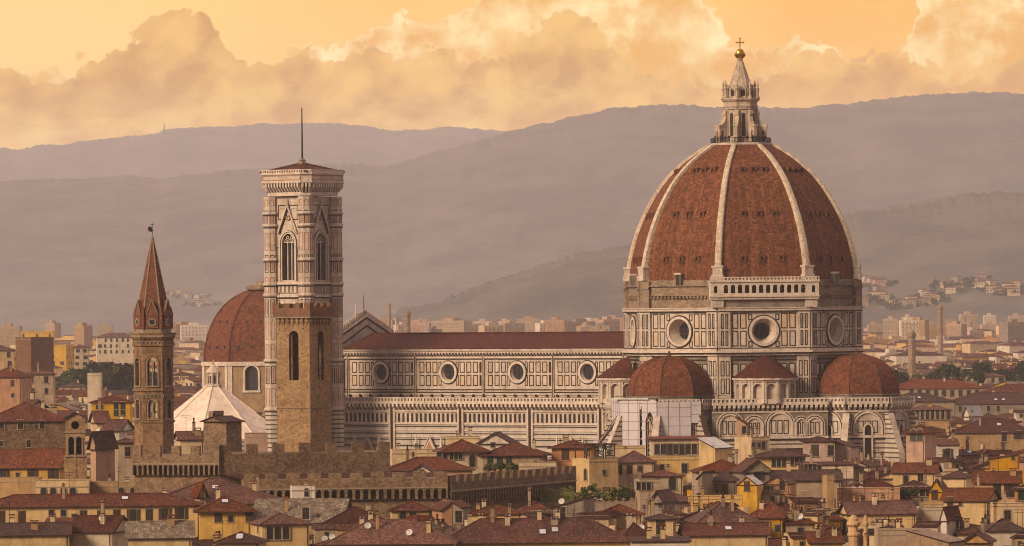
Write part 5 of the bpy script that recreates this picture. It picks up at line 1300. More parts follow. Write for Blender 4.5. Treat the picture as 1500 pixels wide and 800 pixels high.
    if wins == 'auto':
        rows_ = rows if yb is None else max(0, min(4, int(((yb - ye) / F * Y - 1.0) / 3.3 + .75)))
        if roof == 'gable' and ridge == 'y' and w > 5 and rr.random() < .6: put(WIN['small'], 'window', root, (0, -hd, ze + R_ * .25)); nwin += 1
        for side in (0, 1):
            if side and abs(th) < 9: continue
            L = w if side == 0 else dep
            n = int((L - 1.2) / 3.1); 
            if n < 1:
                if L > 2.6: n = 1
                else: continue
            for j in range(rows_):
                z = ze - 1.75 - 3.4 * j
                if z < 2: break
                for i in range(n):
                    if rr.random() > density: continue
                    x = (i + .5) * L / n - L / 2 + rr.uniform(-.25, .25); k = wk if rr.random() < .78 else rr.choice(['small', 'open', 'tall'])
                    s = rr.uniform(.85, 1.08)
                    if side == 0: put(WIN[k], 'window', root, (x, -hd, z), 0, (s, 1, s))
                    elif th > 0: put(WIN[k], 'window', root, (-hw, x, z), -math.pi / 2, (s, 1, s))
                    else: put(WIN[k], 'window', root, (hw, x, z), math.pi / 2, (s, 1, s))
                    nwin += 1
    elif wins:
        for q in wins:
            px, py = q[0] - PHI * (q[1] - HZ), q[1]; k = q[2] if len(q) > 2 else wk; s = q[3] if len(q) > 3 else 1.0
            kk = (px - 750) / F
            tx = (kk * (cy - hd * ct) - cx - hd * st) / (ct - kk * st)
            Yp = cy - hd * ct + tx * st
            if abs(tx) > hw:   # on the visible side wall instead
                sg = -1 if th > 0 else 1
                ex, ey = cx + sg * hw * ct, cy + sg * hw * st
                ty = (kk * ey - ex) / (-st - kk * ct) if abs(st) > .02 else 0
                if abs(ty) > hd: continue
                Yp = ey + ty * ct; put(WIN[k], 'window', root, (sg * hw, ty, zpx(py, Yp, px)), sg * math.pi / 2, (s, 1, s)); nwin += 1
            else: put(WIN[k], 'window', root, (tx, -hd, zpx(py, Yp, px)), 0, (s, 1, s)); nwin += 1
    # roof furniture
    if attic and w > 6:
        am = MB(); aw, ad = rr.uniform(1.3, 2.2), rr.uniform(1.2, 1.8); ax, ay = rr.uniform(-.4, .4) * (hw - aw), rr.uniform(-.1, .3) * hd; az = ze + R_ + rr.uniform(.6, 1.8)
        am.box(ax - aw, ax + aw, ay - ad, ay + ad, ze, az, 'stucco_' + rr.choice(('cream', 'tan', 'white', 'yellow')), bottom=False); b1_, b2_ = aw + .35, ad + .35
        q = [(ax - b1_, ay - b2_, az), (ax + b1_, ay - b2_, az), (ax + b1_, ay + b2_, az + .05), (ax - b1_, ay + b2_, az + .05)]
        if rr.random() < .5: am.add(q + [(ax - b1_, ay, az + .8), (ax + b1_, ay, az + .8)], [(0, 1, 5, 4), (2, 3, 4, 5), (1, 2, 5), (3, 0, 4), (3, 2, 1, 0)], tile)
        else: am.add([q[0], q[1], (q[2][0], q[2][1], az + .9), (q[3][0], q[3][1], az + .9)], [(0, 1, 2, 3), (3, 2, 1, 0)], tile); am.box(ax - aw, ax + aw, ay, ay + ad, az, az + .5, 'stucco_tan')
        ao = am.build('attic', root); put(WIN['small'], 'window', ao, (ax, ay - ad, az - .9), 0, (.9, 1, .9))
    def roof_z(x, y):
        if roof == 'flat': return ze
        if roof == 'shed': return ze + R_ * ({'l': (x + hw) / (2 * hw), 'r': (hw - x) / (2 * hw), 'f': (y + hd) / (2 * hd)}[shedto])
        if roof == 'gable': return zt - R_ * (abs(y) / hd if ridge == 'x' else abs(x) / hw)
        return zt - R_ * min(1, max(abs(y) / hd, (abs(x) - max(0, hw - hd)) / hd)) if ridge == 'x' else zt - R_ * min(1, max(abs(x) / hw, (abs(y) - max(0, hd - hw)) / hw))
    nch = 0
    for i in range(chim):
        x, y = rr.uniform(-.75, .75) * hw, rr.uniform(-.6, .5) * hd; k = rr.choice((0, 0, 1, 2, 3)); put(CHIM[k], 'chimney', ro, (x, y, roof_z(x, y)), rr.choice((0, 0, math.pi / 2)), (.8, .8, rr.uniform(.55, .9))); nch += 1
    for i in range(ant): x, y = rr.uniform(-.6, .6) * hw, rr.uniform(-.3, .3) * hd; put(ANT[rr.randrange(2)], 'antenna', ro, (x, y, roof_z(x, y)), rr.uniform(0, 3), (1, 1, rr.uniform(.8, 1.2)))
    for i in range(dish): x, y = rr.uniform(-.7, .7) * hw, rr.uniform(-.8, -.2) * hd; put(DISH, 'satellite_dish', ro, (x, y, roof_z(x, y)), rr.uniform(-.5, .3))
    for i in range(sky):
        x, y = rr.uniform(-.6, .6) * max(.1, hw - hd), rr.uniform(-.7, -.35) * hd
        if roof in ('gable', 'hip') and ridge == 'x': put(SKYL, 'skylight', ro, (x, y, roof_z(x, y) + .05), tilt=(math.atan2(R_, hd), 0, 0))
    ytop = HZ + (CZ - zt) * F / (Y + dep * .3)
    HOUSES.append(dict(o=root, xl=xl, xr=xr, ye=ye, Y=Y, top=ytop, wall=wall, roof=roof, ridge=ridge, tile=tile, w=w, dep=dep, cx=cx, cy=cy, r=math.hypot(hw, hd), nwin=nwin, nch=nch, wk=wk, yb=yb or ye + 12, label=label, ze=ze, nrow=rows))
    return root

H = house
# ---- left foreground
H(-40, 292, 741, 930, th=2.5, dep=12, roof='hip', rise=1.7, wall='yellow', wins=[(2, 757, 'shut'), (32, 757, 'shut'), (75.5, 751.5, 'small'), (93, 751.5, 'small'), (109, 758, 'small'), (122, 756, 'shut'), (147.5, 756, 'shut'), (171, 755, 'shut'), (195.5, 754.5, 'open'), (218.5, 754, 'shut'), (242, 753, 'open'), (265.5, 752, 'open')], yb=772, chim=2, sky=1, ant=2,
  label='long yellow palazzo with a row of shuttered windows at lower left')
H(198, 418, 738, 946, th=3, dep=22, roof='hip', rise=3.8, wall='yellow', wins=None, chim=2, sky=1, yb=741, label='broad brown hipped roof rising behind the long yellow palazzo')
H(283, 301, 718, 945, th=20, dep=3, roof='gable', rise=1.2, ridge='y', wall='cream', wins=None, chim=0, yb=721, label='small pale gabled dormer house poking out of the broad hipped roof')
H(285, 367, 747, 920, th=4, dep=12, roof='hip', rise=2.0, wall='yellow', tile='roof_tile_brown', wins=[(319.5, 756, 'shut'), (338, 760, 'small'), (365, 756, 'shut')], yb=780, chim=1, sky=1, over=1.0, label='yellow corner house with low hipped roof and one tall brown shutter')
H(364, 452, 767, 905, th=14, dep=9, roof='hip', rise=1.5, wall='yellow', tile='roof_tile', wins=[(407, 781, 'wide', 1.0), (378, 775, 'small')], yb=800, chim=0, label='small yellow house with a dark three-bay loggia under its tiled roof')
H(318, 386, 794, 884, th=-5, dep=9, roof='hip', rise=1.4, wall='tan', tile='roof_tile_dark', wins=None, yb=800, chim=0, sky=2, label='tan house with a glazed skylight in its dark roof, bottom edge')
H(368, 514, 764, 928, th=-8, dep=13, roof='gable', rise=3.4, wall='tan', tile='roof_lichen', wins=[(448, 752, 'tall')], yb=764, chim=1, ant=1, label='long roof of pale grey lichened tiles in front of the palace wall')
H(424, 461, 718, 962, th=6, dep=4, roof='flat', wall='white', wins=[(449, 721, 'arch', .6)], yb=730, chim=1, label='little whitewashed rooftop hut in front of the battlements')
H(100, 186, 778, 900, th=-14, dep=10, roof='gable', rise=2.2, ridge='x', wall='cream', tile='roof_tile_dark', wins=None, yb=800, chim=2, dish=1, label='cream house with dark sloping roof under the yellow palazzo, bottom left')
H(184, 280, 786, 890, th=3, dep=8, roof='gable', rise=2.2, wall='cream', tile='roof_lichen', wins=None, yb=800, chim=1, ant=1, label='house with a pale mottled tile roof below the palazzo windows')
H(-20, 100, 783, 895, th=5, dep=10, roof='gable', rise=1.6, wall='cream', tile='roof_tile_dark', wins='auto', yb=800, chim=2, ant=1, label='dark roofed cream house in the bottom left corner')
H(62, 132, 773, 912, th=-4, dep=7, roof='shed', rise=1.3, shedto='f', wall='tan', tile='roof_tile_brown', wins=None, yb=779, chim=1, label='low lean-to with brown tiles below the palazzo\'s two small windows')
H(-40, 92, 684, 1030, th=-3, dep=11, roof='gable', rise=3.0, wall='yellow', tile='roof_tile_red', wins=[(5, 692, 'open'), (48, 694, 'open', .9), (78, 694, 'open', .9), (26, 696, 'small', .8)], yb=704, chim=0, label='yellow house with a long plain red roof beside the bell gable')
H(-30, 58, 706, 1012, th=-3, dep=6, roof='flat', wall='ochre', wins=None, yb=728, chim=0, label='bare ochre wall block under the long red roof at left edge')
H(52, 130, 713, 1000, th=0, dep=7, roof='flat', parapet=1.1, wall='cream', wins=[(64, 722, 'arch', .9), (78, 722, 'arch', .9), (93, 722, 'arch', .9), (107, 722, 'arch', .9)], yb=727, chim=0, label='cream terrace with four arches and a balustrade under the bell gable')
H(130, 225, 712, 1004, th=0, dep=7, roof='flat', wall='tan', wins=[(178, 722, 'arch', .9), (195, 722, 'arch', .9)], yb=724, chim=2, ant=1, label='tan terrace block with two dark arches left of the palace')
H(-30, 97, 616, 1090, th=3, dep=16, roof='hip', rise=3.4, wall='rubble_stone', tile='roof_tile', wins=[(3, 624, 'small'), (30, 622, 'tall', .9), (53, 625, 'small', .8), (62, 622, 'tall', .8), (42, 650, 'tall', .7), (2, 650, 'small')], yb=660, chim=2, label='big grey-brown stone house with a brown hipped roof at left edge')
H(30, 62, 597, 1120, th=-20, dep=8, roof='gable', rise=1.4, wall='white', wins='auto', yb=606, chim=1, label='white gabled attic above the grey-brown stone house')
H(132, 165, 646, 1060, th=-30, dep=9, roof='gable', rise=1.7, ridge='y', wall='pink', wins=[(141, 657, 'small'), (152, 657, 'small')], yb=670, chim=0, dish=1, label='pale pink gabled house between bell gable and spire')
H(163, 200, 648, 1075, th=8, dep=9, roof='hip', wall='tan', wins='auto', yb=668, chim=1, label='tan house tucked against the foot of the hexagonal spire tower')
H(130, 192, 604, 1180, th=3, dep=11, roof='flat', wall='yellow', wins=[(146, 596.5, 'small', 1)], yb=606, chim=1, label='flat roofed yellow house left of the spire tower') if False else None
H(130, 193, 589, 1420, th=3, dep=12, roof='hip', rise=1.5, wall='yellow', wins=[(146, 596.5, 'wide', .5), (170, 594, 'green'), (180, 594, 'green'), (170, 604, 'green'), (180, 604, 'green')], yb=606, chim=2, label='bright yellow house with green shutters left of the spire tower')
H(150, 190, 630, 1150, th=-12, dep=10, roof='gable', rise=2, wall='white', wins='auto', yb=640, chim=1, label='white house with small dark windows left of the spire shaft')
H(128, 160, 618, 1230, th=12, dep=10, roof='gable', rise=2.2, tile='roof_tile_red', wall='cream', wins='auto', yb=630, chim=1, label='cream house with steep red roof behind the bell gable')
H(296, 353, 617, 1120, th=40, dep=7.3, roof='gable', rise=.9, wall='fort_stone', tile='roof_tile_dark', wins=None, yb=652, chim=0, label='square brown stone turret standing before the white pyramid roof')
H(305, 327, 604.5, 1128, th=40, dep=1.6, roof='flat', parapet=.25, wall='fort_stone', wins=[(313, 608, 'arch', .5)], yb=609, chim=0, label='tiny arched bellcote on top of the brown stone turret')
H(253, 298, 643, 1150, th=10, dep=9, roof='gable', rise=1.4, wall='cream', wins='auto', yb=652, chim=2, ant=1, label='cream house at the left foot of the white pyramid roof')
H(355, 392, 640, 1180, th=4, dep=9, roof='flat', wall='pink', wins=None, yb=650, chim=0, label='low pinkish block between the pyramid roof and the bell tower')
# ---- middle
H(478, 668, 795, 880, th=-2, dep=13, roof='hip', rise=3.3, wall='yellow', tile='roof_tile_red', wins='auto', wk='shut', yb=800, chim=7, dish=2, ant=3, label='large red-brown hipped roof at bottom centre, left half')
H(640, 926, 793, 890, th=2, dep=13, roof='hip', rise=3.3, wall='yellow', tile='roof_tile', wins='auto', wk='shut', yb=800, chim=9, sky=2, ant=3, label='very long brown roof along the bottom centre edge')
H(466, 570, 765, 925, th=6, dep=12, roof='hip', rise=2.3, wall='tan', tile='roof_tile_dark', wins=None, yb=768, chim=1, label='dark hipped roof between lichened roof and cream twin-window house')
H(570, 634, 747, 944, th=3, dep=9, roof='hip', rise=1.3, wall='cream', wins=[(590, 757, 'tall'), (605, 757, 'tall')], wk='tall', yb=766, chim=0, label='cream house with two tall windows below the battlements')
H(632, 662, 748, 925, th=14, dep=7, roof='shed', shedto='l', rise=1.6, wall='orange', tile='roof_tile_brown', wins=None, yb=766, chim=0, label='orange and grey wall rising to a point under the battlements')
H(663, 688, 744, 922, th=-12, dep=7, roof='shed', shedto='r', rise=1.0, wall='grey', tile='roof_tile', wins=[(672, 757, 'tall')], yb=766, chim=0, label='narrow grey house with one tall window and slanting roof')
H(684, 768, 752, 950, th=-3, dep=9, roof='hip', rise=1.3, wall='yellow', tile='roof_tile_brown', wins=None, yb=760, chim=2, ant=1, label='low yellow house with brown roof right of the narrow grey house')
H(680, 752, 770, 910, th=4, dep=6, roof='flat', wall='white', wins=None, yb=768, chim=2, dish=1, label='pale terrace with white parapet behind the long bottom roof')
H(640, 712, 659, 1130, th=10, dep=9, roof='hip', rise=1.9, wall='cream', tile='roof_tile', wins=[(692, 675, 'arch', 1.1), (652, 668, 'wide', .9), (668, 668, 'wide', .7)], yb=694, chim=0, over=1.0, label='cream villa with open loggia and arched window behind the battlements')
H(653, 702, 642, 1178, th=0, dep=9, roof='flat', parapet=.3, wall='yellow', wins=None, yb=650, chim=2, label='flat yellow block peeping up below the nave')
H(700, 757, 648, 1168, th=-8, dep=9, roof='gable', rise=1.9, ridge='y', wall='white', tile='roof_tile', wins=[(722, 652, 'small')], yb=656, chim=0, label='white gabled house with red verge below the nave wall')
H(707, 802, 665, 1130, th=-6, dep=10, roof='hip', rise=1.9, wall='tan', tile='roof_tile', wins=[(718, 674, 'green'), (732, 676, 'green'), (745, 675, 'green'), (793, 680, 'small'), (784, 678, 'small', .8)], yb=692, chim=1, over=.9, label='tan house with brown hipped roof and leafy balcony below the nave')
H(760, 815, 683, 1115, th=0, dep=6, roof='flat', wall='cream', wins=None, yb=695, chim=0, label='low cream terrace wall at the right end of the battlements')
H(570, 640, 664, 1180, th=4, dep=9, roof='flat', wall='cream', wins='auto', yb=672, chim=2, ant=1, label='pale flat block between palace corner and open loggia')
H(560, 692, 688, 1085, th=4, dep=12, roof='hip', rise=2.2, wall='pink', tile='roof_tile', wins=None, yb=694, chim=2, label='wide low brown roof just behind the battlements')
H(600, 636, 691, 1072, th=-4, dep=5, roof='gable', ridge='y', rise=1.4, wall='white', wins=[(618, 692, 'small')], yb=697, chim=0, label='white gabled dormer on the low roof behind the battlements')
H(808, 872, 655, 1138, th=-5, dep=10, roof='hip', rise=1.2, wall='orange', tile='roof_tile', wins=[(828, 665, 'shut', 1.3)], yb=690, chim=1, over=.8, label='orange-tan square house with one big dark window below the nave')
H(838, 906, 676, 1108, th=28, dep=7, roof='flat', parapet=.6, wall='cream', wins=[(858, 695, 'arch', 1.0), (885, 692, 'small', .9)], yb=714, chim=0, label='tall pale cream corner house carrying a green pergola')
H(900, 958, 676, 1150, th=4, dep=10, roof='hip', rise=2.0, wall='cream', tile='roof_tile', wins=[(907, 688, 'shut'), (922, 688, 'shut'), (937.5, 688, 'shut', .9)], yb=698, chim=1, label='cream house with three shuttered windows right of the pergola')
H(900, 945, 656, 1190, th=0, dep=9, roof='flat', parapet=.3, wall='yellow', wins='auto', yb=662, chim=0, label='yellow attic under the left foot of the scaffold')
H(953, 1032, 643, 1168, th=0, dep=8, roof='shed', shedto='f', rise=.3, wall='cream', tile='roof_tile_red', wins=[(972, 658, 'wide', 1.0), (990, 658, 'wide', 1.0), (1008, 658, 'wide', 1.0)], yb=690, chim=0, over=1.2, label='penthouse with wide dark glazing directly under the scaffold')
H(948, 1040, 673, 1160, th=0, dep=7, roof='flat', parapet=.5, wall='yellow', wins=[(955, 686, 'shut'), (970, 684, 'small'), (1003, 686, 'tall')], yb=694, chim=0, label='pale yellow storey beneath the glazed penthouse')
H(1024, 1074, 657, 1158, th=-24, dep=9, roof='shed', shedto='r', rise=2.1, wall='yellow', tile='white_paint', wins=None, yb=680, chim=0, label='blank yellow wall sloping down right of the glazed penthouse')
H(755, 812, 751, 960, th=3, dep=8, roof='hip', rise=1.7, wall='cream', tile='roof_tile_red', wins=[(782, 753.5, 'small'), (792, 753.5, 'small'), (804, 753.5, 'small')], yb=758, chim=1, label='low house with red roof and three small windows, left of hedge')
H(810, 872, 744, 952, th=-14, dep=8, roof='shed', shedto='l', rise=1.7, wall='grey', tile='roof_tile_red', wins=[(823, 753, 'tall', 1.2)], yb=766, chim=0, dish=1, label='grey lean-to house with one tall window in front of hedge')
H(876, 940, 752, 960, th=3, dep=8, roof='hip', rise=1.4, wall='cream', tile='roof_tile_red', wins='auto', yb=760, chim=1, label='cream house with red hipped roof below the terrace trees')
H(780, 940, 740, 1012, th=0, dep=9, roof='flat', parapet=.5, wall='tan', wins=None, yb=742, chim=0, label='broad roof terrace carrying a clipped hedge and small trees')
H(930, 966, 706, 1010, th=8, dep=6, roof='flat', parapet=.4, wall='tan', wins=[(943, 712, 'wide', .7)], yb=748, chim=1, label='stubby tan roof tower with open top below the scaffold')
H(955, 990, 730, 1000, th=-18, dep=8, roof='gable', rise=1.3, ridge='y', wall='grey', tile='roof_tile_brown', wins=[(968, 740, 'small')], yb=752, chim=0, label='small grey gabled house right of the stubby roof tower')
H(900, 958, 790, 905, th=8, dep=10, roof='hip', rise=2.4, wall='tan', tile='roof_tile_dark', wins=None, yb=800, chim=1, ant=1, label='dark hipped roof left of the cream house with paired shutters')
H(950, 986, 760, 905, th=0, dep=8, roof='hip', rise=.6, wall='cream', tile='roof_tile_dark', wins=[(967.5, 772.5, 'shut', 1.2)], yb=790, chim=1, label='tall cream house with one paired shutter, bottom right of centre')
H(925, 1010, 793, 882, th=0, dep=8, roof='shed', shedto='f', rise=.4, wall='cream', tile='roof_tile_dark', wins='auto', wk='shut', yb=800, chim=2, label='cream house cut by the bottom edge below the paired shutters')
H(936, 1000, 697, 1120, th=2, dep=9, roof='hip', rise=1.0, wall='cream', tile='roof_tile_red', wins=[(985, 708, 'arch', 1.2)], yb=714, chim=1, label='cream house with a big arched opening below the pale yellow storey')
# ---- right of the scaffold
H(1078, 1128, 645, 1190, th=24, dep=8, roof='flat', parapet=.6, wall='yellow', wins=[(1104, 652, 'small'), (1112, 652, 'small'), (1118.5, 652, 'tall', .8), (1104, 664, 'small')], yb=674, chim=3, label='bright yellow tower house with terrace railings in front of the sacristy')
H(1079, 1097, 622, 1200, th=-6, dep=6, roof='shed', shedto='r', rise=1.6, wall='pink', tile='roof_tile', wins=[(1090, 630, 'tall', .8)], yb=640, chim=0, label='pinkish stair turret on the bright yellow tower house')
H(1108, 1180, 667, 1150, th=0, dep=10, roof='hip', rise=1.2, wall='yellow', tile='roof_tile_dark', wins=[(1141, 678, 'wide', .8), (1167, 677, 'wide', .7)], yb=692, chim=0, over=1.2, label='yellow house with deep dark eaves and large glazed openings')
H(1176, 1226, 646, 1165, th=-3, dep=9, roof='hip', rise=.8, wall='pink', tile='roof_tile_dark', wins=[(1193.5, 660, 'shut', 1.3), (1217, 660, 'tall', 1.1)], yb=680, chim=0, label='pinkish-white house with two dark windows before the east chapel')
H(1222, 1262, 655, 1168, th=-14, dep=9, roof='shed', shedto='r', rise=1.2, wall='pink', tile='roof_tile', wins=None, yb=676, chim=0, label='blank pinkish wing stepping down right of the two-window house')
H(1170, 1250, 681, 1140, th=0, dep=8, roof='shed', shedto='f', rise=.4, wall='cream', tile='roof_tile_dark', wins=[(1187, 685, 'wide', .7), (1200, 685, 'small')], yb=692, chim=1, label='low cream annex with strip glazing under the pinkish-white house')
H(1076, 1130, 689, 1092, th=12, dep=8, roof='gable', rise=2.1, ridge='y', wall='grey', tile='roof_tile_brown', wins=[(1112, 697, 'open', .9)], yb=702, chim=1, label='grey gabled house with open window below the yellow tower house')
H(1016, 1102, 690, 1100, th=5, dep=11, roof='hip', rise=2.0, wall='tan', tile='roof_tile', wins=None, yb=696, chim=2, ant=1, label='broad brown roof left of the grey gabled house')
H(1044, 1082, 703, 1062, th=-3, dep=9, roof='hip', rise=1.6, wall='grey', tile='roof_tile_dark', wins=[(1050, 715, 'tall', .9), (1061, 717, 'shut', 1.2)], yb=728, chim=0, label='grey house with tall brown door-window right of a blank gable')
H(1022, 1047, 702, 1056, th=-20, dep=8, roof='shed', shedto='l', rise=1.4, wall='grey', tile='roof_tile_dark', wins=None, yb=728, chim=1, label='blank grey gable wall sloping down to the left')
H(1080, 1120, 710, 1052, th=-10, dep=8, roof='gable', ridge='y', rise=1.5, wall='yellow', tile='white_paint', wins=[(1094, 712, 'shut', .95)], yb=742, chim=0, over=.15, label='plain saffron yellow gable wall with a single slit window')
H(1008, 1090, 731, 1040, th=-3, dep=7, roof='flat', parapet=.5, wall='yellow', wins=None, yb=738, chim=1, label='low saffron parapet running left of the saffron gable')
H(1118, 1170, 709, 1062, th=-10, dep=9, roof='gable', ridge='y', rise=1.4, wall='orange', tile='roof_tile', wins=[(1146, 711, 'tall', .9), (1126, 716, 'wide', .5)], yb=727, chim=0, over=.2, label='orange gabled house with one window right of the saffron gable')
H(1010, 1112, 764, 965, th=7, dep=13, roof='hip', rise=3.2, wall='yellow', tile='roof_tile_red', wins=None, yb=772, chim=2, ant=1, label='wide red-brown roof in front of the saffron gable')
H(1098, 1164, 757, 970, th=-12, dep=10, roof='hip', rise=2.4, wall='ochre', tile='roof_tile_red', wins=[(1139.5, 774, 'small', 1.2), (1122, 770, 'shut', .8)], yb=785, chim=1, ant=1, label='ochre house with red hipped roof and one small square window')
H(1000, 1125, 783, 905, th=3, dep=10, roof='gable', rise=1.6, wall='yellow', tile='roof_tile', wins='auto', yb=800, chim=3, sky=1, label='long low brown roof below the wide red-brown roof')
H(1128, 1232, 703, 1095, th=2, dep=12, roof='gable', rise=1.7, wall='tan', tile='roof_tile_dark', wins='auto', yb=716, chim=2, ant=1, label='long dark roof below the deep dark eaves of the yellow house')
H(1206, 1222, 702, 1052, th=10, dep=4, roof='flat', wall='tan', wins=None, yb=722, chim=0, label='narrow tan chimney-like turret left of the orange terrace wall')
H(1226, 1320, 722, 1058, th=-2, dep=7, roof='flat', parapet=.8, wall='orange', wins=None, yb=731, chim=0, dish=2, label='vivid orange terrace wall with white satellite dishes')
H(1238, 1318, 716, 1072, th=5, dep=11, roof='hip', rise=2.0, wall='grey', tile='roof_tile_dark', wins=None, yb=716, chim=3, ant=1, label='dark brown roof right above the vivid orange terrace wall')
H(1309, 1382, 692, 1130, th=-10, dep=10, roof='gable', rise=1.7, wall='yellow', tile='roof_tile', wins=[(1327, 703, 'tall', .9), (1348.5, 699, 'tall', .9)], yb=712, chim=1, label='yellow house with two square dark windows and brown roof')
H(1318, 1364, 714, 1080, th=0, dep=8, roof='hip', rise=1.2, wall='grey', tile='roof_tile_dark', wins=[(1332, 720, 'wide', .9), (1351, 720, 'wide', .9)], yb=728, chim=1, over=1.0, label='dark shaded loggia with deep roof beside the ochre gable')
H(1361, 1394, 718, 1060, th=-12, dep=8, roof='gable', ridge='y', rise=1.9, wall='ochre', tile='roof_tile_red', wins=[(1369, 725, 'shut', 1.0)], yb=738, chim=1, over=.25, label='ochre gabled house with a red geranium window')
H(1382, 1430, 699, 1110, th=-14, dep=8, roof='hip', rise=1.1, wall='yellow', tile='roof_tile_dark', wins=None, yb=720, chim=0, label='pair of peach walls with tile coping above the ochre gable')
H(1381, 1470, 733, 1032, th=-16, dep=11, roof='gable', rise=2.0, wall='yellow', tile='roof_tile_brown', wins=[(1391.5, 735, 'shut', .9), (1407, 738, 'small', .8)], yb=747, chim=1, label='yellow house under a broad brown lean roof, right foreground')
H(1429, 1500, 707, 1068, th=-4, dep=11, roof='gable', rise=1.9, wall='ochre', tile='roof_tile_brown', wins=[(1460.5, 718, 'green', 1.2), (1482, 719, 'open', 1.3)], yb=730, chim=1, label='orange-ochre house with a big dark green shutter at right edge')
H(1488, 1560, 716, 1040, th=-4, dep=10, roof='hip', rise=1.4, wall='orange', tile='roof_tile_dark', wins=[(1497, 724, 'green', 1.2)], yb=738, chim=0, label='orange house cut by the right edge with green shutter')
H(1456, 1540, 741, 1010, th=0, dep=8, roof='flat', parapet=.4, wall='cream', wins='auto', yb=757, chim=1, label='long cream terrace wall at right edge below the green shutter')
H(1450, 1498, 672, 1205, th=-8, dep=8, roof='shed', shedto='l', rise=.9, wall='ochre', tile='roof_tile', wins=[(1484, 671, 'small', .8)], yb=690, chim=0, label='vivid golden yellow attic block with a pale flue at right')
H(1448, 1530, 692, 1195, th=0, dep=9, roof='flat', parapet=.3, wall='yellow', wins=None, yb=694, chim=0, label='yellow-edged terrace under the golden attic block')
H(1236, 1342, 752, 985, th=6, dep=10, roof='gable', rise=1.9, wall='cream', tile='roof_tile_red', wins='auto', yb=760, chim=2, ant=1, label='cream house with a wide red roof below the orange terrace wall')
H(1378, 1412, 758, 962, th=-24, dep=8, roof='gable', ridge='y', rise=1.7, wall='white', tile='roof_tile', wins=[(1388, 764, 'small', .8), (1402, 764, 'green', 1.1)], yb=776, chim=0, over=.2, label='whitish gabled house with a green door at lower right')
H(1346, 1384, 747, 990, th=4, dep=7, roof='flat', parapet=.4, wall='cream', wins=None, yb=765, chim=1, label='pale cream block beside the whitish gable with green door')
H(1350, 1382, 738, 1008, th=0, dep=5, roof='flat', parapet=.3, wall='ochre', wins=None, yb=748, chim=0, label='ochre terrace box with flower pots above the cream block')
H(1286, 1345, 783, 872, th=0, dep=9, roof='flat', parapet=.6, wall='tan', wins=None, yb=800, chim=0, label='big plain tan parapet wall at the bottom right edge')
H(1330, 1420, 795, 868, th=-20, dep=9, roof='shed', shedto='r', rise=1.8, wall='tan', tile='raw_masonry', wins=None, yb=800, chim=0, over=.2, label='tan wall sloping down right from the big plain parapet')
H(1410, 1462, 792, 885, th=-10, dep=9, roof='gable', ridge='y', rise=1.3, wall='ochre', tile='roof_tile_red', wins='auto', yb=800, chim=1, label='mustard gabled house on the bottom edge at right')
H(1443, 1500, 776, 925, th=4, dep=9, roof='hip', rise=1.6, wall='white', tile='roof_tile_dark', wins='auto', yb=786, chim=1, label='white walled house with dark roof at lower right edge')
H(1328, 1375, 632, 1235, th=-22, dep=8, roof='hip', rise=1.4, wall='pink', tile='roof_tile', wins=[(1338, 637, 'arch', 1.2), (1347.5, 637, 'arch', 1.2)], yb=665, chim=1, over=1.0, label='pinkish house with twin arched windows right of the east chapel')
H(1374, 1412, 640, 1330, th=3, dep=8, roof='flat', wall='yellow', wins='auto', yb=640, chim=0, label='small ochre attic behind the twin-arched pinkish house') if False else None
H(1374, 1404, 652, 1260, th=0, dep=8, roof='shed', shedto='f', rise=1.2, wall='white', tile='roof_tile_brown', wins='auto', wk='tall', yb=668, chim=1, label='white house with a sloping brown roof right of twin arches')
H(1332, 1392, 600, 1560, th=0, dep=12, roof='hip', rise=1.3, wall='tan', tile='roof_tile_red', wins=[(1336 + 7.5 * i, 608, 'tall', 1.3) for i in range(8)], yb=617, chim=1, label='tan pilastered house with a bright red roof right of the chapel')
H(1412, 1441, 604, 1650, th=-25, dep=11, roof='gable', ridge='y', rise=1.8, wall='white', tile='awning', wins=[(1424, 605, 'small', 1.3)], yb=614, chim=0, label='little white gabled house among dark roofs at right')
H(1394, 1520, 633, 1480, th=-2, dep=16, roof='hip', rise=3.2, wall='tan', tile='roof_tile_dark', wins=[(1471, 640, 'tall', 1.2), (1492, 637, 'open', 1.2)], yb=650, chim=2, sky=1, label='very broad dark roof over a pilastered tan wall at right')
H(1300, 1445, 569, 2400, th=0, dep=26, roof='hip', rise=3.6, wall='tan', tile='roof_tile_red', wins=[(1335 + 12 * i, 576, 'tall', 1.5) for i in range(9)], yb=581, chim=2, label='long beige public building with a red roof beyond the chapel')
H(1440, 1540, 574, 2360, th=0, dep=20, roof='hip', rise=3.0, wall='grey', tile='roof_tile', wins='auto', yb=581, chim=1, label='long grey building with brown roof at the right edge')
H(1385, 1540, 591, 1980, th=0, dep=22, roof='hip', rise=3.6, wall='grey', tile='roof_tile_dark', wins='auto', wk='tall', yb=601, chim=3, sky=2, label='long market roof with small skylights at right edge')
H(1290, 1400, 588, 1900, th=4, dep=18, roof='hip', rise=2.6, wall='tan', tile='roof_tile_dark', wins='auto', yb=594, chim=2, sky=1, label='dark wide roof just right of the east chapel dome')
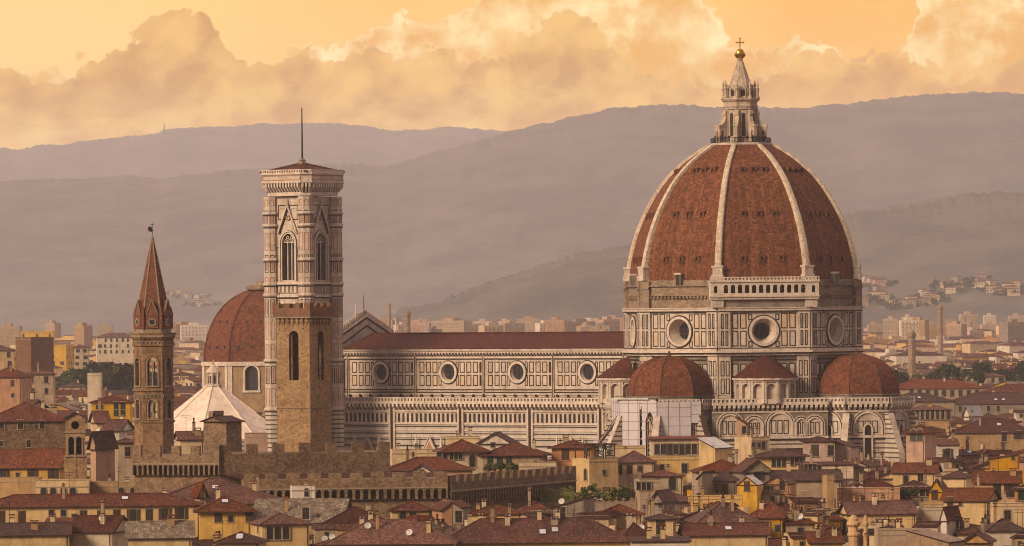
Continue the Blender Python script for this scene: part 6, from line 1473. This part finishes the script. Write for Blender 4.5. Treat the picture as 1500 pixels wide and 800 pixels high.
# ---- middle distance at left
H(22, 73, 497, 2050, th=-22, dep=18, roof='flat', wall='stucco_red_block' if 'stucco_red_block' in M else 'tower_brick', wins=None, yb=546, chim=0, label='plain dark red apartment block at far left', name='apartment_block', cat='apartment block')
H(30, 80, 548, 1750, th=4, dep=14, roof='hip', rise=1.2, wall='tan', tile='roof_tile_red', wins='auto', wk='tall', rows=3, yb=575, chim=1, label='square tan villa in front of the dark red block')
H(128, 147, 550, 1700, th=0, dep=8, roof='flat', wall='cream', wins=None, yb=577, chim=0, label='plain cream tower block before the dark trees')
H(72, 105, 507, 2900, th=-10, dep=16, roof='flat', wall='yellow', wins='auto', rows=5, yb=541, chim=1, label='tall yellow apartment block right of the dark red block', name='apartment_block', cat='apartment block')
H(100, 130, 509, 3000, th=10, dep=16, roof='hip', wall='cream', wins='auto', rows=5, yb=541, chim=1, label='cream apartment block left of the dark trees', name='apartment_block', cat='apartment block')
H(30, 78, 487, 3200, th=0, dep=14, roof='flat', wall='yellow', tile='roof_tile', wins='auto', rows=3, yb=498, chim=1, label='long yellow block above the dark red block', name='apartment_block', cat='apartment block')
H(-30, 22, 513, 2150, th=12, dep=16, roof='hip', wall='cream', wins='auto', rows=5, yb=540, chim=1, label='cream block with grid of windows at the left edge', name='apartment_block', cat='apartment block')
H(-20, 40, 552, 1600, th=-6, dep=16, roof='hip', rise=2.6, wall='pink', tile='roof_tile', wins='auto', yb=580, chim=2, label='wide brown roof at left edge below the red block')
H(138, 200, 494, 3400, th=6, dep=14, roof='hip', wall='cream', wins='auto', rows=4, yb=515, chim=1, label='row of pale flats above the dark trees', name='apartment_block', cat='apartment block')
N_HAND = len(HOUSES)
# ------------------------------------------------------------------ the rest of the roofscape: plan positions drawn at random, kept only where the street pattern leaves room and something would show
prot = [(h['xl'] - 1, h['xr'] + 1, h['Y'], h['yb']) for h in HOUSES] + [(500, 900, 1290, 650), (880, 1335, 1240, 648), (385, 502, 1300, 640), (404, 487, 1000, 652), (195, 254, 1050, 655), (254, 388, 1370, 632),
        (196, 323, 985, 697), (322, 572, 984, 690), (357, 657, 973, 736), (655, 840, 990, 735), (1240, 1274, 929, 792), (198, 420, 946, 736), (95, 127, 1005, 715), (782, 935, 1015, 738), (296, 388, 1650, 600), (80, 205, 2440, 568), (254, 298, 1990, 572), (1280, 1500, 2460, 553)]
plan = [(h['cx'], h['cy'], h['r'] * .8) for h in HOUSES] + [(51.7, 1300, 46), (0, 1325, 34), (-35, 1345, 30), (-48, 1327, 14), (-72, 1400, 20), (-73, 1714, 22), (-66, 1056, 8)]
import bisect
cells = {}
def cell_add(x, y, r):
    cells.setdefault((int(x // 40), int(y // 40)), []).append((x, y, r))
for p in plan: cell_add(*p)
def free(x, y, r):
    for i in (-1, 0, 1):
        for j in (-1, 0, 1):
            for (a, b, c) in cells.get((int(x // 40) + i, int(y // 40) + j), ()):
                if math.hypot(x - a, y - b) < (r + c) * .58: return False
    return True
def allowed(xl, xr, top, Y):
    for a, b, Y2, yb in prot:
        if Y < Y2 and xr > a and xl < b and top < yb: return False
    return True
cand = []
rc = random.Random(5)
for k in range(90000):
    Y = 885 * (3300 / 885) ** rc.random()
    px = rc.uniform(-30, 1530)
    w = rc.uniform(4.5, 11.5) * (1.4 if Y > 1600 else 1); d = rc.uniform(5, 9) * (1.2 if Y > 1600 else 1); h = min(24.5, max(12.5, rc.gauss(17.8, 2.3)))
    if Y < 1000: h = min(h, 18.3)
    th = rc.choice((-34, -20, -12, -6, 0, 4, 8, 14, 24, 40, 0, 3)) + rc.uniform(-3, 3)
    t = rad(th); ext = (w * math.cos(t) + d * abs(math.sin(t))) / Y * F
    ye = HZ + (CZ - h) / Y * F - PHI * (px - 750); X = xpx(px, Y, ye)
    r = math.hypot(w, d) / 2
    top = ye - 2.2 / Y * F
    if px > 1335 or px < 260 or Y < 1290 or Y > 1400:
        if allowed(px - ext / 2, px + ext / 2, top, Y) and free(X, Y + d / 2, r):
            cell_add(X, Y + d / 2, r); cand.append((Y, px - ext / 2, px + ext / 2, ye, top, w, d, h, th))
cand.sort()
sky_ = np.full(1700, 801.0)
def cover(xl, xr, top):
    a, b = max(0, int(xl) + 100), min(1699, int(xr) + 100)
    if b > a: sky_[a:b] = np.minimum(sky_[a:b], top)
static = [(h['Y'], h['xl'], h['xr'], h['ye'] - 6, None) for h in HOUSES] + [(1290, 500, 900, 580, None), (1270, 890, 1330, 540, None), (1300, 387, 500, 250, None), (1000, 404, 487, 445, None), (1050, 197, 252, 400, None), (985, 196, 572, 655, None), (973, 357, 838, 695, None), (1005, 97, 125, 610, None), (1400, 260, 388, 620, None), (1690, 298, 388, 430, None)]
ev = sorted(static + [(c[0], c[1], c[2], c[4], c) for c in cand], key=lambda e: e[0])
kept = []; dropped = []
for Y, xl, xr, top, c in ev:
    a, b = max(100, int(xl) + 100), min(1600, int(xr) + 100)
    if c is not None:
        if b - a < 3: continue
        vis = np.clip(sky_[a:b] - top, 0, 60).sum()
        if vis < 26: continue
        kept.append((vis, c, sky_[a:b].max()))
    cover(xl, xr, top)
print('kept houses', len(kept))
kept.sort(key=lambda k: -k[0])
LIM = 198
near_k, rest_k = kept[:LIM], kept[LIM:]
COLS = ['ochre'] * 2 + ['yellow'] * 5 + ['cream'] * 8 + ['orange'] + ['tan'] * 4 + ['grey'] * 2 + ['pink'] * 3 + ['white'] * 3
TILES = ['roof_tile'] * 4 + ['roof_tile_brown'] * 4 + ['roof_tile_dark'] * 4 + ['roof_tile_red'] * 2 + ['roof_lichen']
for vis, (Y, xl, xr, ye, top, w, d, h, th), low_ in sorted(near_k, key=lambda k: k[1][0]):
    rr = random.Random(int(xl * 13 + Y * 3))
    rf = rr.choice(['hip'] * 5 + ['gable'] * 6 + ['shed'] * 2 + ['flat'] * 2)
    house(xl, xr, ye, Y, th=th, dep=d, roof=rf, ridge='y' if rf == 'gable' and rr.random() < .4 else 'x', wall=rr.choice(COLS), tile=rr.choice(TILES), rise=None if rf != 'shed' else rr.uniform(1, 2),
          shedto=rr.choice('lrf'), yb=min(ye + 55, max(ye + 8, low_)), chim=rr.choice((0, 1, 1, 2, 3, 4)) if Y < 1700 else rr.choice((0, 0, 1)), ant=rr.choice((0, 0, 1, 1, 2)) if Y < 1300 else 0, dish=1 if rr.random() < .25 and Y < 1250 else 0, sky=1 if rr.random() < .25 else 0, density=.75, rr=rr, attic=rr.random() < .35 and Y < 1700, detail=Y < 1500)
# whatever shows as slivers further off: one mass of roofs
REFX, REFY = 750.0, 500.0
mb = MB(); rr = random.Random(3)
def roof_block(mb, X, Y, w, d, h, th, wall, tile, rr, hip=True):
    mb.T = Matrix.Translation((X, Y, 0)) @ Matrix.Rotation(rad(th), 4, 'Z')
    mb.box(-w / 2, w / 2, -d / 2, d / 2, 0, h, wall, bottom=False)
    if hip:
        a, b, r = w / 2 + .4, d / 2 + .4, min(w, d) * .15; k = max(0, a - b); ky = max(0, b - a)
        if a >= b: r0, r1 = (-k, 0, h + r), (k, 0, h + r); mb.add([(-a, -b, h), (a, -b, h), (a, b, h), (-a, b, h), r0, r1], [(0, 1, 5, 4), (2, 3, 4, 5), (1, 2, 5), (3, 0, 4)], tile)
        else: r0, r1 = (0, -ky, h + r), (0, ky, h + r); mb.add([(-a, -b, h), (a, -b, h), (a, b, h), (-a, b, h), r0, r1], [(1, 2, 5, 4), (3, 0, 4, 5), (0, 1, 4), (2, 3, 5)], tile)
        if rr.random() < .5: x = rr.uniform(-.3, .3) * w; mb.box(x - .5, x + .5, -.4, .4, h, h + r + 1.2, 'stucco_cream')
    else: mb.quad((-w / 2, -d / 2, h + .03), (w / 2, -d / 2, h + .03), (w / 2, d / 2, h + .03), (-w / 2, d / 2, h + .03), 'raw_masonry'); mb.box(-w * .2, w * .15, -d * .2, d * .2, h, h + 2.4, wall)
    mb.T = Matrix.Identity(4)
for vis, (Y, xl, xr, ye, top, w, d, h, th), low_ in rest_k:
    roof_block(mb, xpx((xl + xr) / 2, Y), Y + d / 2, w, d, h, th, 'stucco_' + rr.choice(COLS), rr.choice(TILES), rr)
# the plain beyond, fading towards the hills
for k in range(12000):
    Y = 2300 * (7300 / 2300) ** rr.random(); px = rr.uniform(-60, 1560)
    if 300 < px < 500 and Y < 2000: continue
    w, d = rr.uniform(10, 30), rr.uniform(9, 16); h = max(8, rr.gauss(14, 5)); w *= 1 + max(0, Y - 4000) / 5000; c = rr.choice(COLS)
    if Y < 3300 and (80 < px < 205 or 1290 < px): h = min(h, 15)
    if Y < 2500 and h > 16: h = 16
    if Y < 3100 and (80 < px < 205 or 1285 < px): h = min(h, 11)
    roof_block(mb, xpx(px, Y), Y, w, d, h, rr.choice((-34, -20, 0, 10, 30, 5)), 'stucco_' + c, rr.choice(TILES), rr, rr.random() < .7)
for k in range(2600):      # the town carries on past both sides of the view
    Y = 930 * (7300 / 930) ** rr.random(); px = rr.choice((rr.uniform(-330, -45), rr.uniform(1548, 1830))); w, d = rr.uniform(8, 17), rr.uniform(8, 13)
    roof_block(mb, xpx(px, Y), Y, w * (1 + max(0, Y - 2500) / 4000), d, min(21, max(9, rr.gauss(16, 3))), rr.choice((-34, -20, 0, 10, 30, 5)), 'stucco_' + rr.choice(COLS), rr.choice(TILES), rr, rr.random() < .8)
far = mb.build('distant_roofs'); far['kind'] = 'stuff'
# taller blocks on the plain: each one a thing
for k in range(95):
    Y = rr.uniform(4800, 7000); px = rr.choice((rr.uniform(-10, 300), rr.uniform(560, 900), rr.uniform(560, 900), rr.uniform(1270, 1500)))
    top = max(460, rr.gauss(476, 8)); h = zpx(top, Y, px); w = (rr.uniform(9, 20) if rr.random() < .75 else rr.uniform(22, 40)) * (1 + (Y - 4200) / 9000)
    if h < 12 or h > 45: continue
    c = rr.choice(['cream', 'white', 'tan', 'pink', 'pink', 'tan', 'grey']); reg = 'on the plain left of the bell tower' if px < 400 else 'on the plain above the nave roof' if px < 920 else 'on the plain right of the great dome'
    m = MB(); th = rr.choice((-30, -10, 0, 8, 30)); d = rr.uniform(9, 14)
    m.box(-w / 2, w / 2, -d / 2, d / 2, 0, h, 'stucco_' + c, bottom=False, top='raw_masonry'); m.box(-w * .2, w * .12, -d * .3, d * .3, h, h + 2.6, 'stucco_' + c)
    nfl = int(h / 3.4)
    for i in range(nfl):
        z = h - 2.6 - 3.3 * i
        if z < 2: break
        m.box(-w / 2 - .02, w / 2 + .02, -d / 2 - .5, -d / 2 - .02, z - .9, z - .75, 'window_stone')
        n = max(2, int(w / 3.2))
        for j in range(n): x = -w / 2 + (j + .5) * w / n; m.box(x - .65, x + .65, -d / 2 - .06, -d / 2 - .01, z - .5, z + 1.1, 'window_stone')  # panes in pale stone tone, haze fading put into their colour
    o = m.build('apartment_block'); o.location = (xpx(px, Y), Y, 0); o.rotation_euler = (0, 0, rad(th))
    HOUSES.append(dict(o=o, xl=px - 4, xr=px + 4, ye=top, Y=Y, top=top, wall=c, roof='flat', label=None, far=reg, w=w, h=h, nwin=0, nch=0, wk='', tile=''))
REFX, REFY = 750.0, 450.0
# ================================================================== trees, terrace greenery
def leafy(mb, c, r, n, size, m1, m2, rr, squash=.8):
    for i in range(n):
        while True:
            x, y, z = (rr.uniform(-1, 1) for _ in range(3)); q = x * x + y * y + z * z
            if .12 < q < 1: break
        p = Vector((c[0] + x * r, c[1] + y * r, c[2] + z * r * squash))
        a = Vector((rr.gauss(0, 1), rr.gauss(0, 1), rr.gauss(0, 1))).normalized(); b = a.orthogonal().normalized(); s = size * rr.uniform(.6, 1.3)
        mb.add([p - a * s, p - b * s * .7, p + a * s, p + b * s * .7], [(0, 1, 2, 3)], m1 if rr.random() < .75 else m2)
TREE = []
for k in range(4):
    rr = random.Random(40 + k); H_, W2 = ((24, 8.5), (27, 7), (20, 9), (29, 4.2))[k]
    t = MB(); t.tube((0, 0, 0), (.3, .1, H_ * .35), .55, .4, 'bark', 7); t.tube((.3, .1, H_ * .35), (0, 0, H_ * .85), .4, .1, 'bark', 6)
    for i in range(6): a = rr.uniform(0, 6.3); t.tube((.2, 0, H_ * rr.uniform(.28, .5)), (W2 * .6 * math.cos(a), W2 * .6 * math.sin(a), H_ * rr.uniform(.5, .75)), .25, .07, 'bark', 5)
    c = MB()
    for i in range(20):
        a, q = rr.uniform(0, 6.3), rr.random() ** .5; z = H_ * rr.uniform(.32, .9); f = W2 * (1 - abs(z / H_ - .55) * 1.1) * q
        leafy(c, (f * math.cos(a), f * math.sin(a), z), rr.uniform(2.0, 3.6), 120, .85, 'leaf', 'leaf_light' if rr.random() < .3 else 'leaf', rr)
    TREE.append((t.mesh('trunk'), c.mesh('crown'), H_))
def tree(px, Y, k, s, label, group, z=0):
    r = thing('tree', label, 'tree', (xpx(px, Y), Y, z), rnd.uniform(0, 6.3), group)
    for i, nm in ((0, 'trunk'), (1, 'crown')): o = link(nm, TREE[k][i], r)
    r.scale = (s, s, s)
    return r
rr = random.Random(77)
for i in range(22): tree(84 + 122 * (i + rr.random()) / 22, rr.uniform(2450, 2760), rr.randrange(3), rr.uniform(1.05, 1.3), 'dark green tree in the clump between the cream flats and the spire tower', 'park trees left of the spire tower')
for i in range(6): tree(254 + 44 * (i + rr.random()) / 6, rr.uniform(2000, 2150), rr.randrange(3), rr.uniform(.75, .95), 'dark green tree between the spire tower and the domed chapel', 'trees behind the spire tower')
for i in range(40): tree(1284 + 226 * (i + rr.random()) / 40, rr.uniform(2462, 2620), rr.randrange(4), rr.uniform(.86, 1.12) * (1 if i % 12 not in (9, 10, 11) else .75), 'dark green tree in the belt beyond the long beige public building', 'tree belt right of the cathedral')
mb = MB(); rr = random.Random(8)
for i in range(190):
    Y = rr.uniform(3100, 6300); px = rr.choice((rr.uniform(-20, 310), rr.uniform(520, 905), rr.uniform(1265, 1520))); h = rr.uniform(8, 15); w = rr.uniform(5, 22)
    for j in range(int(w / 3)): leafy(mb, (xpx(px, Y) + rr.uniform(-w, w) * .5, Y + rr.uniform(-4, 4), h * rr.uniform(.4, .75)), rr.uniform(2.4, 4.2), 26, 1.5, 'leaf', 'leaf', rr)
    mb.tube((xpx(px, Y), Y, 0), (xpx(px, Y), Y, h * .6), .4, .2, 'bark', 5)
o = mb.build('distant_wood'); o['kind'] = 'stuff'
# clipped hedge and shrubs on the roof terrace
REFX = 860.0; Yt = 1014.0; zt_ = zpx(739, 1012); rr = random.Random(21)
mb = MB(); x0, x1 = xpx(786, Yt), xpx(842, Yt)
mb.box(x0 + .3, x1 - .3, Yt + .4, Yt + 1.6, zt_, zt_ + 2.2, 'leaf_light', bottom=False)
for i in range(30): leafy(mb, (x0 + .5 + (x1 - x0 - 1) * rr.random(), Yt + 1.0, zt_ + rr.uniform(.7, 2.6)), .75, 90, .17, 'leaf_light', 'leaf_light', rr)
tag(mb.build('hedge'), 'clipped green hedge on the broad roof terrace', 'hedge')
def shrub(px, Y, z, h, w, label, group, light, seed):
    rr = random.Random(seed); r = thing('shrub', label, 'shrub', (xpx(px, Y), Y, z), 0, group)
    m = MB(); m.rings(10, [(.28, 0), (.38, .55), (.42, .6), (.3, .55)], 'roof_tile_red'); m.build('pot', r)
    m = MB(); m.tube((0, 0, .4), (0, 0, h * .7), .06, .03, 'bark', 5); m.build('stem', r)
    m = MB()
    for i in range(9): leafy(m, (rr.uniform(-.5, .5) * w, rr.uniform(-.4, .4) * w, rr.uniform(.35, .85) * h), w * .4, 60, .15, 'leaf_light' if light else 'leaf', 'leaf_light', rr)
    m.build('crown', r)
for i, (px, h, w, li) in enumerate(((848, 2.6, 1.3, 1), (857, 3.6, 1.5, 0), (867, 4.3, 1.2, 1), (876, 3.0, 1.6, 1), (885, 2.4, 1.7, 1), (895, 2.9, 1.6, 0), (905, 3.3, 1.5, 0), (914, 3.1, 1.5, 1), (923, 2.6, 1.4, 0))):
    shrub(px, Yt + rr.uniform(-.5, 1.5), zt_, h, w, 'leafy green potted shrub on the roof terrace right of the hedge', 'terrace shrubs right of the hedge', li, i)
REFX = 735.0
for i, px in enumerate((713, 722, 731, 741, 752)): shrub(px, 1128, zpx(691, 1128), 1.6, 1.2, 'potted green plant along the balcony of the tan house below the nave', 'balcony plants below the nave', i % 2, 60 + i)
REFX = 1330.0
for i, px in enumerate((1322, 1329, 1338)): shrub(px, 1076, zpx(730, 1076), 1.8, 1.0, 'potted plant in front of the dark shaded loggia at right', 'plants by the shaded loggia', 0, 80 + i)
# pergola on the pale corner house
REFX, REFY = 872.0, 665.0
Yp = 1108.0; zp0 = zpx(672, Yp); per = thing('pergola', 'timber pergola overgrown with green vines on the pale corner house', 'pergola', (xpx(872, Yp), Yp + 4.2, zp0), rad(28))
for sx in (-3.1, -1.1, 1.1, 3.1):
    for sy in (-2.2, 2.2): m = MB(); m.box(sx - .1, sx + .1, sy - .1, sy + .1, 0, 2.5, 'weathered_wood'); m.build('post', per)
m = MB()
for sy in (-2.2, 2.2): m.box(-3.5, 3.5, sy - .08, sy + .08, 2.5, 2.7, 'weathered_wood')
for i in range(8): x = -3.2 + i * .914; m.box(x - .06, x + .06, -2.6, 2.6, 2.7, 2.85, 'weathered_wood')
m.build('beam', per)
m = MB(); rr = random.Random(5)
for i in range(18): leafy(m, (rr.uniform(-3.2, 3.2), rr.uniform(-2.2, -1.6), rr.uniform(.3, 2.9)), .5, 45, .16, 'leaf', 'leaf_light', rr)
m.build('vine_foliage', per)
# white awning behind the battlements
REFX, REFY = 629.0, 698.0
aw = MB(); ya = 1066; aw.T = Matrix.Translation((xpx(629, ya), ya, 0))
za_ = zpx(698, ya); aw.add([(-4.8, -1.4, za_ - .6), (4.8, -1.4, za_ - .6), (4.8, 1.6, za_ + .2), (-4.8, 1.6, za_ + .2), (-4.8, -1.4, za_ - .9), (4.8, -1.4, za_ - .9)], [(0, 1, 2, 3), (4, 5, 1, 0)], 'awning')
for x in (-4.6, 0, 4.6): aw.tube((x, -1.3, za_ - 6), (x, -1.3, za_ - .6), .06, .06, 'white_paint'); aw.tube((x, 1.5, za_ - 6), (x, 1.5, za_ + .2), .06, .06, 'white_paint')
tag(aw.build('awning'), 'long white awning on poles just behind the front battlements', 'awning')
# golden ornamental chimney shafts near the bottom edge
for px, w_, t_, lb in ((1250.5, .85, 757, 'stout golden yellow turned column among roofs at bottom right'), (1268, .4, 757, 'thin golden yellow pole beside the stout golden column')):
    REFX, REFY = px, 770.0; Y = 930; m = MB(); m.T = Matrix.Translation((xpx(px, Y), Y, 0)); z1 = zpx(t_, Y)
    m.rings(12, [(w_, 0), (w_, z1 - 3.2), (w_ * 1.25, z1 - 3.0), (w_ * 1.25, z1 - 2.7), (w_ * .85, z1 - 2.5), (w_ * .8, z1 - 1.7), (w_ * 1.3, z1 - 1.3), (w_ * 1.3, z1 - .9), (w_ * .9, z1 - .7), (w_ * .9, z1 - .3), (w_ * .3, z1 + .3)], 'stucco_ochre')
    tag(m.build('column'), lb, 'column')
REFY = 450.0
# far chimneys, masts and slender towers
def stack(px, top, Y, r, label, mat_='raw_masonry', name='chimney_stack', cat='chimney', base=0):
    z = zpx(top, Y, px); m = MB(); m.rings(8, [(r * 1.3, 0), (r, z - base - 2), (r * 1.25, z - base - 1.8), (r * 1.25, z - base), (r * .2, z - base + 1.5)], mat_); o = m.build(name); o.location = (xpx(px, Y), Y, base); tag(o, label, cat)
stack(1335, 488, 2600, 1.6, 'thin dark brick chimney right of the great dome'); stack(1377, 449, 3900, 1.7, 'tall far chimney on the plain at right'); stack(570, 446, 4700, 1.4, 'thin far tower above the west end of the nave roof'); stack(597, 458, 2900, 1.3, 'slim brick tower just over the nave roof')
stack(243, 181.5, 19300, 1.6, 'tiny radio mast on the far hill ridge at left', 'dark_metal', 'radio_mast', 'mast', 560)
# villas on the misty slopes
from mathutils.bvhtree import BVHTree
bv = []
for nm in ('hill_near', 'hill_ridge', 'hill_foot'):
    me = bpy.data.objects[nm].data; bv.append(BVHTree.FromPolygons([v.co for v in me.vertices], [p.vertices for p in me.polygons]))
rr = random.Random(19)
CL = [(1296, 437, 13, 4), (1330, 447, 16, 3), (1392, 424, 12, 4), (1440, 419, 14, 4), (1468, 428, 14, 4), (1360, 440, 12, 4), (1285, 418, 9, 3), (278, 437, 11, 3), (292, 446, 9, 2)]
VPOS = [(cx_ + rr.gauss(0, sx_), cy_ + rr.gauss(0, sy_), cx_) for cx_, cy_, sx_, sy_ in CL for _ in range(6)]
vw = MB()
for k, (px, py, cx_) in enumerate(VPOS):
    lb, gp = ('pale villa on the misty lower slope right of the great dome', 'villas on the slope right of the dome') if cx_ > 600 else ('pale villa on the misty slope above the domed chapel at left', 'villas on the slope above the domed chapel')
    d = Vector(((px - 750 - PHI * (py - HZ)) / F, 1, (HZ - py - PHI * (px - 750)) / F)).normalized(); best = None
    for t in bv:
        h = t.ray_cast(Vector((0, 0, CZ)), d)
        if h[0] is not None and (best is None or h[3] < best[3]): best = h
    if best is None: continue
    p = best[0]; w = rr.uniform(8, 17); h_ = rr.uniform(6, 10)
    m = MB(); wl = 'stucco_' + rr.choice(('tan', 'pink', 'grey', 'cream')); m.box(-w / 2, w / 2, -5, 5, -4, h_, wl, bottom=False); a, b = w / 2 + .5, 5.5
    m.add([(-a, -b, h_), (a, -b, h_), (a, b, h_), (-a, b, h_), (-a * .5, 0, h_ + 2), (a * .5, 0, h_ + 2)], [(0, 1, 5, 4), (2, 3, 4, 5), (1, 2, 5), (3, 0, 4)], 'roof_tile_brown')
    for i in range(int(w / 3.5)): x = -w / 2 + 1.5 + i * 3.5; m.box(x, x + 1.2, -5.05, -5.01, h_ - 3.2, h_ - 1.4, 'dark_opening')
    for q_ in range(4): leafy(vw, (p.x + rr.uniform(-26, 26), p.y + rr.uniform(-12, 14), p.z + rr.uniform(0, 4)), rr.uniform(3, 6), 30, 2.2, 'leaf', 'leaf', rr)
    o = m.build('villa'); o.location = p; o.rotation_euler = (0, 0, rr.uniform(-.5, .5)); tag(o, lb, 'villa', gp)
vo = vw.build('hillside_wood'); vo['kind'] = 'stuff'
# visitors at the lantern rail
def person_mesh(seed, pose):
    V = [(0, 0, .95), (0, 0, 1.15), (0, .01, 1.38), (0, 0, 1.5), (0, -.02, 1.62), (0, -.02, 1.72), (-.1, 0, .9), (-.11, -.02, .5), (-.11, 0, .08), (-.11, -.16, .04), (.1, 0, .9), (.12, .03, .5), (.13, .05, .08), (.13, -.1, .04),
         (-.19, 0, 1.42), (-.27, -.02, 1.15), (-.24, -.2, .98), (.19, 0, 1.42), (.27, -.02, 1.15), (.25, -.22, 1.0)]
    if pose: V[15], V[16] = (-.3, -.1, 1.2), (-.12, -.3, 1.35); V[18], V[19] = (.3, -.1, 1.2), (.12, -.3, 1.35)
    E = [(0, 1), (1, 2), (2, 3), (3, 4), (4, 5), (0, 6), (6, 7), (7, 8), (8, 9), (0, 10), (10, 11), (11, 12), (12, 13), (2, 14), (14, 15), (15, 16), (2, 17), (17, 18), (18, 19)]
    Rr = [.15, .14, .16, .06, .1, .08, .1, .07, .05, .04, .1, .07, .05, .04, .07, .05, .04, .07, .05, .04]
    me = bpy.data.meshes.new('person_skeleton'); me.from_pydata(V, E, []); o = bpy.data.objects.new('person_skeleton', me); COL.objects.link(o)
    md = o.modifiers.new('skin', 'SKIN')
    for i, v in enumerate(me.skin_vertices[0].data): v.radius = (Rr[i], Rr[i]); v.use_root = i == 0
    o.modifiers.new('sub', 'SUBSURF').levels = 1
    dg = bpy.context.evaluated_depsgraph_get(); out = bpy.data.meshes.new_from_object(o.evaluated_get(dg)); bpy.data.objects.remove(o); bpy.data.meshes.remove(me)
    out.name = 'person'; out.materials.clear()
    for k in ('cloth_dark', 'skin'): out.materials.append(M[k])
    for p in out.polygons: p.material_index = 1 if 1.5 < p.center.z < 1.74 else 0
    return out
PM_ = [person_mesh(1, 0), person_mesh(2, 1)]
rr = random.Random(4)
for i in range(15):
    a = rad(-178 + 170 * (i + rr.uniform(-.3, .3)) / 14); r = 6.1 * rr.uniform(.95, 1.0)
    wa = a + 0
    o = link('person', PM_[i % 2]); o.location = (51.9 + r * math.cos(wa), 1300 + r * math.sin(wa), 91.5); o.rotation_euler = (0, 0, wa + math.pi / 2 + rr.uniform(-.5, .5)); s = rr.uniform(.92, 1.06); o.scale = (s, s, s)
    tag(o, 'visitor in dark clothes standing at the railing round the lantern', 'person', 'visitors at the lantern railing')

# ================================================================== labels
ORD = {2: ('leftmost', 'rightmost'), 3: ('leftmost', 'middle', 'rightmost')}
NUM = ['', 'one', 'two', 'three', 'four', 'five', 'six', 'seven', 'eight', 'nine', 'ten', 'eleven', 'twelve']
NTH = ['', 'first', 'second', 'third', 'fourth', 'fifth', 'sixth', 'seventh', 'eighth', 'ninth', 'tenth', 'eleventh', 'twelfth']
def region(h):
    x = (h['xl'] + h['xr']) / 2
    for lim, s in ((110, 'at the left edge'), (200, 'left of the spire tower'), (330, 'under the spire tower'), (500, 'under the brown tower'), (640, 'left below the nave'), (850, 'below the nave'), (950, 'left below the scaffold'), (1050, 'below the scaffold'), (1200, 'below the exedra'), (1330, 'below the east chapel'), (1420, 'right of the cathedral')):
        if x < lim: return s
    return 'at the right edge'
def tier(h): 
    for lim, s in ((960, 'front row'), (1040, 'second row'), (1130, 'third row'), (1300, 'fourth row'), (1650, 'back rows'), (2100, 'far rows')):
        if h['Y'] < lim: return s
    return 'farthest rows'
TN = {'roof_tile': 'brown-red', 'roof_tile_brown': 'brown', 'roof_tile_dark': 'dark', 'roof_tile_red': 'reddish', 'roof_lichen': 'grey lichened'}
def rd(h): return {'hip': TN.get(h['tile'], '') + ' hipped roof', 'gable': TN.get(h['tile'], '') + ' gabled roof', 'shed': TN.get(h['tile'], '') + ' slanting roof', 'flat': 'flat roof'}[h['roof']]
todo = [h for h in HOUSES if not h['label']]
for h in todo:
    if 'far' in h: h['base'] = ('wide ' if h['w'] > 22 else 'slim ' if h['w'] < 13 else '') + h['wall'] + ' apartment block', h['far']
    else: h['base'] = h['wall'] + ' house with ' + rd(h), tier(h) + ' ' + region(h)
    if 'far' in h: h['o']['category'] = 'apartment block'; h['o']['group'] = 'apartment blocks ' + h['far']
groups = {}
for h in todo: groups.setdefault(h['base'], []).append(h)
for (a, b), L in groups.items():
    L.sort(key=lambda h: h['xl'] + h['xr'])
    for i, h in enumerate(L):
        n = len(L)
        if n == 1: s = a + ', ' + b
        elif n in ORD: s = ORD[n][i] + ' ' + a + ', ' + b
        else: s = (NTH[i + 1] if i < 12 else str(i + 1) + 'th') + ' ' + a + ' from left, ' + b
        h['label'] = s
seen = {}
for h in HOUSES:
    h['o']['label'] = h['label']
    if 'group' not in h['o'] and h['o']['category'] == 'house': h['o']['group'] = 'houses of the old town'
